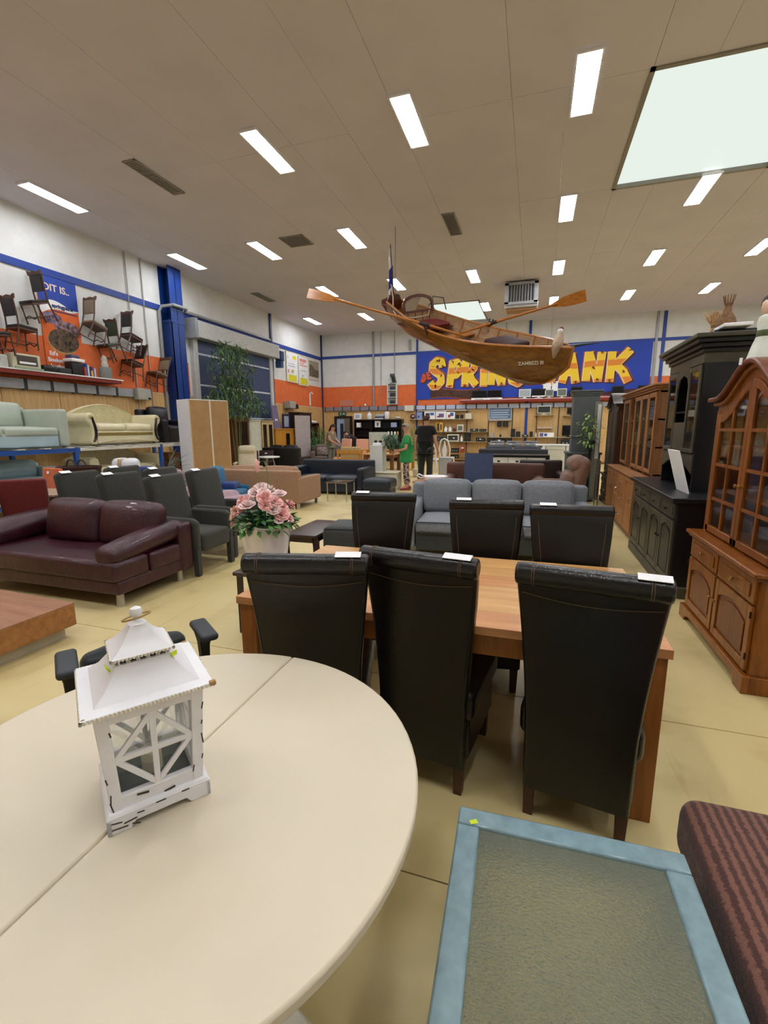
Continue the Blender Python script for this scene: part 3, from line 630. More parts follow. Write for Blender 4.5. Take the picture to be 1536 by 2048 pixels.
def ogee_cabinet(name, label, loc, W, m, md, hb, hs, hp, base_d, top_d, glass=True, cols=2, rowz=3):
    t = thing(name, label, 'cabinet', loc, -PI / 2); w = W / 2; yb = base_d / 2; y0 = -base_d / 2
    obj('base_carcass', G().bb(-w, w, y0 + .02, yb, .08, hb - .03), m, t)
    pf = [(-w - .02, 0), (-w + .1, 0), (-w + .12, .035), (-w + .2, .06), (w - .2, .06), (w - .12, .035), (w - .1, 0), (w + .02, 0), (w + .02, .11), (-w - .02, .11)]
    obj('plinth', G().prism(pf, y0 - .02, y0 + .02, 'y').bb(w - .01, w + .02, y0 + .02, yb, 0, .11).bb(-w - .02, -w + .01, y0 + .02, yb, 0, .11), m, t, bevel=.004)
    obj('counter', G().bb(-w - .035, w + .035, y0 - .035, yb, hb - .03, hb), m, t, bevel=.01)
    obj('counter_moulding', G().bb(-w - .018, w + .018, y0 - .016, yb, hb - .052, hb - .03), md, t, bevel=.006)
    zt = hb - .06; zd = zt - .155
    for s in (-1, 1):
        x0, x1 = (-w + .03, -.012) if s < 0 else (.012, w - .03)
        d = obj('drawer', G().bb(x0, x1, y0, y0 + .03, zd + .01, zt).bb(x0 + .05, x1 - .05, y0 - .008, y0, zd + .04, zt - .03), m, t, bevel=.005)
        obj('knob', knob((x0 + x1) / 2, y0 - .008, (zd + zt) / 2 + .005, .017), BRASS if glass else md, d)
        g, pn = panel_door(x0, x1, .125, zd - .005, y0 - .002, m)
        d = obj('door', g, m, t, bevel=.004); obj('door_panel', pn, md, d, bevel=.004)
        obj('knob', knob(-s * -.04 if s > 0 else -.04, y0 - .002, (zd + .12) / 2 + .04, .014), BRASS, d)
        obj('hinge', G().cyl((x1 if s > 0 else x0, y0 - .004, .2), (x1 if s > 0 else x0, y0 - .004, .24), .006).cyl((x1 if s > 0 else x0, y0 - .004, .46), (x1 if s > 0 else x0, y0 - .004, .5), .006), P('hinge_dark', '2a1c10', .4, metal=.6), d)
    # upper part
    ty = yb - top_d; h = hp - hs
    obj('side_panel', G().bb(-w + .01, -w + .035, ty + .02, yb, hb, hs - .02), m, t); obj('side_panel', G().bb(w - .035, w - .01, ty + .02, yb, hb, hs - .02), m, t)
    obj('back_panel', arch_strip(w - .02, hb, hs - .06, h, yb - .02, yb, h0=0), INT, t)
    for k in range(1, rowz): obj('shelf', G().bb(-w + .035, w - .035, ty + .06, yb - .02, hb + (hs - hb) * k / rowz - .008, hb + (hs - hb) * k / rowz + .008), m, t)
    obj('top_rail', arch_strip(w - .01, hs - .10, hs - .02, h, ty, ty + .025), m, t, bevel=.003)
    cr = obj('cornice', arch_strip(w + .02, hs - .035, hs - .005, h, ty - .03, yb), m, t, bevel=.008); obj('cornice_lip', arch_strip(w + .05, hs - .005, hs + .03, h, ty - .065, yb), md, t, bevel=.01)
    obj('stile', G().bb(-w + .005, -w + .06, ty - .003, ty + .022, hb, hs - .07), m, t); obj('stile', G().bb(w - .06, w - .005, ty - .003, ty + .022, hb, hs - .07), m, t)
    f = .05
    for s in (-1, 1):
        a, b = (-w + .06, -.002) if s < 0 else (.002, w - .06); z0 = hb + .015
        def zt_(x): return hs - .10 + ogee(x, w - .01, h)
        ya, yc = ty - .012, ty + .012
        g = G().bb(a, b, ya, yc, z0, z0 + f)
        for p, q in ((a, a + f), (b - f, b)):
            ps = [p + (q - p) * k / 4 for k in range(5)]; g.prism([(p, z0), (q, z0)] + [(x, zt_(x)) for x in ps[::-1]], ya, yc, 'y')
        ps = [a + f + (b - a - 2 * f) * k / 16 for k in range(17)]
        g.prism([(x, zt_(x) - f * 1.2) for x in ps] + [(x, zt_(x)) for x in ps[::-1]], ya, yc, 'y')
        d = obj('glass_door' if glass else 'door', g, m, t, bevel=.004)
        if glass:
            mid = (a + b) / 2; mu = G().bb(mid - .012, mid + .012, ya + .004, yc - .004, z0 + f, zt_(mid) - f)
            for k in range(1, rowz + 1):
                z = z0 + (hs - .12 - z0) * k / (rowz + .35); mu.bb(a + f, b - f, ya + .0045, yc - .0045, z - .011, z + .011)
            obj('muntins', mu, m, d)
            obj('pane', G().prism([(a + f, z0 + f), (b - f, z0 + f)] + [(x, zt_(x) - f) for x in ps[::-1]], ty + .001, ty + .004, 'y'), CGL, d)
        else:
            obj('door_panel', G().prism([(a + f, z0 + f), (b - f, z0 + f)] + [(x, zt_(x) - f) for x in ps[::-1]], ty + .001, ty + .008, 'y').prism([(a + f + .04, z0 + f + .05), (b - f - .04, z0 + f + .05)] + [(x, zt_(x) - f - .06) for x in ps[::-1][1:-1]], ty - .008, ty + .002, 'y'), md, d, bevel=.004)
        obj('knob', knob(-s * -.03 if s > 0 else -.03, ty - .012, hb + (hs - hb) * .42, .014), BRASS, d)
    return t
hc = ogee_cabinet('display_cabinet', 'honey brown display cabinet with arched glass doors, nearest in the row on the right', (1.5, 3.68, 0), 1.22, HON, HOND, .75, 1.765, 1.985, .46, .38)
obj('price_tag', G().box((-.1, -.215, 2.005), (.05, .002, .045), ry=.1), PAPER, hc)
# ---- black dresser with hutch
BLK = mat('wood_black', '15151a', .35, var=.1, scale=6, bump=.03); BLKG = mat('wood_black_worn', '4a4636', .45, var=.3, scale=3, bump=.05)
t = thing('dresser', 'tall black dresser with glass-door hutch between honey and oak cabinets', 'cabinet', (1.55, 5.66, 0), -PI / 2)
w = .94
obj('base_carcass', G().bb(-w, w, -.28, .3, .1, .9), BLK, t); obj('plinth', G().bb(-w - .02, w + .02, -.3, .3, 0, .11), BLKG, t, bevel=.01)
obj('counter', G().bb(-w - .03, w + .03, -.34, .3, .9, .945), BLK, t, bevel=.008)
for k in range(4):
    x0 = -w + .04 + k * .455; x1 = x0 + .44
    d = obj('drawer', G().bb(x0, x1, -.3, -.27, .74, .88).bb(x0 + .04, x1 - .04, -.308, -.3, .77, .85), BLKG, t, bevel=.005); obj('knob', knob((x0 + x1) / 2, -.308, .81), BLK, d)
    g, pn = panel_door(x0, x1, .13, .72, -.302, BLKG); d = obj('door', g, BLKG, t, bevel=.004); obj('door_panel', pn, BLK, d); obj('knob', knob(x1 - .03 if k % 2 == 0 else x0 + .03, -.302, .5), BLK, d)
a, b, hy = -.63, .52, -.08
obj('side_panel', G().bb(a, a + .03, hy, .3, .945, 2.16), BLK, t); obj('side_panel', G().bb(b - .03, b, hy, .3, .945, 2.16), BLK, t)
obj('back_panel', G().bb(a, b, .28, .3, .945, 2.26), P('dresser_back', '0b0b0d', .6), t)
obj('frieze', G().bb(a, b, hy - .01, .3, 2.16, 2.27), BLKG, t); obj('shelf', G().bb(a + .03, b - .03, hy, .28, 1.28, 1.31), BLK, t); obj('shelf', G().bb(a + .03, b - .03, hy + .05, .28, 1.72, 1.74), BLK, t)
n = 12; ps = [a + .03 + (b - a - .06) * k / n for k in range(n + 1)]
obj('arched_apron', G().prism([(p, 1.12 + .12 * math.sin(PI * k / n)) for k, p in enumerate(ps)] + [(b - .03, 1.3), (a + .03, 1.3)], hy - .01, hy + .02, 'y'), BLKG, t)
for z0, z1, o in ((2.25, 2.29, .02), (2.29, 2.33, .05), (2.33, 2.37, .085), (2.37, 2.41, .11)): obj('cornice', G().bb(a - o, b + o, hy - o - .01, .3, z0, z1), BLK if o < .1 else BLKG, t, bevel=.008)
obj('cap', G().bb(a + .05, b - .02, hy + .05, .3, 2.41, 2.45), BLK, t, bevel=.01)
for x0, x1 in ((a + .03, a + .38), (b - .38, b - .03)):
    f = .045; d = obj('glass_door', G().bb(x0, x0 + f, hy - .02, hy, 1.32, 2.15).bb(x1 - f, x1, hy - .02, hy, 1.32, 2.15).bb(x0 + f, x1 - f, hy - .02, hy, 1.32, 1.36).bb(x0 + f, x1 - f, hy - .02, hy, 2.1, 2.15), BLKG, t, bevel=.004); obj('pane', G().bb(x0 + f, x1 - f, hy - .012, hy - .009, 1.36, 2.1), CGL, d)
obj('centre_panel', G().bb(a + .38, b - .38, hy - .015, hy, 1.32, 1.62), BLKG, t)
obj('arch_panel', G().prism([(a + .38, 1.95), (a + .44, 2.06), ((a + b) / 2, 2.1), (b - .44, 2.06), (b - .38, 1.95), (b - .38, 2.16), (a + .38, 2.16)], hy - .015, hy, 'y'), BLKG, t)
def tilted(name, g, m, label, cat, loc, rot):
    o = one(name, g, m, label, cat, loc); o.rotation_euler = rot; return o
tilted('leaning_picture', G().bb(-.19, .19, -.006, .006, 0, .42), PAPER, 'white panel leaning in the open niche of the black dresser', 'panel', (1.42, 5.2, .948), (.28, 0, -PI / 2))
# things on top of the black dresser
TWIG = P('twig_tan', 'cfa672', .8, var=.25, scale=30); TWIGD = P('twig_brown', '7d5a3a', .8, var=.25, scale=30)
random.seed(11)
def bundle(label, loc, h, m, r0, n=26):
    t = thing('twig_bundle', label, 'decoration', loc); g = G()
    for k in range(n):
        a = 2 * PI * k / n; q = random.uniform(.8, 1.25)
        g.tube([(r0 * math.cos(a), r0 * math.sin(a), 0), (r0 * .45 * math.cos(a + .4), r0 * .45 * math.sin(a + .4), h * .45), (r0 * 1.5 * q * math.cos(a + .8), r0 * 1.5 * q * math.sin(a + .8), h * random.uniform(.8, 1))], [.004, .004, .008], 5)
    obj('twigs', g, m, t, kind='stuff'); obj('tie', G().lathe([(r0 * .5, h * .4), (r0 * .62, h * .41), (r0 * .62, h * .5), (r0 * .5, h * .51)], n=14), TWIGD, t)
bundle('pale twig bundle with curled tips, leftmost on the black dresser', (1.68, 5.72, 2.45), .27, TWIG, .05)
bundle('small grey-brown twig bundle between the pale bundle and wicker vase on the dresser', (1.7, 5.52, 2.45), .17, P('twig_grey', '94826e', .8, var=.2), .035)
t = thing('wicker_vase', 'brown wicker vase with a narrow neck on top of the black dresser', 'vase', (1.68, 5.4, 2.45))
obj('body', G().lathe([(.05, 0), (.075, .03), (.085, .07), (.07, .13), (.035, .19), (.026, .23), (.03, .27)], n=18), TWIGD, t)
g = G()
for k in range(12):
    a = 2 * PI * k / 12; g.tube([(.028 * math.cos(a), .028 * math.sin(a), .25), (.05 * math.cos(a), .05 * math.sin(a), .34)], .004, 4)
obj('frayed_top', g, TWIGD, t, kind='stuff')
one('flat_box', G().rbox((0, 0, .015), (.22, .26, .03), .006, 3), PAPER, 'flat white box lying on top of the black dresser', 'box', (1.66, 5.16, 2.45))
t = thing('figurine', 'dark-haired china figure in a pale dress standing behind the honey cabinet', 'figurine', (1.665, 4.52, 1.95)); t.scale = (.7, .7, .95)
obj('dress', G().lathe([(.16, 0), (.15, .1), (.1, .26), (.055, .36), (.075, .44), (.06, .49), (.02, .51)], n=20), P('dress_pale', 'dfe4d8', .6, var=.08), t)
obj('sash', G().lathe([(.066, .33), (.07, .34), (.064, .38), (.058, .39)], n=16), P('sash_green', '4c5a2e', .6), t)
obj('head', G().ball((0, 0, .57), .06, 12, (.9, .9, 1.1)), P('china_skin', 'e6c3a8', .4), t); obj('hair', G().ball((.02, .02, .59), .072, 12, (1, 1, 1.05)), P('hair_dark', '2a1a14', .6), t)
t = thing('plinth_cabinet', 'narrow tall pedestal cabinet behind the honey cabinet carrying the china figure', 'cabinet', (1.665, 4.52, 0))
obj('body', G().bb(-.12, .12, -.12, .12, .06, 1.93), HOND, t); obj('top', G().bb(-.13, .13, -.13, .13, 1.93, 1.95), HOND, t); obj('plinth', G().bb(-.11, .11, -.11, .11, 0, .06), HOND, t)
# ---- oak cabinet with hutch
OK2 = wood('oak_light', 'b07a48', '8f5c31', .45, 3, 'woodz', .04); OK3 = wood('oak_mid', '8a5c36', '6f4626', .45, 3, 'woodz', .04)
t = thing('wall_unit', 'oak wall unit with glass doors and an open shelf column beyond the black dresser', 'cabinet', (1.62, 8.2, 0), -PI / 2); w = 1.2
obj('base_carcass', G().bb(-w, w, -.28, .3, .07, .87), OK2, t); obj('plinth', G().bb(-w + .02, w - .02, -.26, .28, 0, .07), OK3, t); obj('counter', G().bb(-w - .02, w + .02, -.31, .3, .87, .9), OK2, t, bevel=.005)
for x0, x1, kind_ in ((-1.18, -.62, 'd'), (-.6, -.04, 'd'), (-.02, .56, 'r'), (.58, 1.18, 'd')):
    if kind_ == 'd':
        g, pn = panel_door(x0, x1, .1, .85, -.302, OK2, False); d = obj('door', g, OK2, t, bevel=.003); obj('door_panel', pn, OK2, d); obj('handle', G().tube([(x1 - .04, -.305, .5), (x1 - .04, -.33, .51), (x1 - .04, -.33, .6), (x1 - .04, -.305, .61)], .006, 6), CHROME, d)
    else:
        for k in range(3): d = obj('drawer', G().bb(x0, x1, -.302, -.28, .1 + k * .252, .345 + k * .252), OK2, t, bevel=.004); obj('handle', G().tube([((x0 + x1) / 2 - .06, -.305, .24 + k * .252), ((x0 + x1) / 2 - .05, -.33, .235 + k * .252), ((x0 + x1) / 2 + .05, -.33, .235 + k * .252), ((x0 + x1) / 2 + .06, -.305, .24 + k * .252)], .006, 6), CHROME, d)
hy = -.1
obj('back_panel', G().bb(-w, w, .28, .3, .9, 2.05), OK3, t)
for x in (-w, -.62, -.2, .26, .72, w - .03): obj('upright', G().bb(x, x + .03, hy, .28, .9, 2.05), OK3, t)
for z in (.93, 1.3, 1.67, 2.03): obj('shelf', G().bb(-w, w, hy + .02, .28, z - .01, z + .012), OK3, t)
for z0, z1, o in ((2.05, 2.08, .015), (2.08, 2.11, .04), (2.11, 2.14, .07)): obj('cornice', G().bb(-w - o, w + o, hy - o, .3, z0, z1), OK2, t, bevel=.006)
for x0, x1 in ((-1.17, -.62), (-.19, .26), (.29, .72), (.75, 1.17)):
    f = .05; d = obj('glass_door', G().bb(x0, x0 + f, hy - .02, hy, .95, 2.03).bb(x1 - f, x1, hy - .02, hy, .95, 2.03).bb(x0 + f, x1 - f, hy - .02, hy, .95, 1.0).bb(x0 + f, x1 - f, hy - .02, hy, 1.97, 2.03), OK2, t, bevel=.003); obj('pane', G().bb(x0 + f, x1 - f, hy - .012, hy - .009, 1.0, 1.97), CGL, d)
# ---- carved dark wardrobe, grey cupboard, post
wd_ = ogee_cabinet('wardrobe', 'dark carved wardrobe with a curved pediment beyond the oak wall unit', (1.68, 10.35, 0), 1.25, wood('wood_walnut', '4a2f1e', '2f1c10', .35, 3, 'woodz', .05), wood('wood_walnut_dark', '38221a', '241409', .35, 3, 'woodz'), .62, 1.98, 2.2, .5, .46, False)
obj('cloth', G().rbox((0, .05, 2.1), (.9, .3, .02), .008, 3), P('cloth_cream', 'ded6c2', .8), wd_)
t = thing('towel_rack', 'small chrome towel rack standing in front of the dark carved wardrobe', 'rack', (1.2, 9.75, 0))
obj('frame', G().tube([(0, -.25, 0), (0, -.25, .95), (0, .25, .95), (0, .25, 0)], .012, 8), CHROME, t)
for z in (.9, .8, .68): obj('rail', G().cyl((0, -.25, z), (0, .25, z), .009, n=8), CHROME, t)
GRC = mat('cupboard_grey', '61686a', .5, var=.05, scale=3)
t = thing('cupboard', 'tall slate grey painted cupboard in two tiers near the back right', 'cupboard', (1.04, 11.35, 0))
obj('lower_body', G().bb(-.34, .34, -.35, .35, .05, .98), GRC, t, bevel=.006); obj('plinth', G().bb(-.35, .35, -.36, .36, 0, .1), GRC, t, bevel=.006); obj('waist_moulding', G().bb(-.37, .37, -.38, .36, .98, 1.03), GRC, t, bevel=.01)
obj('upper_body', G().bb(-.26, .26, -.28, .3, 1.03, 2.26), GRC, t, bevel=.006); obj('belt_moulding', G().bb(-.275, .275, -.3, .3, 1.36, 1.39), P('cupboard_light', '7d8486', .5), t, bevel=.006)
for z0, z1, o in ((2.24, 2.28, .02), (2.28, 2.32, .04), (2.32, 2.36, .06)): obj('cornice', G().bb(-.26 - o, .26 + o, -.28 - o, .3, z0, z1), GRC, t, bevel=.008)
t = thing('room_divider', 'narrow grey-green standing door panel between the slate cupboard and dark wardrobe', 'panel', (1.27, 10.92, 0)); obj('board', G().bb(-.07, .07, -.02, .02, .06, 2.1), P('divider_grey', '8d8d7a', .5), t, bevel=.004); obj('strip', G().bb(-.02, .05, -.026, -.02, .9, 2.05), PAPER, t); obj('foot', G().bb(-.09, .09, -.03, .03, 0, .06), P('divider_foot', '77766a', .5), t)
t = thing('hanging_plant', 'light green trailing plant in front of the grey-green panel', 'plant', (1.13, 10.72, 1.3)); random.seed(5); g = G()
for k in range(150):
    a = random.uniform(0, 2 * PI); r = random.uniform(.02, .24) ; z = random.uniform(-.25, .5) * (1 - r)
    g.M = T(r * math.cos(a) - .03, r * math.sin(a), z + .1) @ R(a, 'Z') @ R(random.uniform(-.5, 1), 'Y'); v, f = leafg(random.uniform(.06, .12), .04); g.add(v, f)
obj('leaves', g, P('leaf_lime', '8fae5a', .5, var=.2), t, kind='stuff'); obj('pot', G().lathe([(.05, -.2), (.07, -.19), (.085, -.02), (.08, 0)], n=16), P('pot_dark', '2f3326', .5), t); obj('stand', G().cyl((0, 0, -1.3), (0, 0, -.2), .02).lathe([(.14, -1.3), (.14, -1.28), (.03, -1.26)], n=16), BLACK, t)
# ================================================================ left foreground and middle
MAR = mat('leather_maroon', '3a0e1e', .32, kind='leather', var=.2, scale=6, bump=.35, coat=.15)
t = thing('sofa', 'dark maroon leather sofa with loose back cushions and slanted arm bolsters', 'sofa', (-4.42, 3.45, 0), .0)
obj('base', G().rbox((0, -.03, .19), (2.0, .94, .13), .025, 5), MAR, t)
obj('seat_cushion', G().prism([(-1.01, -.52), (1.01, -.52), (1.01, -.13), (.76, -.13), (.76, .28), (-1.01, .28)], .24, .43, 'z'), MAR, t, bevel=.04)
obj('seat_corner', G().rbox((.885, .08, .33), (.25, .4, .18), .03, 6, (.008, 0, .008)), MAR, t)
obj('back_frame', G().rbox((0, .36, .37), (2.04, .19, .5), .04, 8), MAR, t)
for x, y_ in ((-.2, .15), (.53, .16)): obj('back_cushion', G().rbox((x, y_, .615), (.74, .22, .46), .09, 9, (0, .045, .02), rx=-.2), MAR, t)
obj('arm_bolster', G().rbox((.87, -.06, .515), (.25, .92, .17), .075, 9, (0, 0, .025), rx=.12), MAR, t)
obj('arm_bolster', G().rbox((-.86, -.06, .54), (.34, .92, .2), .085, 9, (0, 0, .04), rx=.12), MAR, t)
for sx in (-1, 1):
    for s2 in (-.42, .32): obj('leg', G().cyl((sx * .92, s2, 0), (sx * .92, s2, .12), .035, .032), P('leg_alu', 'b9b6b0', .35, metal=.6), t)
WPL = wood('wood_reddish_top', 'a8795a', '8f6146', .45, 2.5); WPL2 = wood('wood_plinth_oak', 'a9743f', '8f5c2e', .45, 2.5)
t = thing('low_table', 'thick low wooden block table on a pale plinth at the left edge', 'table', (-4.22, 2.18, 0), -.04)
obj('tabletop', G().bb(-.92, .92, -.3, .3, .1, .27), WPL2, t, bevel=.006); obj('veneer', G().bb(-.92, .92, -.3, .3, .27, .276), WPL, t); obj('plinth', G().bb(-.85, .85, -.25, .25, 0, .1), P('plinth_pale', 'b5ad98', .5), t)
# ---- charcoal high-back armchairs
CH2 = mat('fabric_anthracite', '35352f', .92, kind='fabric', var=.08, scale=25, bump=.25)
def armchair():
    t = thing('armchair', 'x', 'armchair', (0, 0, 0), PI / 2, 'charcoal high-back armchairs')
    obj('backrest', G().rbox((0, .27, .7), (.54, .13, .74), .045, 7, (0, .012, 0), rx=-.2), CH2, t)
    obj('seat', G().rbox((0, -.06, .36), (.47, .58, .2), .04, 6, (0, 0, .015)), CH2, t)
    for s in (-1, 1):
        obj('armrest', G().prism([(-.33, .3), (.27, .3), (.27, .62), (.2, .64), (-.27, .635), (-.335, .6)], s * .24, s * .32, 'x'), CH2, t, bevel=.025)
        obj('leg', G().box((s * .285, -.3, .16), (.06, .06, .3), t=(1.1, 1.1)), CH2, t, bevel=.006); obj('leg', G().box((s * .27, .27, .16), (.05, .05, .3)), CH2, t)
        obj('caster', G().cyl((s * .285 - .012, -.3, .022), (s * .285 + .012, -.3, .022), .022, n=12), BLACK, t)
    obj('price_tag', G().box((-.17, .29, 1.072), (.13, .055, .003), rx=.45), PAPER, t)
    return t
acs = armchair(); acs.location = (-3.7, 4.23, 0); acs['label'] = 'charcoal armchair directly behind the right end of the maroon sofa, front row'
for x, y_, l in ((-4.42, 4.25, 'charcoal armchair behind the maroon cushions, middle of the front row'), (-5.1, 4.27, 'charcoal armchair in the front row, next to the stone-topped table'), (-3.78, 4.98, 'charcoal armchair in the rear row, just left of the flower pot'), (-4.5, 5.02, 'charcoal armchair of which only the top shows, middle of the rear row'), (-5.2, 5.04, 'charcoal armchair of which only the top shows, left of the rear row')): dup(acs, (x, y_, 0), PI / 2 + random.uniform(-.06, .06), l)
# ---- red and orange chairs, stone table
def slip_chair(label, loc, rz, m, h=.98, w=.46):
    t = thing('upholstered_chair', label, 'chair', loc, rz)
    obj('backrest', G().rbox((0, .22, .2 + h / 2 - .1), (w, .09, h - .2), .03, 6, (0, .008, 0), rx=-.1), m, t); obj('seat', G().rbox((0, -.02, .42), (w, .46, .12), .03, 6, (0, 0, .012)), m, t)
    for sx in (-1, 1):
        for s2 in (-.2, .18): obj('leg', G().box((sx * (w / 2 - .04), s2, .19), (.04, .04, .38), t=(1.2, 1.2)), MATS['dark_wood_leg'], t)
    return t
RED = mat('fabric_red', '64120f', .85, kind='fabric', var=.08, scale=25); ORF = mat('fabric_orange', 'c4602c', .8, kind='fabric', var=.08, scale=25)
slip_chair('dark red upholstered chair behind the left arm of the maroon sofa', (-5.8, 3.93, 0), math.radians(225), RED, 1.02, .46)
o = slip_chair('orange upholstered chair with a white price tag behind the stone-topped table', (-7.15, 4.95, 0), math.radians(-15), ORF, 1.0, .52)
obj('price_tag', G().box((.0, .19, .93), (.07, .002, .04), rx=-.1), PAPER, o)
t = thing('stone_table', 'low dark table with a mottled stone top between red and orange chairs', 'table', (-6.2, 4.45, 0), .15)
obj('tabletop', G().bb(-.36, .4, -.3, .3, .73, .76), mat('stone_beige', 'b49c84', .3, var=.25, scale=9), t, bevel=.008); obj('body', G().bb(-.3, .34, -.24, .24, .04, .73), P('dark_body', '120d0c', .5), t); obj('foot', G().bb(-.32, .36, -.26, .26, 0, .05), P('dark_body2', '1a1311', .5), t)
t = thing('wood_panel_screen', 'tall pale wooden board at the left edge beside the red chair', 'board', (-5.78, 3.5, 0), .1); obj('board', G().bb(-.06, .06, -.02, .02, 0, .95), wood('board_pine', 'b99a68', '9d7d4e', .5), t); obj('foot', G().bb(-.1, .1, -.1, .1, 0, .03), WPL2, t)
# ---- blue rack along the left wall with pale sofas
RB = P('rack_blue', '1d4f9c', .45, var=.05)
t = thing('storage_rack', 'blue steel rack along the left wall carrying pale sofas on two levels', 'rack', (0, 0, 0))
for y_ in (3.2, 4.95, 6.62, 8.75, 10.35):
    for x in (-10.1, -8.35): obj('post', G().bb(x - .035, x + .035, y_ - .035, y_ + .035, 0, 1.24), RB, t)
for z in (.3, 1.2):
    for x in (-10.1, -8.35): obj('beam', G().bb(x - .03, x + .03, 3.2, 6.7, z - .05, z + .03), RB, t); obj('beam', G().bb(x - .03, x + .03, 6.7, 10.35, z - .03, z + .03), P('rack_board_white', 'd6d2c6', .6), t)
    for k in range(16): obj('slat', G().bb(-10.1, -8.3, 3.3 + k * .45, 3.42 + k * .45, z + .03, z + .05), P('slat_white', 'c9c9c4', .6), t)
MINT = mat('leather_mint', 'b3bdae', .45, kind='leather', var=.05, scale=4, bump=.06); MINTB = mat('leather_mint_blue', 'aec6cc', .45, kind='leather', var=.05, scale=4, bump=.06)
sofa('sofa', 'mint green leather sofa with a square arm on the upper level of the rack', (-8.98, 5.42, 1.25), PI / 2, 2.3, 1.25, MINT, .36, .8, .7, .2, 2, MINTB, leg=.02)
sofa('sofa', 'mint green leather sofa on the lower level of the rack, under its twin', (-9.05, 5.5, .35), PI / 2, 2.3, .95, MINTB, .33, .64, .52, .2, 2, MINT, leg=.02)
CRM = mat('leather_cream', 'ded5ae', .4, kind='leather', var=.06, scale=5, bump=.08); CRM2 = mat('leather_cream_dim', 'cfc4a0', .5, kind='leather', var=.06, scale=5, bump=.08); MAH = P('mahogany_black', '1c0d0e', .3); GOLDT = mat('gold_trim', '8f7a36', .5, var=.5, scale=60)
def classic(label, loc, w, m, fancy):
    t = thing('sofa', label, 'sofa', loc, PI / 2); hw = w / 2; n = 26
    ps = [-hw + .1 + (w - .2) * k / n for k in range(n + 1)]
    def zt(x): return .6 + .28 * math.cos(x / (hw - .08) * PI / 2) ** .75 if abs(x) < hw - .08 else .6
    secs = []
    for dy, dz in ((-.0, -.05), (-.05, -.015), (-.01, .0), (.1, -.01), (.17, -.06), (.2, -.14)): secs.append([(x, .22 + dy, zt(x) + dz) for x in ps] + [(ps[-1], .24 + dy, .1), (ps[0], .24 + dy, .1)])
    obj('backrest', G().loft(secs, True, True), m, t, ang=60)
    bt = G()
    for r_, z in enumerate((.5, .62, .74)):
        for k in range(7):
            x = -hw * .62 + hw * 1.24 * (k + .5 * (r_ % 2)) / 7
            if z < zt(x) - .08: bt.ball((x, .175, z), .016, 8, (1, .5, 1))
    obj('buttons', bt, m, t, kind='stuff')
    obj('base', G().rbox((0, -.05, .17), (w - .3, .78, .26), .04, 6), m, t)
    for s in (-1, 1):
        obj('seat_cushion', G().rbox((s * (hw - .2) / 2, -.12, .36), (hw - .22, .66, .16), .065, 8, (0, .02, .03)), m, t)
        prof = [(0, .02), (.16, .02), (.17, .1), (.13, .2), (.12, .32), (.16, .42), (.22, .47), (.25, .53), (.24, .6), (.18, .65), (.1, .66), (.03, .63), (0, .56)]
        a = obj('armrest', G().prism([(s * (hw - .2 + p[0] * .9), p[1]) for p in prof], -.46, .3, 'y'), m, t, bevel=.03, ang=60)
        if fancy:
            obj('wood_inlay', G().tube([(s * (hw - .2 + x), -.468, z) for x, z in ((.09, .58), (.075, .5), (.05, .4), (.035, .3), (.04, .2), (.07, .12), (.11, .08))], [.018, .024, .028, .03, .03, .026, .02], 8, sx=1), MAH, a)
            obj('rosette', G().ball((s * (hw - .2 + .12), -.475, .58), .028, 10, (1, .5, 1)), P('brass_cream', 'c9b06a', .35, metal=.5), a)
    if fancy:
        obj('fret_trim', G().bb(-hw + .24, hw - .24, -.452, -.44, .2, .26), GOLDT, t); obj('apron', G().prism([(-hw + .2, .03)] + [(-hw + .2 + (w - .4) * k / 12, .05 + .05 * math.sin(PI * k / 12)) for k in range(13)] + [(hw - .2, .03), (hw - .2, .18), (-hw + .2, .18)], -.455, -.4, 'y'), m, t)
    for sx in (-1, 1): obj('foot', G().ball((sx * (hw - .15), -.38, .02), .04, 8, (1, 1, .6)), MAH if fancy else m, t)
    return t
classic('cream button-back leather sofa with dark curved arm inlays, on top of the rack', (-9.0, 8.05, 1.25), 1.9, CRM, True)
classic('cream camel-back sofa on the lower level under the button-back sofa', (-9.0, 8.05, .35), 1.95, CRM2, False)
BLL = mat('leather_black_blue', '12141c', .35, kind='leather', var=.1, scale=5)
sofa('armchair', 'black leather armchair on the far end of the rack beside the blue column', (-9.1, 9.72, 1.25), PI / 2, 1.0, .9, BLL, .4, .86, .56, .2, 1, leg=.02, cat='armchair')
BRB = P('box_brown', '7a4a2a', .7, var=.1)
for k, (x, y_, z, s, m, l) in enumerate(((-8.9, 9.1, .35, (.5, .3, .5), P('box_mahogany', '4a1e16', .6), 'dark red-brown box on the lower rack level under the black armchair'), (-8.9, 9.5, .35, (.5, .38, .62), BRB, 'tan cardboard box on the lower rack level under the black armchair'), (-8.8, 9.92, .35, (.45, .34, .4), P('box_dark', '2e2623', .6), 'dark box with a bright blue lid on the lower rack level'))):
    o = thing('storage_box', l, 'box', (x, y_, z)); obj('body', G().bb(-s[0] / 2, s[0] / 2, -s[1] / 2, s[1] / 2, 0, s[2]), m, o, bevel=.006); obj('lid', G().bb(-s[0] / 2 - .01, s[0] / 2 + .01, -s[1] / 2 - .01, s[1] / 2 + .01, s[2], s[2] + .02), P('lid_cyan', '28b4d8', .5) if k == 2 else m, o)
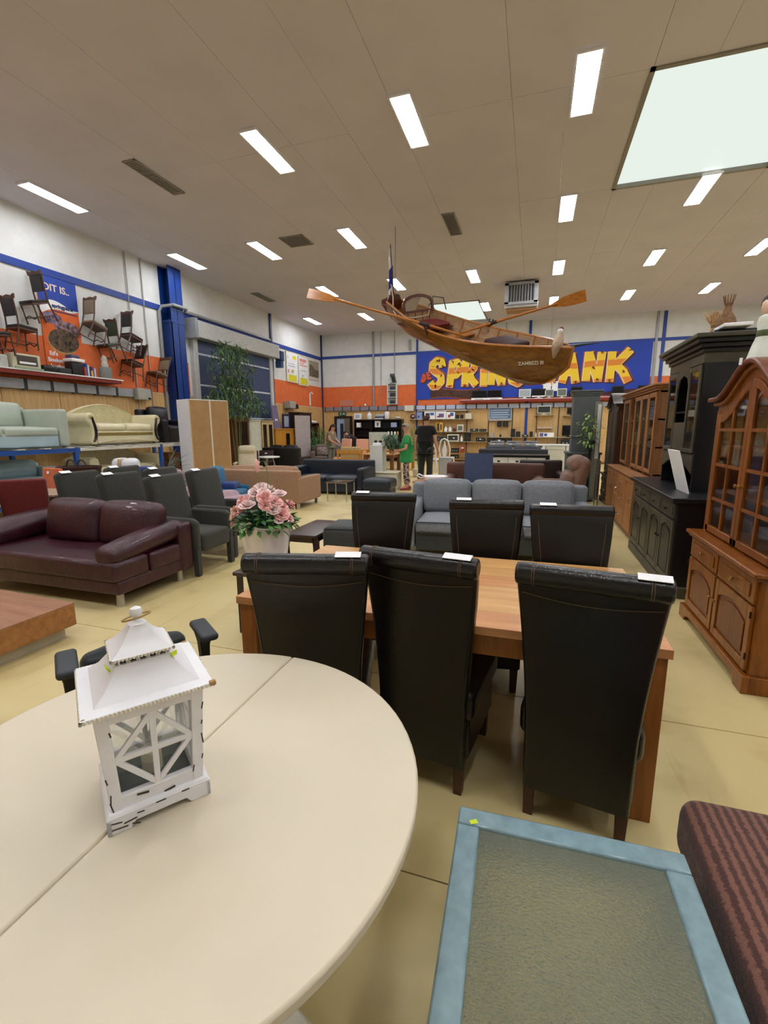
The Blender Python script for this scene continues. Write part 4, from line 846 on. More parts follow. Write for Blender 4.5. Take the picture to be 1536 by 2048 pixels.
# ---- odds and ends in front of the rack
WICK = mat('wicker_dark', '42231c', .7, var=.3, scale=60, bump=.4)
t = thing('basket', 'dark brown oval wicker basket with two loop handles below the cream sofas', 'basket', (-7.25, 5.78, .70))
obj('body', G().lathe([(.2, 0), (.26, .02), (.3, .22), (.32, .27), (.29, .27), (.24, .05)], n=28, fl=lambda r, z, a: (r * 1.3 * (1 - .28 * abs(math.sin(a))), z)), WICK, t)
for x in (-.12, .12): obj('handle', G().tube([(x + .1 * math.cos(a), -.05, .26 + .12 * math.sin(a)) for a in [PI * k / 10 for k in range(11)]], .011, 6), WICK, t)
t = thing('crate_stand', 'plain pale chest under the wicker basket', 'chest', (-7.25, 5.78, 0)); obj('body', G().bb(-.35, .35, -.3, .3, .03, .68), P('crate_pale', 'b5a88c', .6), t, bevel=.006); obj('lid', G().bb(-.37, .37, -.32, .32, .68, .70), P('crate_pale', 'b5a88c', .6), t); obj('foot', G().bb(-.33, .33, -.28, .28, 0, .03), P('crate_pale', 'b5a88c', .6), t)
t = thing('white_stool', 'white two-lobed padded stool with a beige strap behind the charcoal armchairs', 'stool', (-7.55, 7.0, 0))
for s in (-1, 1): obj('lobe', G().rbox((s * .115, 0, .85), (.22, .34, .34), .09, 7, (0, .01, .01)), P('pad_white', 'e8e6ea', .5), t)
obj('strap', G().rbox((0, -.005, .85), (.035, .355, .335), .012, 4), P('strap_beige', 'c8ac84', .6), t); obj('base', G().bb(-.2, .2, -.16, .16, 0, .68), P('pad_base', 'cfc6ae', .6), t, bevel=.01)
LIL = mat('fabric_lilac', '77607e', .9, kind='fabric', var=.08, scale=25); PNK = mat('fabric_dusty_pink', 'ab8f97', .9, kind='fabric', var=.08, scale=25); TEAL = mat('fabric_petrol', '14628c', .85, kind='fabric', var=.08, scale=25); NBL = mat('fabric_royal', '243a78', .85, kind='fabric', var=.06, scale=25)
sofa('armchair', 'lilac armchair whose back shows between basket and white stool', (-7.35, 6.5, 0), .1, .5, .6, LIL, .4, .88, .5, .1, 1, cat='armchair')
t = thing('bolster', 'royal blue rolled cushion on a stand behind the charcoal armchairs', 'cushion', (-7.05, 6.95, .74)); obj('body', G().rbox((0, 0, .07), (.3, .22, .14), .06, 6), NBL, t)
t = thing('stand', 'dark stand under the royal blue rolled cushion', 'stand', (-7.05, 6.95, 0)); obj('post', G().bb(-.12, .12, -.08, .08, .03, .72), BLACK, t); obj('plate', G().bb(-.16, .16, -.12, .12, .72, .74), BLACK, t); obj('foot', G().bb(-.16, .16, -.14, .14, 0, .03), BLACK, t)
t = thing('potted_plant', 'spiky dracaena in a terracotta pot behind the charcoal armchairs', 'plant', (-5.5, 5.85, 0))
obj('pot', G().lathe([(.1, .55), (.15, .57), (.18, .82), (.16, .82), (.12, .7), (.01, .7)], n=20), P('terracotta', '8a4434', .7), t); obj('stand', G().lathe([(.16, 0), (.16, .03), (.04, .05), (.04, .52), (.14, .55), (.02, .56)], n=16), BLACK, t)
random.seed(9); g = G()
for k in range(46):
    g.M = T(0, 0, .86) @ R(random.uniform(0, 2 * PI), 'Z') @ R(-random.uniform(.1, 1.3), 'Y'); v, f = leafg(random.uniform(.3, .5), .035, 7, random.uniform(.3, .9)); g.add(v, f)
obj('leaves', g, P('leaf_dracaena', '33452a', .5, var=.25, scale=12), t, kind='stuff'); obj('trunk', G().cyl((0, 0, .7), (0, 0, .9), .02), P('bark', '6a5a44', .8), t)
sofa('armchair', 'dusty pink armchair half hidden behind the rear charcoal armchairs', (-6.15, 6.5, 0), .2, .8, .7, PNK, .4, .86, .56, .16, 1, cat='armchair', r=.08)
sofa('armchair', 'dusty pink low armchair beside the petrol blue seat, behind the flower pot', (-4.72, 6.15, 0), -1.9, .75, .75, PNK, .36, .58, .5, .16, 1, cat='armchair', r=.08)
t = sofa('armchair', 'petrol blue armchair with a royal blue cushion in front of the beige sofa', (-5.62, 7.35, 0), PI / 2 + .3, .8, .8, TEAL, .42, .84, .48, .08, 1, cat='armchair'); obj('lumbar_cushion', G().rbox((.1, -.1, .5), (.4, .3, .14), .05, 6), NBL, t)
BEI = mat('fabric_beige_brown', 'a27d60', .9, kind='fabric', var=.07, scale=25)
sofa('sofa', 'beige-brown boxy sofa seen from behind in the middle of the floor', (-5.25, 8.46, 0), PI, 1.85, 1.0, BEI, .4, .8, .62, .14, 2, lm=CHROME, leg=.12, r=.03)
NAV = mat('leather_navy', '1a232f', .4, kind='leather', var=.1, scale=5, bump=.06)
sofa('sofa', 'dark navy leather sofa beyond the beige sofa, with a low glass table before it', (-4.78, 10.55, 0), 0, 2.0, .95, NAV, .42, .83, .64, .18, 2, leg=.06, cush=False)
t = thing('glass_table', 'small low glass side table at the end of the beige sofa', 'table', (-4.02, 9.32, 0)); obj('top', G().bb(-.24, .24, -.24, .24, .41, .425), CGL, t); obj('top_frame', G().bb(-.25, .25, -.25, -.235, .4, .43).bb(-.25, .25, .235, .25, .4, .43).bb(-.25, -.235, -.235, .235, .4, .43).bb(.235, .25, -.235, .235, .4, .43), CHROME, t)
for sx in (-1, 1):
    for s2 in (-1, 1): obj('leg', G().cyl((sx * .225, s2 * .225, 0), (sx * .225, s2 * .225, .41), .013), CHROME, t)
t = thing('ottoman', 'black leather ottoman right of the navy sofa', 'ottoman', (-3.36, 10.05, 0)); obj('cushion', G().rbox((0, 0, .31), (.68, .6, .24), .07, 7, (0, 0, .02)), NAV, t); obj('base', G().rbox((0, 0, .13), (.62, .54, .18), .02, 3), NAV, t)
for sx in (-1, 1): obj('foot', G().bb(sx * .27 - .02, sx * .27 + .02, -.22, .22, 0, .05), BLACK, t)
t = thing('tv_cabinet', 'cream low cabinet carrying a white square column, behind the black ottoman', 'cabinet', (-3.72, 11.38, 0)); obj('body', G().bb(-.44, .44, -.26, .26, .05, .44), CREAM, t, bevel=.006); obj('top', G().bb(-.47, .47, -.29, .29, .44, .47), P('cream_top', 'e6deC0'.lower(), .4), t, bevel=.006); obj('plinth', G().bb(-.42, .42, -.24, .24, 0, .05), CREAM, t)
for s in (-1, 1): d = obj('door', G().bb(s * .22 - .2, s * .22 + .2, -.275, -.26, .08, .42), CREAM, t, bevel=.004); obj('knob', knob(s * .05, -.275, .28), BRASS, d)
t = thing('column_stand', 'white square display column standing on the cream low cabinet', 'stand', (-3.84, 11.38, .47)); obj('shaft', G().bb(-.17, .17, -.17, .17, .02, .64), WPAINT, t, bevel=.004); obj('cap', G().bb(-.175, .175, -.175, .175, .64, .66), WPAINT, t); obj('base', G().bb(-.175, .175, -.175, .175, 0, .02), WPAINT, t)
t = thing('dish', 'white dish with two dark jars on top of the white column', 'dish', (-3.84, 11.38, 1.13)); obj('tray', G().rbox((0, 0, .035), (.24, .18, .07), .02, 4), PAPER, t)
for s in (-1, 1): obj('jar', G().lathe([(.03, .07), (.042, .09), (.042, .12), (.02, .14)], (s * .065, 0, 0), 12), P('jar_dark', '2a2226', .3), t)
# ---- white wardrobe turned backwards
t = thing('wardrobe', 'white wardrobe turned round, showing its brown hardboard back in two sheets', 'wardrobe', (-7.62, 8.95, 0), math.radians(67))
obj('carcass', G().bb(0, 1.0, .006, .58, .02, 2.26), WPAINT, t)
HB = P('hardboard', 'b08a5c', .8, var=.06, scale=6)
for a, b in ((.03, .5), (.54, .97)): obj('back_sheet', G().bb(a, b, 0, .006, .05, 2.24), HB, t)
obj('joint_strip', G().bb(.5, .54, -.004, .006, .05, 2.24), P('strip_pale', 'e4d6bc', .6), t); obj('plinth', G().bb(.02, .98, .02, .56, 0, .02), WPAINT, t)
for a, b in ((0, .03), (.97, 1.0)): obj('edge', G().bb(a, b, -.002, .006, .02, 2.26), P('edge_tan', 'c9a878', .6), t)
obj('side_panel', G().bb(-.006, 0, .0, .58, .02, 2.26), P('side_white', 'e6e8f2', .4, var=.02, bump=0), t)
# ================================================================ hanging rowing boat
VAR = wood('varnish_brown', '87560f', '663d08', .22, 2, bump=.02); VARL = wood('varnish_light', 'b4732c', '96581e', .3, 2.5, bump=.02); MAHG = wood('mahogany_red', '5e2a14', '43190b', .25, 3)
BL = 4.976
def bmat(): return Matrix(((.7649, .6285, .1333, -3.38), (-.549, .7458, -.3765, 11.24), (-.337, .2142, .9167, 3.946), (0, 0, 0, 1)))
def BW(x, y, z): return bmat() @ Vector((x, y, z))
bt = thing('rowing_boat', 'varnished wooden rowing boat hanging bow-down from the ceiling', 'boat'); bt.matrix_world = bmat()
def hb(s): return .2 + .46 * math.sin(PI * min(1, s / .55) / 2) if s < .55 else max(.012, .66 * (1 - ((s - .55) / .45) ** 2.3))
def gz(s): return .6 - .2 * math.sin(PI * s) ** 1.2
def kz(s): return .28 * (1 - s / .25) ** 2 - .02 if s < .25 else (-.02 - .17 * ((s - .25) / .55) ** 1.5 if s < .8 else -.19 + .5 * ((s - .8) / .2) ** 2.6)
def hp(s, j, off=0):      # j 0 keel .. 1 gunwale
    b, k, g = hb(s) + off, kz(s) - off * .6, gz(s)
    y_ = b * math.sin(j * PI / 2) ** .85; z = k + (g - k) * (1 - math.cos(j * PI / 2)) ** .9
    return (s * BL + (.0 if s < .9 else 0), y_, z)
SN = [k / 26 for k in range(27)]
for side in (-1, 1):
    for a, b in ((0, .34), (.34, .6), (.6, .8), (.8, 1.0)):
        js = [a + (b - a) * k / 3 for k in range(4)]
        secs = []
        for s in SN:
            o = [hp(s, j, .014 + .006 * (1 - (j - a) / (b - a))) for j in js]; i = [hp(s, j, 0) for j in js[::-1]]
            secs.append([(p[0], p[1] * side, p[2]) for p in o + i])
        obj('hull_plank', G().loft(secs), VAR, bt)
    obj('gunwale', G().tube([(s * BL, side * (hb(s) + .012), gz(s) + .008) for s in SN], .022, 6), VARL, bt)
    for s in (.16, .26, .36, .46, .56, .66, .76, .84): obj('rib', G().tube([(s * BL, side * hp(s, j)[1] * .985, hp(s, j)[2] + .012) for j in (.15, .35, .55, .75, 1)], .014, 5), VARL, bt)
    obj('inner_lining', G().loft([[(hp(s, j)[0], side * (hp(s, j)[1] - .004), hp(s, j)[2] + .006) for j in (0, .2, .4, .6, .8, 1)] for s in SN[1:-1]], False, False), wood('lining_tan', 'b08a62', '8f6a44', .45, 3), bt)
obj('stem_post', G().tube([(BL * s, 0, kz(s) - .01) for s in (.8, .86, .92, .96, .98, 1)] + [(BL + .005, 0, .45), (BL + .0, 0, .63)], .026, 6), VARL, bt)
obj('keel', G().tube([(BL * s, 0, kz(s) - .02) for s in (0, .1, .25, .5, .8)], .022, 6), VAR, bt)
obj('transom', G().prism([(-.2, .62), (-.19, .5), (-.12, .36), (0, .3), (.12, .36), (.19, .5), (.2, .62), (.14, .74), (0, .78), (-.14, .74)], -.02, .02, 'x'), MAHG, bt)
obj('rudder', G().prism([(-.05, .2), (-.05, .8), (-.12, .82), (-.14, .7), (-.34, .62), (-.5, .56), (-.5, .46), (-.3, .34)], -.014, .014, 'y'), MAHG, bt)
obj('rudder_trim', G().bb(-.48, -.06, -.017, .017, .47, .48), VARL, bt)
for s in (.42, .64): obj('thwart', G().bb(s * BL - .11, s * BL + .11, -hb(s) + .03, hb(s) - .03, .2, .225), VARL, bt, bevel=.004)
obj('stern_seat', G().bb(.8, 1.6, -.46, .46, .28, .3), MAHG, bt); obj('seat_cushion', G().rbox((1.3, 0, .33), (.5, .86, .07), .03, 6), P('cushion_red', '6a1010', .7), bt, label='dark red stern seat cushion')
obj('bow_cushion', G().rbox((3.55, .05, .38), (.6, .62, .12), .05, 6, (0, 0, .03)), P('cushion_wine', '300a0c', .7), bt)
bk = obj('seat_back', G().prism([(-.42, .0), (-.43, .2), (-.36, .3), (-.18, .36), (0, .375), (.18, .36), (.36, .3), (.43, .2), (.42, 0), (.36, 0), (.365, .19), (.31, .25), (.16, .3), (0, .315), (-.16, .3), (-.31, .25), (-.365, .19), (-.36, 0)], 0, .03, 'x').bb(0, .03, -.4, .4, .0, .05), MAHG, bt, loc=(.92, .02, .5)); bk.rotation_euler = (0, -.25, 0)
obj('cane_mesh', G().prism([(-.37, .05), (-.365, .19), (-.31, .25), (-.16, .3), (0, .315), (.1, .3), (-.1, .05)], .013, .017, 'x'), P('cane', '8e7a60', .7), bk)
for y_ in (-.3, -.1, .1, .3): obj('spindle', G().cyl((.0, y_, -.16), (.015, y_, .02), .01, n=6), MAHG, bk)
ROPE = P('rope_beige', 'b9a58c', .8)
def rope(pts, n=14, r=.012):
    ps = []
    for i in range(len(pts) - 1):
        for k in range(n): ps.append(Vector(pts[i]).lerp(Vector(pts[i + 1]), k / n))
    return G().tube(ps + [Vector(pts[-1])], r, 6)
obj('steering_line', G().tube([(-.1, -.02, .95), (.1, -.1, .7), (.4, -.3, .5), (.8, -.5, .47)], .014, 6), ROPE, bt); obj('steering_line', G().tube([(.8, -.5, .47), (1.0, -.2, .42), (1.05, .2, .45), (.8, .45, .6)], .014, 6), ROPE, bt)
obj('rail', G().tube([(.75, .46, .55), (.82, .5, .78), (1.1, .56, .78), (1.2, .58, .55)], .012, 6), P('iron_dark', '4a4440', .5, metal=.6), bt)
for x, y_ in ((2.06, -.66), (2.5, .66)): obj('rowlock', G().tube([(x - .05, y_ - .02 * (1 if y_ > 0 else -1) * -1, .56), (x - .04, y_ * 1.03, .46), (x, y_ * 1.03, .42), (x + .04, y_ * 1.03, .46), (x + .05, y_ * 1.03, .56)], .016, 6).tube([(x, y_ * .95, .3), (x, y_ * 1.03, .42)], .014, 6), P('iron_dark', '4a4440', .5), bt)
tx = text_geo('ZAMBEZI III', .085, .003, .001); q0, q1, q2 = [Vector((p[0], -p[1], p[2])) for p in (hp(.86, .72, .03), hp(.93, .72, .03), hp(.895, .82, .03))]
ex_ = (q1 - q0).normalized(); ez_ = ((q2 - (q0 + q1) / 2)); ez_ = (ez_ - ex_ * ez_.dot(ex_)).normalized(); en_ = ex_.cross(ez_); cc = (q0 + q1) / 2 + en_ * .012
obj('lettering', xf(tx, Matrix(((ex_.x, ez_.x, en_.x, cc.x), (ex_.y, ez_.y, en_.y, cc.y), (ex_.z, ez_.z, en_.z, cc.z), (0, 0, 0, 1)))), P('letter_white', 'e6dcc8', .6), bt, label='white lettering near the bow')
obj('flag_staff', G().cyl((-.02, 0, .75), (-.18, 0, 1.75), .012, n=6), MAHG, bt)
def flag_part(i0, i1):
    vs = []; fs = []; n = i1 - i0
    for i in range(n + 1):
        for j in range(5):
            u = (i + i0) / 7; v = j / 4; vs.append((-.03 - .14 * u - v * (.16 * (1 - u * .7)), .03 * math.sin(5 * v + 2 * u), .85 + .88 * u - v * .18))
    for i in range(n):
        for j in range(4): fs.append((i * 5 + j, i * 5 + j + 1, (i + 1) * 5 + j + 1, (i + 1) * 5 + j))
    return G().add(vs, fs)
FL = obj('flag', flag_part(4, 7), P('flag_white', 'e6e6ea', .8), bt, label='furled white and blue flag at the stern'); obj('blue_stripe', flag_part(1, 4), P('flag_blue', '1f2f86', .8), FL); obj('white_stripe', flag_part(0, 1), MATS['flag_white'], FL)
t = thing('fender', 'round beige canvas fender hanging at the bow of the boat', 'fender'); t.matrix_world = bmat() @ T(4.7, -.02, .57) @ R(.5, 'Z') @ R(.5, 'X')
obj('body', G().rbox((0, 0, 0), (.12, .34, .38), .055, 6, (.02, .03, .04)), P('canvas_beige', 'b79f88', .8), t); obj('cap', G().ball((0, .12, .2), .05, 8), P('canvas_white', 'd8d2cc', .8), t); obj('red_knob', G().ball((0, .19, .2), .035, 8), P('knob_red', '6a2a22', .6), t)
def boatpole(name, label, cat, a, b, r, m): return one(name, G().cyl(BW(*a), BW(*b), r, r * .9, 8), m, label, cat)
t = thing('boat_hook', 'dark metal-tipped boat hook lying across the bow of the boat', 'pole'); obj('shaft', G().cyl(BW(4.3, -.12, .45), BW(4.95, .05, .62), .018, n=8), VAR, t); obj('tip', G().tube([BW(4.9, .04, .61), BW(5.05, .09, .66), BW(5.3, .2, .73)], [.03, .02, .006], 8), P('iron_blue', '3c4048', .45, metal=.4), t)
def oar(label, tip, piv, han):
    t = thing('oar', label, 'oar'); a, p, h = BW(*tip), BW(*piv), BW(*han); d = (a - p).normalized(); up_ = Vector((0, 0, 1)); sd = d.cross(up_).normalized(); nn = sd.cross(d)
    ln = (a - p).length; bs = p + d * (ln - .62)
    obj('shaft', G().tube([h, p, bs + d * .1], [.022, .03, .024], 10), VARL, t); obj('handle', G().tube([h - d * .16, h - d * .14, h], [.012, .018, .02], 8), VARL, t)
    wd_ = nn * .95 + sd * .3; wd_.normalize(); th = d.cross(wd_)
    secs = []
    for u, w_ in ((0, .03), (.15, .055), (.35, .085), (.6, .1), (.85, .105), (1, .1)):
        c = bs + d * (.62 * u) + th * (.05 * u * u); secs.append([tuple(c + wd_ * w_ * q + th * e) for q, e in ((-1, -.006), (1, -.006), (1, .006), (-1, .006))])
    obj('blade', G().loft(secs), VARL, t); obj('leather_collar', G().tube([p - d * .1, p + d * .12], .036, 10), P('collar_dark', '2c241e', .6), t)
oar('wooden oar reaching out to the left of the boat', (.66, -2.52, 1.08), (2.06, -.70, .53), (2.45, -.18, .36))
oar('wooden oar reaching out to the right of the boat', (4.1, 1.36, 1.16), (2.52, .68, .48), (2.25, .15, .31))
CAB = P('cable_grey', '6d6862', .6)
pipe('thin cable holding the stern of the boat from the ceiling', [tuple(BW(.05, 0, .75)), (BW(.05, 0, .75).x, BW(.05, 0, .75).y, ZC)], .008, CAB, 6, 'cable', 'cable')
q = BW(4.55, 0, .62); pipe('thin cable holding the bow of the boat from the ceiling', [tuple(q), (q.x, q.y, ZC)], .003, CAB, 6, 'cable', 'cable')
# ================================================================ mural on the back wall
t = thing('mural', 'wide blue painted sign with yellow graffiti lettering on the back wall', 'sign', (0, YB - .03, 0))
MB = P('mural_blue', '1a3fae', .6, var=.05, scale=1)
for a, b in ((-5.33, -1.0), (-1.0, 1.5), (1.5, 4.32)): obj('panel', G().bb(a + .002, b - .002, -.02, .025, 2.88, 4.96), MB, t)
LY = bpy.data.materials.new('graffiti_yellow'); LY.use_nodes = True; N = LY.node_tree.nodes; L = LY.node_tree.links; tc = N.new('ShaderNodeTexCoord'); wv = N.new('ShaderNodeTexWave'); wv.bands_direction = 'Z'; wv.inputs['Scale'].default_value = .42; wv.inputs['Distortion'].default_value = 2.2; wv.inputs['Detail'].default_value = 1
L.new(tc.outputs['Object'], wv.inputs['Vector']); cr = N.new('ShaderNodeValToRGB'); cr.color_ramp.interpolation = 'CONSTANT'; e = cr.color_ramp.elements; e[0].color = srgb('f6cf2e'); e[1].position = .74; e[1].color = srgb('e58a2c'); L.new(wv.outputs['Fac'], cr.inputs[0]); L.new(cr.outputs[0], N['Principled BSDF'].inputs['Base Color']); N['Principled BSDF'].inputs['Roughness'].default_value = .6
OUTL = P('graffiti_outline', 'a8502a', .6); DKB = P('graffiti_shadow', '5a2426', .6); CRMW = P('graffiti_cream', 'f4d9b0', .6); BLOT = P('graffiti_blot', '6e2a12', .6)
GL = {'S': [[(.88, .8), (.78, .97), (.45, 1), (.15, .86), (.14, .66), (.45, .54), (.82, .42), (.88, .2), (.6, .02), (.3, 0), (.08, .14)]], 'P': [[(.2, 0), (.24, 1)], [(.1, .92), (.6, 1), (.85, .88), (.86, .66), (.62, .5), (.26, .46)]],
      'R': [[(.16, 0), (.22, 1)], [(.1, .92), (.6, 1), (.84, .88), (.82, .66), (.6, .52), (.24, .48)], [(.42, .5), (.66, .2), (.95, .02)]], 'I': [[(.45, 0), (.55, .66)], [(.38, .93), (.72, .97)]], 'N': [[(.12, 0), (.1, 1)], [(.12, .98), (.5, .45), (.84, .02)], [(.86, 0), (.9, 1)]],
      'G': [[(.88, .86), (.55, 1), (.2, .86), (.08, .5), (.22, .12), (.6, 0), (.9, .12), (.9, .42), (.58, .42)]], 'L': [[(.2, 1), (.16, .04), (.85, 0)]], 'A': [[(.04, 0), (.3, .6), (.46, 1)], [(.46, 1), (.7, .55), (.92, 0)], [(.24, .36), (.74, .36)]], 'K': [[(.14, 0), (.2, 1)], [(1.0, 1.04), (.5, .66), (.24, .46)], [(.4, .56), (.75, .3), (.98, -.04)]],
      'D': [[(.15, 0), (.2, 1)], [(.1, .95), (.6, .9), (.9, .5), (.6, .08), (.1, .04)]], 'E': [[(.85, 1), (.2, .95), (.15, .05), (.85, 0)], [(.2, .5), (.7, .52)]]}
def stroke_letter(ch, w_, h, th, d0, d1):
    g = G(); hf = th / 2; e = 0
    for pl in GL[ch]:
        q = [(p[0] * w_ - w_ / 2, p[1] * h - h / 2) for p in pl]
        for (xa, za), (xb, zb) in zip(q[:-1], q[1:]):
            l = math.hypot(xb - xa, zb - za); ux, uz = (xb - xa) / l * .04, (zb - za) / l * .04; nx, nz = -(zb - za) / l * hf, (xb - xa) / l * hf
            g.prism([(xa - ux + nx, za - uz + nz), (xa - ux - nx, za - uz - nz), (xb + ux - nx, zb + uz - nz), (xb + ux + nx, zb + uz + nz)], d0 - e, d1 - e, 'y'); e += .00035
        for x, z in q[1:-1]: g.prism([(x + hf * math.cos(a), z + hf * math.sin(a)) for a in [2 * PI * k / 14 for k in range(14)]], d0 - e, d1 - e, 'y')
        e += .0003
    return g
def graffiti(ch, x, z, w_, h, th, rot, m, o1=.16, o2=.09):
    M = T(x, 0, z) @ R(rot, 'Y')
    obj('letter_outline', xf(stroke_letter(ch, w_, h, th + o1, -.028, -.022), M), OUTL if m is LY else DKB, t); obj('letter_shadow', xf(stroke_letter(ch, w_, h, th + o2, -.034, -.029), T(.05, 0, -.06) @ M), DKB, t)
    obj('letter_edge', xf(stroke_letter(ch, w_, h, th + o2 * .6, -.040, -.036), T(-.012, 0, -.012) @ M), CRMW if m is LY else OUTL, t); obj('letter', xf(stroke_letter(ch, w_, h, th, -.047, -.043), M), m, t)
    if m is LY:
        for k in range(3):
            p = random.choice(random.choice(GL[ch])); q = M @ Vector((p[0] * w_ - w_ / 2, 0, p[1] * h - h / 2)); b = G()
            for j in range(4): a = random.uniform(0, PI); b.box((q.x + random.uniform(-.03, .03), -.054 - j * .0006, q.z + random.uniform(-.03, .03)), (.11, .004, .025), ry=a)
            obj('splash', b, BLOT, t, kind='stuff')
random.seed(21)
for ch, x, z, w_, h, rot in (('S', -4.42, 4.02, .62, 1.15, .06), ('P', -3.6, 3.95, .58, 1.08, .1), ('R', -2.92, 4.02, .62, 1.12, -.02), ('I', -2.3, 3.95, .5, 1.05, -.06), ('N', -1.7, 4.0, .62, 1.05, .05), ('G', -.9, 4.0, .62, 1.05, -.04), ('P', -.15, 4.02, .56, 1.05, .08), ('L', .5, 4.0, .52, 1.05, 0), ('A', 1.3, 4.02, .62, 1.12, .04), ('N', 2.2, 4.05, .62, 1.1, .06), ('K', 3.12, 4.02, .82, 1.12, -.02)): graffiti(ch, x, z, w_, h, .27, rot, LY)
graffiti('D', -5.03, 3.84, .18, .32, .075, .25, P('graffiti_red', 'd8543c', .6), .06, .05); graffiti('E', -4.8, 3.96, .16, .28, .07, -.2, MATS['graffiti_red'], .06, .05)
n = 24; ps = [-4.72 + 2.3 * k / n for k in range(n + 1)]
def sole(o): return [(x, 2.93 - o + .05 * math.sin((x + 4.7) * 2.6)) for x in ps] + [(x, 3.28 + o + .05 * math.sin((x + 4.7) * 2.6 + .7)) for x in ps[::-1]]
obj('plank_outline', G().prism(sole(.03), -.028, -.02, 'y'), OUTL, t); obj('diving_plank', G().prism(sole(0), -.036, -.028, 'y'), mat('graffiti_brown', '4e2c1e', .6, var=.35, scale=7), t)
n = 10; ps = [1.3 + 3.0 * k / n for k in range(n + 1)]; obj('diving_plank', G().prism([(x, 2.9) for x in ps] + [(x, 3.06 + .05 * math.sin(k)) for k, x in list(enumerate(ps))[::-1]], -.03, -.02, 'y'), P('graffiti_plum', '4a1f22', .6), t)
# ================================================================ left wall: banner, chairs, shelf
def LW_(y_, z, d=0): return T(XL + .01 + d, y_, z) @ Matrix(((0, 0, 1, 0), (1, 0, 0, 0), (0, 1, 0, 0), (0, 0, 0, 1)))
t = thing('banner', 'tall orange and blue shop banner among the chairs on the left wall', 'banner', (0, 0, 0))
obj('board', G().bb(XL + .012, XL + .03, 7.72, 8.62, 2.85, 4.86), P('banner_orange', 'e0682a', .6, var=.04), t)
n = 16; ys_ = [7.72 + .9 * k / n for k in range(n + 1)]
obj('blue_field', G().prism([(a, 4.86) for a in ys_] + [(a, 4.24 + .1 * math.sin((a - 7.6) * 5 - .3) + .12 * (a - 7.72)) for a in ys_[::-1]], XL + .03, XL + .033, 'x'), P('banner_blue', '2244a4', .6), t)
obj('white_swoosh', G().prism([(a, 4.25 + .1 * math.sin((a - 7.6) * 5 - .3) + .12 * (a - 7.72)) for a in ys_] + [(a, 4.2 - .18 * math.cos((a - 7.72) * 1.7) + .1 * math.sin((a - 7.6) * 5 - .3) + .17 * (a - 7.72)) for a in ys_[::-1]], XL + .033, XL + .036, 'x'), PAPER, t)
def btext(s, y_, z, size, m, d=.026): return obj('lettering', xf(text_geo(s, size, .002, .004), LW_(y_, z, d)), m, t)
btext('DIT IS..', 8.14, 4.63, .2, P('banner_cream', 'f0d6c0', .6)); btext('springplank', 8.24, 4.27, .11, P('banner_navy', '20306e', .6), .03)
obj('underline', G().bb(XL + .033, XL + .037, 7.98, 8.58, 4.15, 4.17), P('banner_navy', '20306e', .6), t)
def ell(cy_, cz, a, b, x0, m, name): obj(name, G().prism([(cy_ + a * math.cos(q), cz + b * math.sin(q)) for q in [2 * PI * k / 28 for k in range(28)]], XL + x0, XL + x0 + .004, 'x'), m, t)
PH = [mat('photo_violet', '7a6a84', .6, var=.7, scale=14), mat('photo_brown', '5a4632', .6, var=.8, scale=11), mat('photo_sand', 'c79a5a', .6, var=.2)]
ell(7.97, 4.0, .22, .13, .03, PH[0], 'photo'); ell(8.3, 3.83, .3, .15, .034, mat('photo_mauve', '8d6f78', .6, var=.7, scale=14), 'photo'); ell(8.16, 3.52, .36, .27, .03, PH[2], 'photo_rim'); ell(8.18, 3.55, .36, .25, .038, PH[1], 'photo')
for s, y_, z in (("Ed's", 7.9, 3.24), ('Boekenhoek', 8.06, 3.1), ('boeken', 7.98, 2.97)): btext(s, y_, z, .12, PAPER, .022)
WCH = wood('antique_wood', '5a3520', '3c2010', .4, 5); BKL = [P('chair_leather_dark', '1e1218', .4), P('chair_leather_green', '3a4230', .5), P('chair_leather_tan', '7a6a54', .5)]
def wallchair(label, y_, z, face, tilt, m, back=True):
    t = thing('antique_chair', label, 'chair', (XL + .03, y_, z), 0, 'chairs hung on the wall'); t.rotation_euler = (tilt, 0, 0); t.scale = (.88, .88, .88); f = face
    # local: x out from the wall, y along the wall (face*y is the front), origin at the seat
    obj('seat', G().rbox((.23, 0, 0), (.42, .44, .06), .02, 4), m, t)
    for x in (.04, .42):
        obj('rear_post', G().tube([(x, -f * .27, -.48), (x, -f * .2, -.05), (x, -f * .22, .2), (x, -f * .3, .62)], .02, 6), WCH, t)
        obj('front_leg', G().tube([(x, f * .2, -.03), (x, f * .2, -.2), (x, f * .21, -.48)], [.022, .015, .02], 6), WCH, t); obj('side_stretcher', G().cyl((x, -f * .25, -.34), (x, f * .2, -.34), .013, n=6), WCH, t)
    obj('seat_rail', G().bb(.03, .43, -.22, .22, -.07, -.03), WCH, t); obj('stretcher', G().tube([(.04, f * .2, -.34), (.16, f * .2, -.3), (.3, f * .2, -.38), (.42, f * .2, -.34)], .013, 6), WCH, t)
    obj('back_panel', G().rbox((.23, -f * .25, .38), (.34, .04, .36), .015, 4, rx=f * .18), m, t); obj('crest_rail', G().prism([(.02, .56), (.02, .66), (.1, .62), (.23, .65), (.36, .62), (.44, .66), (.44, .56)], -f * .27 - .02, -f * .27 + .02, 'y'), WCH, t)
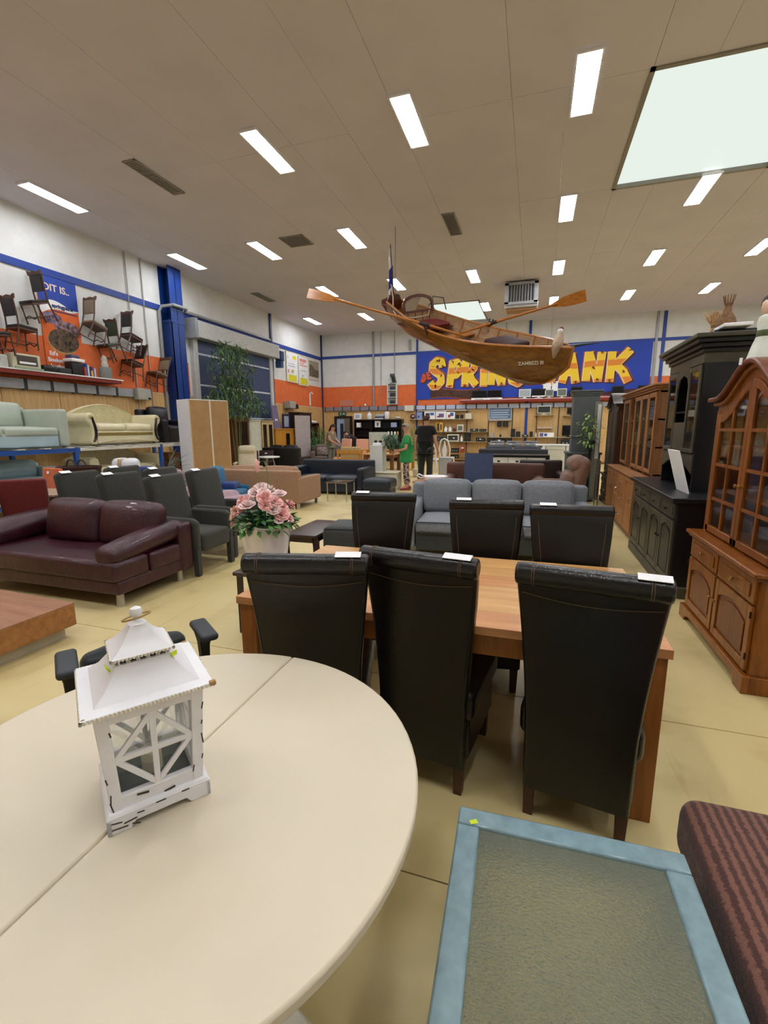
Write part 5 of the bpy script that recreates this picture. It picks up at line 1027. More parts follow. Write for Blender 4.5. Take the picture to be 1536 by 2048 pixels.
for a in (('antique chair cut off at the left edge, only its legs showing', 6.6, 3.42, 1, .1, BKL[0]), ('antique chair left of the banner, facing right above the radio', 7.14, 3.62, 1, -.06, BKL[0]), ('antique chair overlapping the top left of the banner, facing left', 7.46, 4.2, -1, .28, BKL[0]), ('tan-backed antique chair just right of the banner, tilted forward', 8.85, 4.0, 1, -.32, BKL[2]), ('green-backed antique chair facing left in the middle of the wall', 9.18, 3.62, -1, .26, BKL[1]), ('dark-backed antique chair tilted forward, nearest the white wall pipes', 9.9, 3.92, 1, -.3, BKL[0]), ('antique chair facing left low on the orange band', 9.85, 3.28, -1, -.25, BKL[0]), ('lowest antique chair on the orange band beside the blue column', 10.66, 3.08, -1, -.25, BKL[2])): wallchair(*a)
t = thing('wall_shelf', 'long white wall shelf with a red underside below the banner', 'shelf', (0, 0, 0)); obj('board', G().bb(XL + .01, XL + .4, 4.5, 9.35, 2.765, 2.79), WPAINT, t); obj('red_underside', G().bb(XL + .01, XL + .38, 4.5, 9.3, 2.69, 2.765), P('shelf_red', '8a2c1e', .6), t)
zs = 2.79; xl = XL + .25
t = thing('radio', 'large old cream-framed radio on the left wall shelf', 'radio', (xl, 7.05, zs)); obj('case', G().rbox((0, 0, .15), (.26, .56, .3), .03, 5), P('radio_cream', 'c9c4aa', .5), t); obj('front', G().bb(.13, .14, -.2, .2, .07, .26), P('radio_brown', '4a4034', .4), t); obj('dial', G().bb(.14, .145, -.16, .16, .1, .14), PAPER, t); obj('base_strip', G().bb(-.1, .16, -.26, .3, 0, .035), P('radio_green', '9aa888', .5), t)
one('clock_radio', G().rbox((0, 0, .12), (.2, .18, .24), .03, 4).cyl((.1, 0, .14), (.11, 0, .14), .06), P('clock_pale', 'c2c4bc', .5), 'small pale clock beside the cream radio on the left wall shelf', 'clock', (xl, 6.62, zs))
t = thing('cassette_player', 'black portable player with a silver dial right of the cream radio', 'radio', (xl, 7.55, zs)); obj('body', G().rbox((0, 0, .07), (.26, .34, .14), .05, 5), BLACK, t); obj('dial', G().cyl((.1, .05, .13), (.11, .05, .15), .04), CHROME, t)
one('tape_deck', G().rbox((0, 0, .06), (.24, .3, .12), .02, 4).bb(.12, .125, -.12, .12, .03, .09), P('deck_grey', '24242a', .4), 'low black tape deck left of the coffee machine on the wall shelf', 'device', (xl, 7.86, zs))
t = thing('coffee_machine', 'black coffee machine with a white top on the left wall shelf', 'appliance', (xl, 8.16, zs)); obj('body', G().rbox((0, 0, .14), (.24, .26, .28), .02, 4), BLACK, t); obj('top', G().rbox((.03, 0, .32), (.3, .32, .07), .02, 4), PAPER, t); obj('lid', G().rbox((0, 0, .4), (.2, .22, .09), .03, 4), P('lid_plum', '4a3a5c', .4), t)
BKC = ['c8453a', '3a5ca8', 'd8d4c8', '2a2a38', 'e0c040', '7a4a8a', 'c8c8d0', '20263a', 'd0d0cc', '20243c']
for k in range(7): one('book', G().bb(-.08, .08, -.018, .018, 0, .2 + .03 * ((k * 7) % 4) - (.06 if k > 3 else 0)), P('book_' + BKC[k], BKC[k], .6), 'upright %s spine in the row right of the coffee machine, wall shelf' % ['red', 'blue', 'ivory', 'dark', 'yellow', 'purple', 'silver'][k], 'book', (xl, 8.38 + k * .042, zs))
t = thing('bust', 'white owl-like bust standing on a grey drum at the end of the wall shelf', 'ornament', (xl, 8.98, zs)); obj('drum', G().lathe([(.13, 0), (.14, .02), (.14, .24), (.12, .27)], n=20), P('drum_grey', '7a7a74', .6), t); obj('figure', G().lathe([(.07, .27), (.085, .32), (.06, .4), (.07, .46), (.05, .52), (.01, .55)], n=16), P('bust_white', 'c8c4b8', .6, var=.2, scale=30), t)
def rail(label, n, place, w_, back):
    t = thing('sign_rail', label, 'rail', (0, 0, 0))
    for k in range(n):
        if back: x = place + k * w_; obj('rail_panel', G().bb(x + .03, x + w_ - .03, YB - .1, YB - .04, 2.42, 2.6), P('rail_grey', '8a8590', .5) if x < -5.4 else P('rail_pale', 'b9c2d8', .5), t); obj('clip', G().bb(x - .03, x + .03, YB - .08, YB - .03, 2.4, 2.62), P('clip_dark', '3a3a40', .5), t)
        else: y_ = place + k * w_; obj('rail_panel', G().bb(XL + .04, XL + .12, y_ + .04, y_ + w_ - .04, 2.42, 2.62), P('rail_silver', '9fa3a6', .45), t); obj('clip', G().bb(XL + .02, XL + .1, y_ - .04, y_ + .04, 2.4, 2.64), MATS.get('clip_dark') or P('clip_dark', '3a3a40', .5), t)
rail('grey rail of panels along the left wall under the white shelf', 9, 4.9, .56, False); rail('long rail of pale panels along the back wall above the plywood', 28, -10.1, .47, True)
t = thing('control_box', 'grey control box at the end of the left wall rail under the chairs', 'box', (XL + .14, 10.15, 2.35)); obj('body', G().rbox((0, 0, .15), (.2, .46, .3), .02, 3), P('box_grey', 'a8a69c', .5), t); obj('plate', G().bb(.1, .105, .1, .2, .02, .07), BLACK, t)
t = thing('control_box', 'grey control box beyond the roller door above the oak cabinet', 'box', (XL + .2, 18.05, 2.42)); obj('body', G().rbox((0, 0, .15), (.3, .5, .3), .02, 3), P('box_grey', 'a8a69c', .5), t); obj('side_unit', G().rbox((0, .45, .1), (.2, .3, .2), .03, 3), BLACK, t)
one('pipe_hook', G().tube([(XL + .03, 20.3, 2.65), (XL + .03, 20.3, 3.2), (XL + .1, 20.32, 3.26), (XL + .12, 20.4, 3.18)], .035, 8), WPAINT, 'white bent pipe on the orange band near the back corner', 'pipe')
def poster(label, y0, y1, z0, z1, fields, th=.06):
    t = thing('poster', label, 'poster', (0, 0, 0)); obj('board', G().bb(XL, XL + th, y0, y1, z0, z1), P('poster_board', 'cfc9ba', .6), t); obj('sheet', G().bb(XL + th, XL + th + .004, y0 + .02, y1 - .02, z0 + .02, z1 - .02), P('poster_white', 'e9e9ea', .6), t)
    for a, b, c, d, m in fields: obj('print', G().bb(XL + th + .004, XL + th + .007, y0 + a * (y1 - y0), y0 + b * (y1 - y0), z0 + c * (z1 - z0), z0 + d * (z1 - z0)), m, t)
YEL = P('print_yellow', 'ddd22e', .6); PNKP = P('print_pink', 'd88a84', .6); GRP = P('print_grey', 'b4bcc8', .6); GRN = P('print_green', 'a8b060', .6)
poster('white poster with a yellow block, left of the pair beyond the roller door', 18.15, 19.15, 3.56, 4.82, [(.12, .85, .03, .25, YEL), (.55, .85, .78, .9, YEL), (.08, .2, .3, .42, PNKP), (.4, .6, .32, .42, GRN), (.15, .75, .52, .56, GRP), (.15, .7, .6, .63, GRP), (.1, .18, .78, .86, GRP)])
poster('white poster with pink headline and yellow block, right of the pair', 19.22, 20.12, 3.5, 4.76, [(.12, .9, .03, .27, YEL), (.1, .8, .82, .93, PNKP), (.1, .9, .68, .72, PNKP), (.1, .6, .75, .79, PNKP), (.3, .5, .3, .38, GRP), (.2, .8, .5, .54, GRP)])
t = thing('picture', 'sepia landscape picture near the back corner of the left wall', 'picture', (0, 0, 0)); obj('board', G().bb(XL, XL + .03, 20.28, 21.32, 3.85, 4.74), P('sepia_board', 'c9c2b4', .7), t); obj('sky', G().bb(XL + .03, XL + .034, 20.32, 21.3, 4.0, 4.72), P('sepia_sky', '9c917a', .7), t)
obj('hills', G().prism([(20.32, 4.0), (21.3, 4.0), (21.3, 4.32), (20.9, 4.38), (20.6, 4.52), (20.45, 4.55), (20.32, 4.46)], XL + .034, XL + .037, 'x'), mat('sepia_land', '6f624e', .7, var=.5, scale=9), t)
# tall artificial tree in front of the roller door
t = thing('artificial_tree', 'tall bushy bamboo-like tree in front of the roller door', 'tree', (-9.25, 13.0, 0)); random.seed(4)
obj('pot', G().lathe([(.22, 0), (.28, .02), (.32, .4), (.28, .4), (.2, .3), (.01, .3)], n=20), P('pot_dark2', '3a2a20', .6), t)
g = G(); lf = [G(), G()]
for k in range(7):
    a = 2 * PI * k / 7; b = [(.08 * math.cos(a), .08 * math.sin(a), .3), (.14 * math.cos(a), .14 * math.sin(a) * 1.5, 2.0), (.3 * math.cos(a), .5 * math.sin(a), 3.9)]; g.tube(b, .011, 5)
for k in range(2200):
    z = random.choice((random.uniform(2.0, 2.9), random.uniform(1.95, 3.2), random.uniform(3.0, 4.2))); a = random.uniform(0, 2 * PI); wdt = .42 + .75 * math.exp(-((z - 2.3) / .6) ** 2) + .45 * math.exp(-((z - 3.6) / .4) ** 2); r = wdt * math.sqrt(random.random())
    q = lf[random.random() < .45]; q.M = T(r * math.cos(a) * .62, r * math.sin(a) * 1.25, z) @ R(random.uniform(0, 2 * PI), 'Z') @ R(random.uniform(-.6, 1.1), 'Y'); v, f = leafg(random.uniform(.16, .3), .04, 4, .2); q.add(v, f)
obj('stems', g, P('bamboo_stem', '6a6a3a', .6), t); obj('leaves', lf[0], P('leaf_bamboo', '6d8a52', .6, var=.25), t, kind='stuff'); obj('leaves', lf[1], P('leaf_bamboo_dark', '486a42', .6, var=.25), t, kind='stuff')
# ================================================================ back wall shelves and what stands on them
YS = 21.45
GLS2 = P('shelf_glass', 'b9b8a4', .2)
def wshelf(label, x0, x1, z, m=GLS2, d=.34):
    t = thing('wall_shelf', label, 'shelf', ((x0 + x1) / 2, YB - .025, z)); w_ = (x1 - x0) / 2
    obj('board', G().bb(-w_, w_, -d, 0, -.022, 0), m, t)
    for k in range(max(2, int((x1 - x0) / 1.0) + 1)):
        x = -w_ + .06 + (2 * w_ - .12) * k / max(1, int((x1 - x0) / 1.0)); obj('bracket', G().bb(x - .012, x + .012, -d * .7, 0, -.06, -.022), P('bracket_dark', '4a4238', .5), t)
    return t
t = wshelf('long high shelf with a white top and dark red edge under the mural', -3.3, 6.0, 2.8, WPAINT); obj('red_edge', G().bb(-4.65, 4.65, -.35, -.33, -.12, -.022), P('shelf_red', '8a2c1e', .6), t)
wshelf('clear top shelf at the left, holding a row of printed boxes', -5.7, -2.7, 1.97); wshelf('middle shelf at the left, holding white bottles and a clock', -4.45, -2.02, 1.39); wshelf('lower shelf at the left, holding amplifiers and a radio', -4.45, -2.02, .95)
wshelf('long shelf of small speakers below the blue notice board', -2.0, 1.65, 1.15); wshelf('short low shelf with dark devices above the record players', -2.0, -.9, .9); wshelf('small shelf carrying the cream monitor', -.05, .75, 2.1); wshelf('small shelf at the right carrying a black monitor', 1.1, 1.75, 2.06); wshelf('empty white shelf between mural and printed boxes', -5.3, -2.95, 2.36, WPAINT, .2); wshelf('small empty white shelf right of the blue strip', .1, .7, 1.55, WPAINT, .2)
for k, x in enumerate((-5.05, -3.0, -2.02, -.98, .05, .95, 1.7)): one('shelf_upright', G().bb(x - .02, x + .02, YB - .05, YB - .02, .3, 2.42), P('upright_dark', '4a3d2c', .5), 'dark slotted shelf upright on the plywood, %s from the left' % ordn[k], 'upright')
def screen(label, x, z, w_, h, bez=BLACK, stand=True, crt=False, scr=None, base=None):
    t = thing('monitor', label, 'screen', (x, YS, z)); s = .06 if stand else .0; d = .3 if crt else .05
    obj('housing', G().rbox((0, d / 2 - .02, s + (h - s) / 2), (w_, d, h - s), .012, 3), bez, t); obj('display', G().bb(-w_ / 2 + .03, w_ / 2 - .03, -.024, -.02, s + .035, h - .03), scr or P('screen_black', '0a0a10', .15), t)
    if stand: obj('stand', G().bb(-w_ * .1, w_ * .1, -.01, .03, .0, s + .02).bb(-w_ * .28, w_ * .28, -.09, .09, 0, .015), base or bez, t)
    return t
ZH = 2.8
SG = P('screen_grey', '6f7670', .25)
for a in (('black television at the left end of the high shelf, over a white bar', -2.45, ZH, .64, .4), ('second black television from the left on the high shelf', -1.79, ZH, .63, .4)):
    t = screen(*a); obj('white_bar', G().bb(-.34, .34, -.06, -.03, .0, .07), PAPER, t)
screen('white monitor showing a pale grey screen on the high shelf', -.5, ZH, .5, .4, WPAINT, scr=P('screen_pale', 'a9b4bc', .3)); screen('black monitor with a white lower rim on the high shelf, under the boat bow', .08, ZH, .56, .4, BLACK, base=PAPER)
obj('white_rim', G().bb(-.28, .28, -.05, -.025, .06, .11).bb(.25, .28, -.05, -.025, .06, .3), PAPER, bpy.data.objects['monitor.003'])
screen('small cream tube monitor on the high shelf, left of its twin', .5, ZH, .35, .36, CREAM, crt=True, scr=SG); screen('small cream tube monitor on the high shelf, right of its twin', 1.01, ZH, .38, .38, CREAM, crt=True, scr=SG)
screen('black television with a white foot left of the slate cupboard top, high shelf', 1.58, ZH, .45, .44, BLACK, base=PAPER); screen('black television right of the slate cupboard top, high shelf', 3.15, ZH, .45, .42, BLACK); screen('black television above the oak wall unit, high shelf', 4.15, ZH, .56, .42, BLACK)
one('notice_sheet', G().bb(-.16, .16, -.004, .004, -.16, .16), PAPER, 'white sheet hanging below the bow of the boat, left one', 'paper', (.4, YB - .08, 3.28), 0); one('notice_sheet', G().bb(-.12, .12, -.004, .004, -.2, .2), PAPER, 'white sheet hanging below the bow of the boat, right one', 'paper', (.72, YB - .08, 3.3))
def pbox(label, x, z, w_, h, m, spots=(), d=.16, cat='box', name='printed_box'):
    t = thing(name, label, cat, (x, YS, z)); obj('carton', G().bb(-w_ / 2, w_ / 2, -d / 2, d / 2, 0, h), m, t, bevel=.004)
    for a, b, c, e, mm in spots: obj('print', G().bb(-w_ / 2 + a * w_, -w_ / 2 + b * w_, -d / 2 - .003, -d / 2, c * h, e * h), mm, t)
def spk(label, x, z, w_, h, m=BLACK):
    t = thing('speaker', label, 'speaker', (x, YS, z)); obj('cabinet', G().rbox((0, 0, h / 2), (w_, .16, h), .012, 3), m, t); obj('woofer', G().cyl((0, -.082, h * .38), (0, -.09, h * .38), min(w_, h) * .36, n=14), P('cone_grey', '2c2c30', .6), t); obj('tweeter', G().cyl((0, -.082, h * .8), (0, -.088, h * .8), min(w_, h) * .16, n=12), P('cone_grey', '2c2c30', .6), t)
def amp(label, x, z, w_, h, m=BLACK, tagged=False, cat='device', name='amplifier'):
    t = thing(name, label, cat, (x, YS, z)); obj('case', G().rbox((0, 0, h / 2), (w_, .24, h), .01, 3), m, t); obj('faceplate', G().bb(-w_ * .45, w_ * .45, -.124, -.12, h * .15, h * .85), P('face_dark', '222226', .3), t)
    for q in (-.3, .0, .3): obj('knob', G().cyl((w_ * q, -.124, h * .45), (w_ * q, -.14, h * .45), h * .14, n=10), P('knob_silver', 'a8a8aa', .3, metal=.6), t)
    if tagged: obj('price_tag', G().bb(-.04, .05, -.145, -.14, h * .5, h * .75), PAPER, t)
def bottle(label, x, z, w_, h, m=PAPER, cat='bottle', name='bottle'):
    t = thing(name, label, cat, (x, YS, z)); r = w_ / 2; obj('body', G().lathe([(r * .9, 0), (r, h * .1), (r, h * .55), (r * .45, h * .75), (r * .35, h * .88), (r * .3, h * .88)], n=14), m, t); obj('cap', G().lathe([(r * .4, h * .86), (r * .42, h), (r * .1, h)], n=10), P('cap_grey', 'b8b8b8', .5), t)
PR = [P('print_blue', '3f62a8', .6), P('print_red', 'b04a3c', .6), P('print_purple', '6a5a90', .6), P('print_dark', '3a3440', .6)]
t = thing('plate', 'round brown plate with a white label at the left of the clear top shelf', 'plate', (-5.52, YS, 1.97)); obj('disc', G().cyl((0, .02, .12), (0, -.02, .12), .12, n=20), P('plate_brown', '5a2e26', .5), t); obj('label_sheet', G().bb(-.02, .08, -.03, -.021, .12, .17), PAPER, t)
pbox('pale blue box on the clear top shelf', -5.18, 1.97, .24, .32, P('box_blue', '8fa0cc', .6), [(.2, .6, .2, .5, PR[0])]); pbox('white printed box, largest on the clear top shelf', -4.68, 1.97, .5, .34, PAPER, [(.1, .5, .3, .8, PR[3]), (.55, .9, .5, .85, PR[0])]); pbox('white box with red and purple print, middle of the clear top shelf', -4.16, 1.97, .47, .34, PAPER, [(.3, .8, .2, .7, PR[2]), (.1, .4, .2, .4, PR[1])]); pbox('white box with a red and blue picture, right of the purple printed one', -3.71, 1.97, .39, .31, PAPER, [(.2, .5, .2, .6, PR[1]), (.45, .85, .4, .9, PR[0])])
spk('tiny dark speaker on the clear top shelf, left of its twin', -3.4, 1.97, .13, .18); spk('tiny dark speaker on the clear top shelf, right of its twin', -3.2, 1.97, .12, .18); pbox('plain cream box at the right end of the clear top shelf', -2.9, 1.97, .27, .24, CREAM)
pbox('tall yellow and dark box, left one on the middle shelf', -4.32, 1.39, .14, .42, P('box_amber', 'c98d3a', .6), [(.5, 1, .1, .9, PR[3])]); pbox('tall yellow box, right one on the middle shelf', -4.14, 1.39, .16, .42, P('box_yellow', 'e2ae3e', .6), [(.3, .7, .2, .8, PR[3])]); bottle('white bottle on the middle shelf, left of its twin', -3.93, 1.39, .15, .26); bottle('white bottle on the middle shelf, right of its twin', -3.73, 1.39, .15, .26)
one('alarm_clock', G().cyl((0, .03, .08), (0, -.03, .08), .08, n=18).bb(-.05, .05, -.03, .03, 0, .02), P('clock_brown', '5a3428', .5), 'small round brown clock between bottles and pale square clock', 'clock', (-3.53, YS, 1.39)); t = thing('square_clock', 'pale square clock with a grey face on the middle shelf', 'clock', (-3.26, YS, 1.39)); obj('case', G().rbox((0, 0, .16), (.3, .08, .32), .02, 3), CREAM, t); obj('face', G().bb(-.1, .1, -.045, -.04, .06, .26), SG, t)
amp('black stereo with a white tag at the right of the middle shelf', -2.62, 1.39, .34, .13, tagged=True); amp('dark low stereo at the right end of the middle shelf', -2.24, 1.39, .29, .12)
t = thing('radio', 'wide radio with a cream frame on the lower shelf', 'radio', (-3.57, YS, .95)); obj('case', G().rbox((0, 0, .16), (.54, .2, .32), .02, 4), CREAM, t); obj('grille', G().bb(-.22, .22, -.106, -.1, .05, .27), P('grille_dark', '35352f', .6), t); obj('price_tag', G().bb(.0, .08, -.112, -.106, .13, .18), PAPER, t)
amp('grey amplifier left of the cream-framed radio', -4.1, .95, .46, .24, P('amp_grey', '55554f', .5)); bottle('slim white bottle beside the cream-framed radio', -3.19, .95, .12, .28); spk('black floor speaker with a round cone on the lower shelf', -2.92, .95, .27, .38); amp('flat black record device at the right of the lower shelf', -2.33, .95, .4, .17, tagged=True)
t = thing('side_rack', 'low wooden rack with stacked devices left of the shelves', 'rack', (-3.4, YS - .35, 0))
for z in (.2, .46): obj('board', G().bb(-.3, .55, -.22, .22, z - .02, z), P('board_tan', 'a5753f', .6), t)
for x in (-.28, .53): obj('side', G().bb(x - .02, x + .02, -.22, .22, 0, .5), P('board_tan', 'a5753f', .6), t)
def onrack(f, *a): 
    global YS
    q = YS; YS = q - .35; f(*a); YS = q
onrack(amp, 'silver and black device on top of the low wooden rack', -3.42, .46, .35, .2); onrack(amp, 'dark device on the lower board of the low wooden rack', -3.42, .2, .35, .16); onrack(pbox, 'red box on top of the low wooden rack', -3.08, .46, .16, .3, P('box_red', 'a83a24', .6), [(.2, .8, .6, .8, PAPER)])
t = thing('notice_board', 'blue-grey notice board with lines of white text among the shelves', 'sign', (-1.52, YB - .07, 1.93)); obj('board', G().bb(-.5, .5, -.02, .02, 0, .52), P('notice_rim', 'c2c8d0', .5), t); obj('field', G().bb(-.47, .47, -.026, -.02, .03, .49), P('notice_blue', '5a7396', .6), t)
for k in range(4): obj('text_line', G().bb(-.42, .4 - .06 * (k % 2), -.029, -.026, .38 - k * .1, .42 - k * .1), P('notice_text', 'b4c2d2', .6), t)
wshelf('white ledge under the blue-grey notice board', -2.0, -1.02, 1.9, WPAINT, .15)
Y0_ = YS; YS = YB - .12
spk('black wall speaker under the notice board, left of its twin', -1.54, 1.6, .17, .24); spk('black wall speaker under the notice board, right of its twin', -1.26, 1.6, .22, .24)
YS = Y0_
bottle('tiny dark flask with white cap under the left wall speaker', -1.46, 1.15, .09, .16, BLACK); pbox('small grey stand at the left of the speaker shelf', -1.84, 1.15, .15, .18, P('stand_grey', 'a8a49a', .5)); spk('tall black speaker left of the blue strip', -.92, 1.15, .18, .36); spk('black square speaker beside the tall black one', -.7, 1.15, .17, .24); amp('flat black box in front of the blue strip', -.4, 1.15, .25, .1, tagged=True); spk('slim black speaker right of the blue strip', -.15, 1.15, .13, .24); bottle('cream bottle on the speaker shelf right of the slim speaker', .04, 1.15, .08, .2, CREAM); pbox('long box with blue and white pictures on the speaker shelf', .48, 1.15, .62, .19, PAPER, [(.05, .3, .1, .9, PR[2]), (.35, .55, .2, .8, PR[0])])
spk('dark cube speaker on the short low shelf, left', -1.84, .9, .22, .18); amp('dark device with a white tag on the short low shelf, middle', -1.5, .9, .3, .17, tagged=True); spk('dark cube speaker on the short low shelf, right', -1.16, .9, .22, .18)
screen('cream-framed monitor with dark screen on its own small shelf', .33, 2.1, .55, .38, CREAM, scr=P('screen_dark', '2c3434', .3)); screen('small black monitor on the right small shelf beside the slate cupboard', 1.42, 2.06, .32, .32, BLACK); screen('large black monitor standing on the speaker shelf by the slate cupboard', 1.36, 1.15, .5, .5, BLACK)
# counter with kitchen units below
t = thing('counter_unit', 'white counter against the back wall left of the slate cupboard', 'cabinet', (1.2, YB - .45, 0)); obj('body', G().bb(-.9, .9, -.3, .35, .08, .74), WPAINT, t, bevel=.005); obj('top', G().bb(-.93, .93, -.33, .38, .74, .78), WPAINT, t, bevel=.005); obj('plinth', G().bb(-.88, .88, -.26, .3, 0, .08), BLACK, t)
amp('dark printer-like box on the white counter', 1.33, .78, .5, .26, P('printer_navy', '1b1f30', .4))
t = thing('kitchen_unit', 'cream kitchen unit with one door in front of the white counter', 'cabinet', (.66, 16.2, 0)); obj('body', G().bb(-.3, .3, -.3, .3, .08, .98), CREAM, t, bevel=.005); obj('top', G().bb(-.62, .62, -.32, .32, .98, 1.02), WPAINT, t, bevel=.005); obj('plinth', G().bb(-.28, .28, -.25, .25, 0, .08), CREAM, t); d = obj('door', G().bb(-.27, .27, -.32, -.3, .12, .84), CREAM, t, bevel=.006); obj('drawer', G().bb(-.27, .27, -.32, -.3, .86, .96), CREAM, t, bevel=.006); obj('side_unit', G().bb(.32, .6, -.3, .3, 0, .98), WPAINT, t, bevel=.005)
for s in (-.57, ): obj('support', G().bb(s - .03, s + .03, -.3, .3, 0, .98), WPAINT, t)
t = thing('record_table', 'dark table carrying three silver record players near the back wall', 'table', (-.68, 16.9, 0)); obj('top', G().bb(-.95, .95, -.3, .3, .9, .93), BLACK, t)
for sx in (-1, 1):
    for s2 in (-1, 1): obj('leg', G().bb(sx * .88 - .03, sx * .88 + .03, s2 * .24 - .03, s2 * .24 + .03, 0, .9), BLACK, t)
YS = 16.9
for k, (x, l) in enumerate(((-1.25, 'left'), (-.68, 'middle'), (-.1, 'right'))):
    t = thing('record_player', 'silver record player with raised lid on the dark table, %s of three' % l, 'device', (x, YS, .93)); obj('plinth', G().rbox((0, 0, .05), (.5, .36, .1), .015, 3), P('player_silver', 'a9abb0', .35, metal=.5), t); obj('platter', G().cyl((-.06, 0, .1), (-.06, 0, .115), .14, n=20), BLACK, t); obj('lid', G().rbox((0, .02, .145), (.48, .3, .05), .012, 3), P('lid_smoke', '8b8e94', .3), t); obj('price_tag', G().bb(-.15, -.05, -.185, -.18, .06, .09), PAPER, t)
DKS = mat('fabric_dark_slate', '34363f', .9, kind='fabric', var=.08, scale=25)
sofa('sofa', 'dark slate sofa behind the black and white sideboard', (-.62, 15.2, 0), PI, 2.1, .95, DKS, .42, .96, .62, .2, 2)
t = thing('sideboard', 'black-topped sideboard with white drawers behind the brown sofa', 'cabinet', (-.66, 13.25, 0)); obj('carcass', G().bb(-1.0, 1.0, -.2, .25, .1, .8), BLK, t, bevel=.005); obj('top', G().bb(-1.07, 1.07, -.27, .28, .8, .84), BLK, t, bevel=.006)
for sx in (-1, 1): obj('leg_panel', G().bb(sx * 1.02 - .05, sx * 1.02 + .05, -.24, .26, 0, .8), BLK, t)
for k in range(4):
    for z0, z1 in ((.56, .77), (.33, .54)): d = obj('drawer', G().bb(-.97 + k * .487, -.97 + k * .487 + .475, -.225, -.2, z0, z1), WPAINT, t, bevel=.006); obj('cup_handle', G().ball((-.97 + k * .487 + .237, -.228, (z0 + z1) / 2), .035, 10, (1.2, .6, .7)), BLACK, d)
# brown sofa, leaning blue panel, recliner, chest and basin
BRN = mat('leather_brown', '5b3428', .45, kind='leather', var=.1, scale=5, bump=.06); BRN2 = mat('fabric_brown_taupe', '7c5c4a', .7, kind='fabric', var=.08, scale=20)
sofa('sofa', 'brown leather two-seat sofa behind the grey sofa, with rolled arms', (-.78, 9.65, 0), 0, 2.05, .95, BRN, .42, .88, .6, .24, 2, leg=.05, cush=False, r=.09)
tilted('panel', G().bb(-.28, .28, -.02, .02, 0, .62), P('panel_blue', '38486a', .6), 'plain slate blue panel leaning upright against the brown sofa back', 'panel', (-1.05, 9.42, .45), (-.1, 0, 0))
sofa('armchair', 'dark brown armchair just behind the right end of the brown sofa', (.2, 10.85, 0), .1, .95, .85, P('leather_umber', '31211b', .4), .42, .88, .6, .18, 1, leg=.05, cush=False, cat='armchair')
t = thing('recliner', 'brown puffy recliner armchair seen from the side at the right end of the grey sofa', 'armchair', (.42, 8.6, 0), math.radians(-84))
obj('backrest', G().rbox((0, .3, .68), (.62, .22, .78), .1, 8, (0, .04, .02), rx=-.26), BRN2, t); obj('head_pad', G().rbox((0, .3, .95), (.6, .26, .26), .11, 7, (0, .03, .03), rx=-.3), BRN2, t); obj('lumbar_pad', G().rbox((0, .18, .66), (.58, .2, .34), .09, 7, (0, .03, .02), rx=-.2), BRN2, t); obj('seat', G().rbox((0, -.12, .38), (.56, .62, .2), .08, 7, (0, 0, .03)), BRN2, t); obj('base', G().rbox((0, 0, .2), (.66, .7, .28), .05, 5), BRN2, t); obj('foot', G().bb(-.3, .3, -.3, .3, 0, .07), BLACK, t)
for s in (-1, 1): obj('armrest', G().rbox((s * .37, -.04, .4), (.16, .76, .46), .07, 6, (0, 0, .02)), BRN2, t)
t = thing('chest', 'orange-brown wooden chest behind the left end of the grey sofa', 'chest', (-1.78, 8.62, 0)); obj('body', G().bb(-.36, .36, -.22, .22, .04, .55), OK2, t, bevel=.006); obj('lid', G().bb(-.38, .38, -.24, .24, .55, .58), OK2, t, bevel=.006); obj('plinth', G().bb(-.34, .34, -.2, .2, 0, .04), OK3, t)
t = thing('basin', 'white basin with a looped handle on the wooden chest behind the grey sofa', 'bowl', (-1.75, 8.55, .58)); obj('bowl', G().lathe([(.1, 0), (.2, .02), (.24, .1), (.23, .1), (.18, .03), (.01, .02)], n=24), POTM, t); obj('handle', G().tube([(-.23, 0, .09), (-.32, 0, .13), (-.35, 0, .1), (-.3, 0, .06), (-.22, 0, .06)], .014, 8), POTM, t)
one('glass_tray', G().lathe([(.12, 0), (.16, .02), (.17, .05), (.15, .05), (.01, .01)], n=16), P('tray_glass', '8a8078', .3), 'small cut-glass bowl on the wooden chest beside the white basin', 'bowl', (-1.5, 8.75, .58)) if False else None
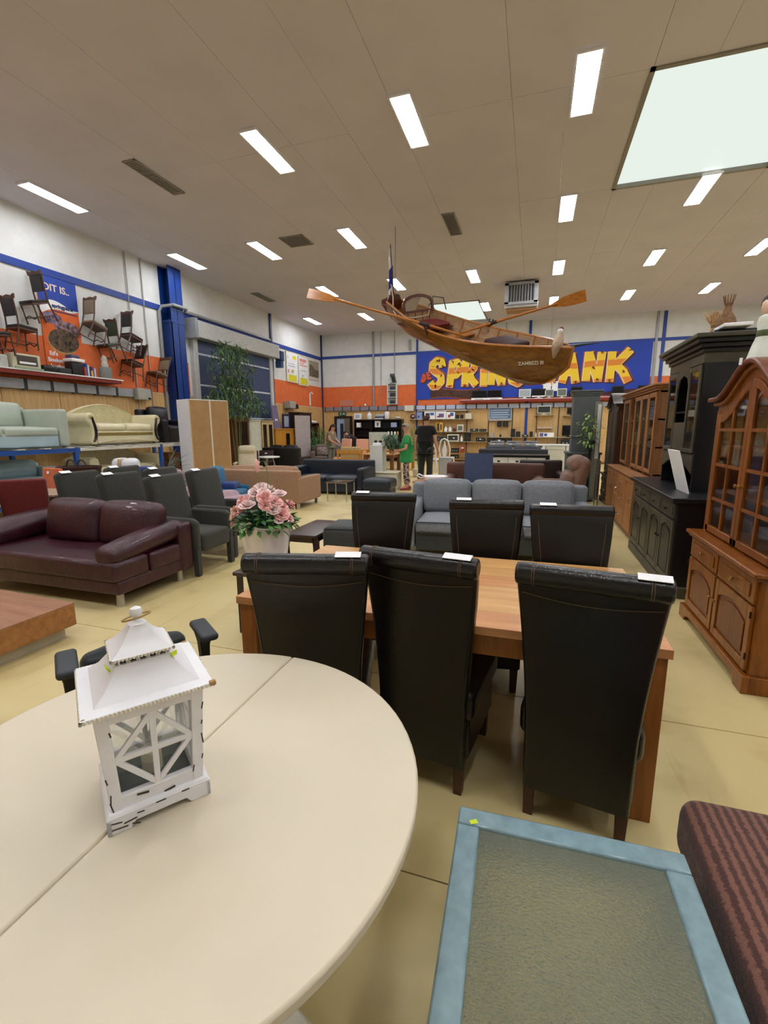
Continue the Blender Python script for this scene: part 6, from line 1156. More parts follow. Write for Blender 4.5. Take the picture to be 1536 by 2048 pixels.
# ================================================================ far left furniture along the wall
BRW = wood('wood_brown_plain', '7d4c26', '5a3318', .4, 3, 'woodz'); OKY = wood('oak_yellow', 'cf9236', 'b17622', .45, 3, 'woodz'); DKC = wood('wood_espresso', '2e1c18', '1c100e', .4, 3, 'woodz'); IVO = P('ivory_paint', 'd8d8c2', .5)
def cab(label, x, y0, y1, h, d, m, doors=2, glass=False, dm=None, plinth=.07, open_=False, name='cabinet'):
    # stands against the left wall, front faces +x
    t = thing(name, label, 'cabinet', (x, (y0 + y1) / 2, 0), PI / 2); w_ = (y1 - y0) / 2
    obj('carcass', G().bb(-w_, w_, -d / 2 + .02, d / 2, plinth, h - .04), m if not open_ else m, t); obj('top', G().bb(-w_ - .02, w_ + .02, -d / 2 - .02, d / 2, h - .04, h), m, t, bevel=.006); obj('plinth', G().bb(-w_ + .01, w_ - .01, -d / 2 + .04, d / 2, 0, plinth), m, t)
    n = doors
    for k in range(n):
        a = -w_ + .015 + (2 * w_ - .03) * k / n; b = -w_ + .015 + (2 * w_ - .03) * (k + 1) / n - .006; f = .07
        if glass:
            dd = obj('glass_door', G().bb(a, a + f, -d / 2, -d / 2 + .02, plinth + .02, h - .06).bb(b - f, b, -d / 2, -d / 2 + .02, plinth + .02, h - .06).bb(a + f, b - f, -d / 2, -d / 2 + .02, plinth + .02, plinth + .12).bb(a + f, b - f, -d / 2, -d / 2 + .02, h - .15, h - .06), m, t); obj('pane', G().bb(a + f, b - f, -d / 2 + .008, -d / 2 + .014, plinth + .12, h - .15), P('pane_dark', '17100d', .12), dd)
        else:
            g, pn = panel_door(a, b, plinth + .02, h - .06, -d / 2, dm or m, False); dd = obj('door', g, dm or m, t); obj('door_panel', pn, dm or m, dd)
        obj('knob', knob(b - .04 if k == 0 else a + .04, -d / 2, h * .5), BRASS, dd)
    return t
cab('brown cabinet with one dark glass door, left of the ivory one by the roller door', -9.72, 13.3, 14.06, 1.96, .45, BRW, 1, True); cab('tall plain ivory cabinet by the roller door', -9.72, 14.1, 14.82, 1.88, .45, IVO, 1); cab('ivory and oak cabinet with two narrow dark glass doors', -9.72, 14.86, 15.68, 1.87, .45, wood('oak_pale', 'cbb486', 'b39c6e', .45, 3, 'woodz'), 2, True)
oc = cab('honey oak low cabinet with a small dark window, below the leaning boards', -9.72, 15.76, 17.6, 1.57, .5, OKY, 3); obj('window', G().bb(-.14, .14, -.262, -.252, .75, 1.38), P('pane_dark', '17100d', .12), oc)
dw = cab('dark wardrobe with a grey door near the back left corner', -9.72, 17.7, 18.85, 2.25, .5, DKC, 2, dm=DKC); 
t = thing('loose_door', 'pale grey-pink door panel standing before the dark wardrobe', 'panel', (-9.25, 17.55, 0), math.radians(75)); obj('board', G().bb(-.45, .45, -.02, .02, .02, 2.1), P('door_pinkgrey', 'b3a7a6', .5), t, bevel=.004); obj('foot', G().bb(-.4, .4, -.06, .06, 0, .02), P('door_pinkgrey', 'b3a7a6', .5), t)
t = tilted('leaning_board', G().bb(-.3, .3, -.012, .012, 0, .9), P('board_purple', '6f6887', .6), 'purple-grey board with a white bow print leaning on the honey oak cabinet', 'board', (-9.72, 16.32, 1.575), (-.12, -.0, PI / 2 + .15)); obj('print', G().prism([(-.1, .28), (0, .33), (.12, .27), (.13, .38), (0, .35), (-.1, .4)], -.015, -.012, 'y'), PAPER, t)
t = thing('framed_mirror', 'navy framed mirror standing on the honey oak cabinet', 'mirror', (-9.75, 17.1, 1.575), PI / 2); obj('frame', G().bb(-.3, -.2, -.02, .02, 0, .58).bb(.2, .3, -.02, .02, 0, .58).bb(-.2, .2, -.02, .02, .5, .58).bb(-.2, .2, -.02, .02, 0, .06), P('frame_navy', '1c2046', .5), t); obj('glass', G().bb(-.2, .2, -.005, .015, .06, .5), P('mirror_pale', 'aab4c6', .15), t)
def bookcase(label, loc, rz, w_, h, d, m, n, name='bookcase'):
    t = thing(name, label, 'bookcase', loc, rz); a = w_ / 2
    for s in (-1, 1): obj('side', G().bb(s * a - .015, s * a + .015, -d / 2, d / 2, 0, h), m, t)
    obj('back_panel', G().bb(-a, a, d / 2 - .015, d / 2, .02, h), m, t)
    for k in range(n + 1): z = .04 + (h - .06) * k / n; obj('shelf', G().bb(-a, a, -d / 2, d / 2, z - .012, z + .012), m, t)
    return t
bookcase('small red-brown bookcase with white ornaments in the back left corner', (-9.85, 19.45, 0), PI / 2, 1.1, 1.82, .36, wood('wood_redbrown', '7a4420', '572c12', .45, 3, 'woodz'), 4)
for k, (z, h, l) in enumerate(((1.38, .32, 'slim white figure on an upper shelf of the small red-brown bookcase'), (.5, .4, 'white swan-like figure on a lower shelf of the small red-brown bookcase'), (1.82, .12, 'flat white object on top of the small red-brown bookcase'))): one('ornament', G().lathe([(.05, 0), (.07, h * .1), (.05, h * .5), (.025, h * .7), (.04, h * .85), (.01, h)] if h > .2 else [(.2, 0), (.24, .06), (.1, .1), (.01, .11)], n=14), PAPER, l, 'ornament', (-9.8, 19.35 + .2 * k - .1, z + [.0, .0, .0][k]) if False else (-9.8, 19.35 + .1 * k, [1.395, .497, 1.815][k]))
def palm(label, loc, pot_m, h, n, L, m, seed, potr=.16):
    t = thing('potted_palm', label, 'plant', loc); random.seed(seed); obj('pot', G().lathe([(potr * .7, 0), (potr * .8, .02), (potr, .26), (potr * .9, .26), (.01, .2)], n=18), pot_m, t); g = G(); st = G()
    for k in range(n):
        a = random.uniform(0, 2 * PI); r = random.uniform(.1, L * .6); top = h * random.uniform(.5, 1); ps_ = [(0, 0, .2), (r * .4 * math.cos(a), r * .4 * math.sin(a), top * .65), (r * math.cos(a), r * math.sin(a), top)]
        st.tube(ps_, .008, 5)
        for j in range(9):
            u = .35 + .65 * j / 8; p = Vector(ps_[1]).lerp(Vector(ps_[2]), max(0, (u - .4) / .6))
            for s in (-1, 1): g.M = T(*p) @ R(a + s * 1.0, 'Z') @ R(random.uniform(.0, .6), 'Y'); v, f = leafg(L * .55, .03, 4, .4); g.add(v, f)
    obj('fronds', g, m, t, kind='stuff'); obj('stems', st, LEAFM[1], t); return t
palm('green palm in a glass pot in front of the dark wardrobe', (-8.95, 18.3, 0), P('pot_greyglass', '8e9a96', .3), 1.75, 16, .5, P('leaf_palm', '4c7a3e', .5, var=.2), 31)
# dark sofas, recliner, tables
BKF = mat('leather_blackbrown', '17100f', .5, kind='leather', var=.1, scale=5); TAU = mat('fabric_taupe', '6d5c56', .9, kind='fabric', var=.08, scale=25)
sofa('sofa', 'black-brown sofa seen from behind, beyond the navy sofa', (-8.38, 14.65, 0), PI, 1.5, .9, BKF, .42, .97, .6, .2, 2); sg = sofa('sofa', 'taupe sofa with a patterned cushion left of the ponytailed man', (-8.25, 17.75, 0), .35, 1.35, .85, TAU, .42, .88, .62, .18, 2); obj('throw_cushion', G().rbox((-.2, -.1, .62), (.44, .14, .36), .06, 6, (0, .05, 0), rx=-.3), mat('cushion_grey', '94827e', .9, kind='fabric', var=.4, scale=14), sg)
CRF = mat('leather_oat', 'c9bb9c', .5, kind='leather', var=.06, scale=5)
t = thing('recliner', 'oat-coloured leather recliner with a padded headrest right of the white wardrobe', 'armchair', (-8.35, 12.15, 0), .5)
obj('backrest', G().rbox((0, .28, .68), (.56, .16, .7), .07, 7, (0, .02, 0), rx=-.3), CRF, t); obj('headrest', G().rbox((0, .3, .93), (.54, .2, .24), .08, 6, (0, .03, .02), rx=-.3), CRF, t); obj('seat', G().rbox((0, -.1, .4), (.54, .56, .16), .06, 6, (0, 0, .02)), CRF, t)
for s in (-1, 1): obj('armrest', G().rbox((s * .33, -.02, .54), (.09, .6, .07), .03, 5), CRF, t); obj('arm_support', G().tube([(s * .33, -.2, .52), (s * .3, -.1, .3), (s * .1, 0, .2)], .022, 6), DKW, t)
obj('pedestal', G().lathe([(.28, 0), (.28, .03), (.05, .06), (.05, .33), (.1, .34)], n=18), DKW, t)
t = thing('round_stool_table', 'small round white table on grey splayed legs in front of the black-brown sofa', 'table', (-8.25, 13.25, 0)); obj('top', G().lathe([(.34, .64), (.35, .65), (.35, .67), (.34, .68), (.01, .68)], n=28), WPAINT, t)
for k in range(3): a = 2 * PI * k / 3 + .4; obj('leg', G().cyl((.12 * math.cos(a), .12 * math.sin(a), .64), (.26 * math.cos(a), .26 * math.sin(a), 0), .022), P('leg_grey', '9a9a98', .4), t)
DRD = mat('leather_oxblood', '321013', .45, kind='leather', var=.1, scale=5)
for x, y_, l in ((-9.15, 13.45, 'oxblood leather chair with a price tag left of the round white table'), (-8.72, 13.75, 'oxblood leather chair with a price tag behind the round white table')):
    o = slip_chair(l, (x, y_, 0), .3, DRD, .84, .5); obj('price_tag', G().bb(-.04, .04, .155, .158, .72, .76), PAPER, o)
PCH = mat('fabric_salmon', 'e0a488', .85, kind='fabric', var=.06, scale=25)
slip_chair('salmon pink chair nearest the ponytailed man', (-6.95, 16.3, 0), -.4, PCH, 1.18, .5); slip_chair('salmon pink chair in front of the dark bookcase', (-6.3, 16.6, 0), .1, PCH, 1.16, .5)
t = thing('armchair', 'light wooden armchair with a beige cushion behind the navy sofa', 'armchair', (-5.78, 14.5, 0), PI)
for s in (-1, 1):
    obj('arm', G().bb(s * .42 - .03, s * .42 + .03, -.36, .36, .84, .88), OKY, t, bevel=.006)
    for y_ in (-.32, .32): obj('leg', G().bb(s * .42 - .03, s * .42 + .03, y_ - .03, y_ + .03, 0, .84), OKY, t)
obj('rail', G().bb(-.4, .4, .3, .34, .74, .84).bb(-.4, .4, .3, .34, .5, .6), OKY, t); obj('back_cushion', G().rbox((0, .24, .76), (.7, .14, .42), .05, 6), P('cushion_beige', 'b79a6c', .85), t); obj('seat', G().rbox((0, -.02, .5), (.76, .62, .16), .05, 6), P('cushion_beige', 'b79a6c', .85), t)
def wtable(label, loc, w_, d, h, m, rz=0, leg=.05, tm=None):
    t = thing('dining_table', label, 'table', loc, rz); obj('tabletop', G().bb(-w_ / 2, w_ / 2, -d / 2, d / 2, h - .04, h), tm or m, t, bevel=.005); obj('apron', G().bb(-w_ / 2 + .06, w_ / 2 - .06, -d / 2 + .05, d / 2 - .05, h - .14, h - .04), m, t)
    for sx in (-1, 1):
        for s2 in (-1, 1): obj('leg', G().bb(sx * (w_ / 2 - .07) - leg, sx * (w_ / 2 - .07) + leg, s2 * (d / 2 - .07) - leg, s2 * (d / 2 - .07) + leg, 0, h - .04), m, t)
wtable('oak dining table with dark legs just left of the woman in green', (-4.55, 13.9, 0), 1.0, .9, .8, BRW, tm=OAK); wtable('long pale wooden table in front of the dark bookcase', (-5.2, 16.9, 0), 1.7, .9, .76, OKY)
t = thing('radiator_screen', 'grey-white ribbed panel standing upright on the pale wooden table', 'panel', (-5.72, 16.95, .76)); obj('board', G().bb(-.36, .36, -.03, .03, 0, .66), P('ribbed_grey', 'c9ccc2', .5), t)
for k in range(16): obj('rib', G().bb(-.35 + k * .0455, -.335 + k * .0455, -.045, -.03, .02, .64), P('ribbed_grey', 'c9ccc2', .5), t)
obj('foot', G().bb(-.34, .34, -.08, .08, 0, .02), BLACK, t)
bc1 = bookcase('red-brown half of the dark bookcases beside the exit door', (-7.95, 21.4, 0), 0, .84, 1.98, .4, DKC, 5); bc2 = bookcase('black wide bookcase with white ornaments against the back wall', (-6.75, 21.4, 0), 0, 1.5, 1.98, .4, BLK, 5)
YS = 21.38
pbox('white framed box on top of the dark bookcase, leftmost', -8.24, 1.99, .36, .28, PAPER, [(.2, .8, .2, .8, GRP)]); bottle('tall white vase on top of the dark bookcases', -7.65, 1.99, .24, .38, PAPER, 'vase', 'vase')
for k in range(4): one('flat_book', G().bb(-.2, .2, -.13, .13, 0, .055), [P('book_white', 'd9d9de', .6), P('book_navy', '2a3350', .6), P('book_grey', '8c93a3', .6), P('book_pale', 'c3c9d6', .6)][k], ['white book at the bottom', 'navy book second from the bottom', 'grey book third from the bottom', 'pale book on top'][k] + ' of the pile on the black bookcase', 'book', (-7.13 + .01 * k, YS, 1.99 + .056 * k), .05 * k)
one('canister', G().lathe([(.1, 0), (.115, .02), (.115, .3), (.09, .34), (.01, .35)], n=18), PAPER, 'white canister on top of the black bookcase', 'canister', (-6.76, YS, 1.99)); one('dish', G().lathe([(.08, 0), (.14, .05), (.15, .1), (.13, .1), (.01, .03)], n=18), PAPER, 'white dish at the right end of the black bookcase top', 'dish', (-6.23, YS, 1.99))
pbox('framed picture in the black bookcase, upper left compartment', -7.22, 1.61, .26, .3, PAPER, [(.4, .7, .2, .7, PR[3])], cat='picture', name='small_picture'); pbox('pale blue picture in the black bookcase, upper right compartment', -6.4, 1.61, .28, .22, P('pic_blue', 'aab6dc', .6), cat='picture', name='small_picture')
for k, x in enumerate((-6.66, -6.5, -6.34, -6.2)): one('jar', G().lathe([(.04, 0), (.05, .02), (.05, .14), (.03, .18), (.01, .19)], n=12), [PAPER, CREAM, PAPER, P('jar_amber', 'c9a05a', .4)][k], ['white jar leftmost', 'cream jar second', 'white jar third', 'amber jar rightmost'][k] + ' in the row inside the black bookcase', 'jar', (x, YS - .08, 1.222))
for k, x in enumerate((-8.18, -7.95, -7.8)): one('stacked_books', G().bb(-.09, .09, -.1, .1, 0, [.22, .08, .1][k]), [PAPER, P('book_navy', '2a3350', .6), P('book_red2', '7a2a2a', .6)][k], ['white book standing', 'navy book lying', 'dark red book lying'][k] + ' in the red-brown bookcase', 'book', (x, YS - .05, [1.61, .835, .835][k]))
# white ornate chairs and grey crate left of the shelves
WC = P('white_gloss', 'e6e4e2', .35)
def ornate(label, loc, rz):
    t = thing('ornate_chair', label, 'chair', loc, rz); obj('seat', G().rbox((0, 0, .46), (.44, .42, .06), .025, 4), WC, t); obj('back_frame', G().tube([(-.18, .2, .46), (-.22, .24, .8), (-.14, .27, 1.1), (0, .28, 1.18), (.14, .27, 1.1), (.22, .24, .8), (.18, .2, .46)], .028, 8), WC, t); obj('splat', G().prism([(-.05, .5), (-.1, .75), (-.04, .95), (0, 1.12), (.04, .95), (.1, .75), (.05, .5)], .22, .25, 'y'), WC, t)
    for sx in (-1, 1):
        for s2 in (-1, 1): obj('leg', G().tube([(sx * .18, s2 * .16, .45), (sx * .21, s2 * .19, .28), (sx * .19, s2 * .18, .02), (sx * .2, s2 * .19, 0)], [.03, .024, .016, .022], 6), WC, t)
ornate('white carved chair right of the man in black, nearer one', (-3.35, 16.4, 0), 2.6); ornate('white carved chair right of the man in black, farther one', (-3.1, 17.3, 0), 2.9)
t = thing('crate', 'grey box on a wooden stand right of the man in black', 'box', (-2.62, 14.3, 0), .2); obj('body', G().bb(-.2, .2, -.2, .2, .06, .66), P('crate_grey', '9b9b98', .6), t, bevel=.006); obj('front_panel', G().bb(-.17, .17, -.21, -.2, .1, .62), P('crate_grey2', 'aeaeaa', .6), t); obj('foot', G().bb(-.2, .2, -.2, .2, 0, .06), OK3, t)
# exit door in the back wall
t = struct('door_2', G().bb(-9.5, -8.75, YB - .03, YB - .02, 0, 2.06), P('door_opening', '242830', .6)); t['label'] = 'dark framed exit door in the back wall, partly open'
obj('door_frame', G().bb(-9.6, -9.5, YB - .1, YB - .01, 0, 2.16).bb(-8.75, -8.65, YB - .1, YB - .01, 0, 2.16).bb(-9.5, -8.75, YB - .1, YB - .01, 2.06, 2.16), DKC, t)
obj('glazed_leaf', G().bb(-9.49, -9.32, YB - .05, YB - .03, .05, 2.05).bb(-9.14, -9.05, YB - .05, YB - .03, .05, 2.05).bb(-9.32, -9.14, YB - .05, YB - .03, 1.8, 2.05), P('leaf_lightblue', '9fb6d6', .5), t); obj('door_leaf', G().bb(-9.05, -8.76, YB - .14, YB - .1, .02, 2.05), P('leaf_greybrown', '6f675c', .5), t); obj('door_handle', G().tube([(-8.98, YB - .14, 1.02), (-8.98, YB - .2, 1.02), (-8.88, YB - .2, 1.02)], .012, 6), CHROME, t)
t = thing('exit_sign', 'small green exit pictogram sign above the back door', 'sign', (-9.18, YB - .06, 2.18)); obj('housing', G().bb(-.2, .2, -.03, .03, 0, .18), P('sign_green', '2c5a48', .5), t); PW = P('sign_white', 'd5e6da', .5)
obj('running_figure', G().ball((-.07, -.032, .14), .018, 8, (1, .3, 1)).tube([(-.07, -.033, .12), (-.08, -.033, .08), (-.05, -.033, .055), (-.06, -.033, .02)], .009, 6).tube([(-.08, -.033, .08), (-.11, -.033, .06), (-.13, -.033, .03)], .009, 6).tube([(-.1, -.033, .1), (-.04, -.033, .1)], .007, 6), PW, t); obj('arrow', G().prism([(.02, .08), (.09, .08), (.09, .05), (.15, .095), (.09, .14), (.09, .11), (.02, .11)], -.034, -.03, 'y'), PW, t)
t = thing('shelf_box', 'small white wall shelf unit with pictures on the orange band', 'shelf', (-6.55, YB - .1, 2.68)); w_ = .22
for s in (-1, 1): obj('side', G().bb(s * w_ - .015, s * w_ + .015, -.12, .07, 0, .98), WPAINT, t)
for k in range(4): obj('board', G().bb(-w_, w_, -.12, .07, .0 + k * .32, .022 + k * .32), WPAINT, t)
obj('back', G().bb(-w_, w_, .05, .07, 0, .98), P('shelf_back', 'b9b8b6', .6), t)
for k, l in enumerate(('dark photo in the bottom compartment of the small white wall shelf', 'dark photo in the middle compartment of the small white wall shelf', 'dark photo in the top compartment of the small white wall shelf')): one('photo_frame', G().bb(-.12, .12, -.02, .02, 0, .16 + .03 * (k % 2)), P('photo_dark', '33343c', .5, var=.5), l, 'picture', (-6.55, YB - .12, 2.704 + .32 * k))
t = thing('camera', 'dark angular device on top of the small white wall shelf', 'device', (-6.5, YB - .1, 3.66)); obj('body', G().box((0, 0, .2), (.16, .16, .34), ry=-.25), BLACK, t); obj('base', G().bb(-.13, .13, -.1, .1, 0, .04), BLACK, t); obj('head', G().rbox((-.06, 0, .36), (.2, .18, .14), .02, 3), P('device_grey', '4a4a4e', .5), t)
one('notice', G().bb(-.36, .36, -.01, .01, 0, .28), P('notice_pink', 'c9846f', .6), 'faded pink notice on the orange band near the corner', 'sign', (-8.95, YB - .02, 2.66)); one('distribution_box', G().bb(-.22, .22, -.03, .03, 0, .26), CREAM, 'white distribution box on the rail left of the mural corner', 'box', (-5.72, YB - .13, 2.36)); one('sounder', G().rbox((0, 0, .06), (.08, .08, .12), .03, 3), PAPER, 'tiny white sensor standing on the rail by the pink notice', 'device', (-7.95, YB - .08, 2.62))
palm('leafy green plant behind the woman in green', (-3.55, 14.6, 0), P('pot_cream', 'd8cfb8', .5), 1.7, 12, .4, P('leaf_fresh', '5c8a3e', .5, var=.2), 41, .2)
# ================================================================ people
SKIN = mat('skin', 'd49a80', .6, var=.05, scale=20, bump=.02)
def skinned(name, pts, edges, m, parent, root=0, sub=2, extra=None):
    names = list(pts); me = bpy.data.meshes.new(name); me.from_pydata([pts[k][0] for k in names], [(names.index(a), names.index(b)) for a, b in edges], [])
    o = bpy.data.objects.new(name, me); C.objects.link(o); sk = o.modifiers.new('skin', 'SKIN'); sk.use_smooth_shade = True
    for i, k in enumerate(names):
        r = pts[k][1]; me.skin_vertices[0].data[i].radius = r if isinstance(r, tuple) else (r, r); me.skin_vertices[0].data[i].use_root = (i == root)
    s = o.modifiers.new('sub', 'SUBSURF'); s.levels = s.render_levels = sub
    dg = bpy.context.evaluated_depsgraph_get(); m2 = bpy.data.meshes.new_from_object(o.evaluated_get(dg)); bpy.data.objects.remove(o)
    if extra:
        g = G(); g.v = [tuple(v.co) for v in m2.vertices]; g.f = [tuple(p.vertices) for p in m2.polygons]; g.add(extra.v, extra.f); m2 = bpy.data.meshes.new(name); m2.from_pydata(g.v, [], g.f)
    m2.materials.clear(); m2.materials.append(m)
    for p in m2.polygons: p.use_smooth = True; p.material_index = 0
    ob = bpy.data.objects.new(name, m2); C.objects.link(ob); ob.parent = parent; return ob
def V(*a): return Vector(a)
def hand(g, w_, d, thumb, curl=.4):
    d = d.normalized(); side = thumb - d * thumb.dot(d); side.normalize(); pal = d.cross(side)
    g.loft([[tuple(w_ + d * u + side * a * s1 + pal * b * s2) for s1, s2 in ((-1, -1), (1, -1), (1, 1), (-1, 1))] for u, a, b in ((-.01, .022, .016), (.03, .036, .016), (.085, .04, .013))])
    for k, (o, l) in enumerate(((.03, .07), (.01, .08), (-.011, .074), (-.031, .056))):
        b = w_ + d * .08 + side * o; c = b + (d * math.cos(curl) - pal * math.sin(curl)) * l * .55; e = c + (d * math.cos(curl * 2) - pal * math.sin(curl * 2)) * l * .45; g.tube([b, c, e], [.0095, .009, .007], 6)
    b = w_ + d * .02 + side * .03; c = b + (d * .6 + side * .8).normalized() * .04; g.tube([b, c, c + (d * .9 + side * .3).normalized() * .03], [.012, .011, .008], 6)
def person(label, loc, rz, sc, J, top, pants, hairf, shoe, top_m, pants_m, hair_m, female=False, sleeve=.55):
    t = thing('person', label, 'person', loc, rz); t.scale = (sc, sc, sc)
    j = dict(pel=(0, 0, .96), spine=(0, .0, 1.1), chest=(0, .0, 1.28), neck0=(0, .01, 1.44), neck=(0, 0, 1.51), h1=(0, -.02, 1.60), h2=(0, -.015, 1.675),
             sL=(.17, .01, 1.40), eL=(.225, .03, 1.12), wL=(.24, -.04, .88), sR=(-.17, .01, 1.40), eR=(-.225, .03, 1.12), wR=(-.24, -.04, .88),
             hL=(.09, 0, .9), kL=(.1, -.01, .5), aL=(.1, .02, .09), tL=(.11, -.13, .04), hR=(-.09, 0, .9), kR=(-.1, -.01, .5), aR=(-.1, .02, .09), tR=(-.11, -.13, .04))
    j.update({k: v for k, v in J.items() if k in j}); j = {k: V(*v) for k, v in j.items()}
    rad = dict(pel=(.13, .105), spine=(.125, .095), chest=(.14, .1), neck0=.062, neck=.052, h1=(.074, .088), h2=(.07, .085), sL=.056, sR=.056, eL=.041, eR=.041, wL=.029, wR=.029, hL=.085, hR=.085, kL=.058, kR=.058, aL=.042, aR=.042, tL=.034, tR=.034)
    E_ = [('pel', 'spine'), ('spine', 'chest'), ('chest', 'neck0'), ('neck0', 'neck'), ('neck', 'h1'), ('h1', 'h2')]
    for s in 'LR': E_ += [('chest', 's' + s), ('s' + s, 'e' + s), ('e' + s, 'w' + s), ('pel', 'h' + s), ('h' + s, 'k' + s), ('k' + s, 'a' + s), ('a' + s, 't' + s)]
    ex = G(); hd = (j['h1'] + j['h2']) / 2; fwd = V(*J.get('face', (0, -1, 0))).normalized(); upv = (j['h2'] - j['neck']).normalized(); sd = upv.cross(fwd).normalized()
    ex.tube([hd + fwd * .08 + upv * .015, hd + fwd * .105 - upv * .02, hd + fwd * .085 - upv * .03], [.01, .016, .01], 6)
    for s in (-1, 1): ex.tube([hd + sd * s * .076 + upv * .02, hd + sd * s * .086, hd + sd * s * .076 - upv * .025], [.012, .018, .01], 6)
    for s, th in (('L', -1), ('R', 1)): hand(ex, j['w' + s], j['w' + s] - j['e' + s], V(*J.get('thumb' + s, (th * .0, -1, 0))), J.get('curl', .4))
    body = skinned('body', {k: (j[k], rad[k]) for k in rad}, E_, SKIN, t, extra=ex)
    for s in (-1, 1): obj('eye', G().ball(hd + fwd * .083 + sd * s * .032 + upv * .012, .011, 8), P('eye_dark', '1e1a18', .3), t)
    obj('mouth', G().tube([hd + fwd * .083 - upv * .058 - sd * .022, hd + fwd * .09 - upv * .06, hd + fwd * .083 - upv * .058 + sd * .022], .006, 6), P('lips', 'a35f55', .5), t)
    k_ = 1.38
    tp = {n: (j[n], tuple(a * top.get(n, k_) for a in (rad[n] if isinstance(rad[n], tuple) else (rad[n], rad[n])))) for n in ('pel', 'spine', 'chest', 'neck0', 'sL', 'sR')}
    tp['neck0'] = (j['neck0'] + V(0, 0, .035), (.1, .09)); tp['hem'] = (j['pel'] + V(0, 0, top.get('hem', -.02) - .09), tuple(a * top.get('flare', 1.5) for a in (.135, .115)))
    te = [('hem', 'pel'), ('pel', 'spine'), ('spine', 'chest'), ('chest', 'neck0'), ('chest', 'sL'), ('chest', 'sR')]
    for s in 'LR': tp['u' + s] = (j['s' + s].lerp(j['e' + s], sleeve), top.get('cuff', .07)); te.append(('s' + s, 'u' + s))
    skinned('shirt', tp, te, top_m, t)
    pp = {n: (j[n], tuple(a * pants.get('k', 1.3) * (.82 if n == 'pel' else pants.get('hip', 1) if n[0] == 'h' else 1) for a in (rad[n] if isinstance(rad[n], tuple) else (rad[n], rad[n])))) for n in ('pel', 'hL', 'hR', 'kL', 'kR')}
    for s in 'LR': pp['a' + s] = (j['k' + s].lerp(j['a' + s], pants.get('len', .93)), pants.get('cuff', .078))
    skinned('trousers', pp, [('pel', 'hL'), ('pel', 'hR'), ('hL', 'kL'), ('kL', 'aL'), ('hR', 'kR'), ('kR', 'aR')], pants_m, t)
    for s in 'LR':
        f = (j['t' + s] - j['a' + s]); f.z = 0; f.normalize(); a = j['a' + s]; q = V(a.x, a.y, 0)
        obj('shoe', G().loft([[tuple(q + f * u + V(-f.y, f.x, 0) * wd_ * s1 + V(0, 0, z)) for s1, z in ((-1, .0), (1, .0), (1, h * .6), (.5, h), (-.5, h), (-1, h * .6))] for u, wd_, h in ((-.075, .03, .06), (-.04, .042, .09), (.04, .044, .085), (.12, .05, .06), (.18, .036, .04), (.2, .018, .025))]), shoe, t)
    obj('hair', hairf(hd, fwd, upv, sd), hair_m, t); return t
def cap_hair(hd, fwd, upv, sd, r=.094, back=.35, g=None):
    g = g or G(); vs = []; n, m_ = 18, 9; fs = []
    for i in range(m_):
        a = (PI * .5) * i / (m_ - 1) * 1.25
        for k in range(n):
            q = 2 * PI * k / n; d = fwd * math.cos(q) + sd * math.sin(q); lim = 1 if math.cos(q) < .3 else .62; aa = a * lim
            vs.append(hd + upv * .025 + (upv * math.cos(aa) * 1.02 + d * math.sin(aa) * (.9 if abs(math.sin(q)) > .7 else 1.02)) * r)
    for i in range(m_ - 1):
        for k in range(n): fs.append((i * n + k, i * n + (k + 1) % n, (i + 1) * n + (k + 1) % n, (i + 1) * n + k))
    return g.add(vs, fs)
def short_hair(hd, fwd, upv, sd): return cap_hair(hd, fwd, upv, sd, .1)
def crop_hair(hd, fwd, upv, sd): return cap_hair(hd, fwd, upv, sd, .094)
def tail_hair(hd, fwd, upv, sd):
    g = cap_hair(hd, fwd, upv, sd, .1); b = hd - fwd * .085; return g.tube([b + upv * .03, b - fwd * .03 - upv * .06, b - fwd * .06 - upv * .2, b - fwd * .09 - upv * .36], [.05, .045, .035, .012], 8)
GRN_T = mat('tunic_green', '2f9a52', .85, kind='fabric', var=.1, scale=8); FLO = mat('trousers_floral', 'b09a94', .85, var=.3, scale=16, col2='2c2224')
FLO.node_tree.nodes['Color Ramp'].color_ramp.elements[0].position = .47; FLO.node_tree.nodes['Color Ramp'].color_ramp.elements[1].position = .53
BLT = mat('tshirt_black', '08080a', .9, kind='fabric', var=.05); DGT = mat('trousers_dark_olive', '2a2b26', .9, kind='fabric', var=.08); KHA = mat('tshirt_khaki', '7f765f', .9, kind='fabric', var=.06); GYT = mat('trousers_grey_green', '6b6d60', .9, kind='fabric', var=.06)
person('person in a green tunic and patterned trousers holding a plant', (-3.1, 11.45, 0), math.radians(-72), .965, dict(face=(.25, -1, .05), wL=(.1, -.3, 1.02), eL=(.25, -.03, 1.1), wR=(-.1, -.32, 1.0), eR=(-.25, -.03, 1.1), kL=(.1, -.03, .5), aR=(-.12, .06, .09), tR=(-.14, -.09, .04), thumbL=(-.3, 0, 1), thumbR=(.3, 0, 1), curl=.8),
       dict(hem=-.14, flare=2.0, cuff=.085, sL=1.2, sR=1.2, pel=1.85, spine=1.75, chest=1.35), dict(k=1.3, len=.9, cuff=.085, hip=.78), short_hair, P('sandal_red', '8a3a30', .5), GRN_T, FLO, P('hair_grey', 'a89e90', .8, var=.2, scale=40), sleeve=.7)
t = palm('feathery grey-green plant in a small pot held by the woman in green', (-3.48, 11.37, .93), P('pot_clay', 'a8735c', .7), .5, 22, .3, P('leaf_sage', '6a8468', .6, var=.2), 51, .07); 
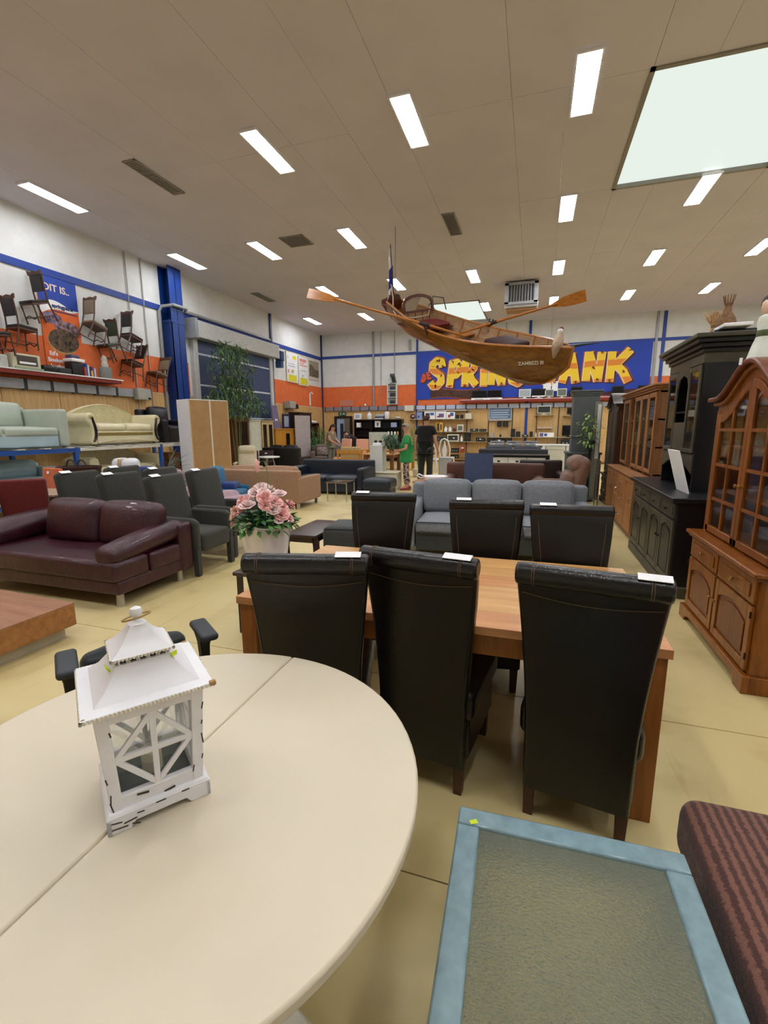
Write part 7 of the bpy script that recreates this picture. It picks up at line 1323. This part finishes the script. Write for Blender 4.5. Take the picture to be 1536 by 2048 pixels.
person('tall person with a shaved head in a black T-shirt, seen from behind', (-2.74, 12.1, 0), math.radians(172), 1.09, dict(face=(-.35, -1, 0), wL=(.27, -.02, .87), eL=(.25, .04, 1.12), eR=(-.25, .03, 1.12), wR=(-.27, -.1, .9), sL=(.185, .01, 1.43), sR=(-.185, .01, 1.43), h1=(0, -.02, 1.585), h2=(0, -.015, 1.665), aL=(.1, .1, .09), tL=(.12, -.04, .04), kL=(.1, .04, .5)),
       dict(hem=-.03, cuff=.085, spine=1.5, chest=1.5), dict(k=1.35, cuff=.085), crop_hair, BLACK, BLT, DGT, P('hair_cropped', '4a2c24', .85, var=.2, scale=40))
person('person with a long dark ponytail in a khaki T-shirt, seen from the side', (-7.75, 17.05, 0), math.radians(75), 1.0, dict(face=(0, -1, -.35), chest=(0, -.04, 1.28), neck0=(0, -.06, 1.44), neck=(0, -.09, 1.5), h1=(0, -.13, 1.58), h2=(0, -.14, 1.65), sL=(.17, -.05, 1.39), sR=(-.17, -.05, 1.39), eL=(.21, -.1, 1.13), wL=(.17, -.3, .99), eR=(-.21, -.1, 1.13), wR=(-.17, -.32, 1.02), thumbL=(0, 0, 1), thumbR=(0, 0, 1)),
       dict(hem=-.05), dict(k=1.32), tail_hair, BLACK, KHA, GYT, P('hair_darkbrown', '2c1a14', .7))
person('person in a dark top bending over beside the dark bookcase', (-7.72, 19.6, 0), math.radians(-80), .98, dict(face=(0, -.7, -.7), pel=(0, .08, .94), spine=(0, -.02, 1.06), chest=(0, -.16, 1.17), neck0=(0, -.3, 1.27), neck=(0, -.35, 1.3), h1=(0, -.42, 1.34), h2=(0, -.47, 1.39), sL=(.17, -.26, 1.22), sR=(-.17, -.26, 1.22), eL=(.2, -.3, .95), wL=(.16, -.46, .82), eR=(-.2, -.3, .95), wR=(-.16, -.46, .82), hL=(.09, .08, .89), hR=(-.09, .08, .89)),
       dict(hem=-.02), dict(k=1.3), short_hair, BLACK, mat('top_darkbrown', '241a1c', .9, kind='fabric'), DGT, MATS['hair_darkbrown'])
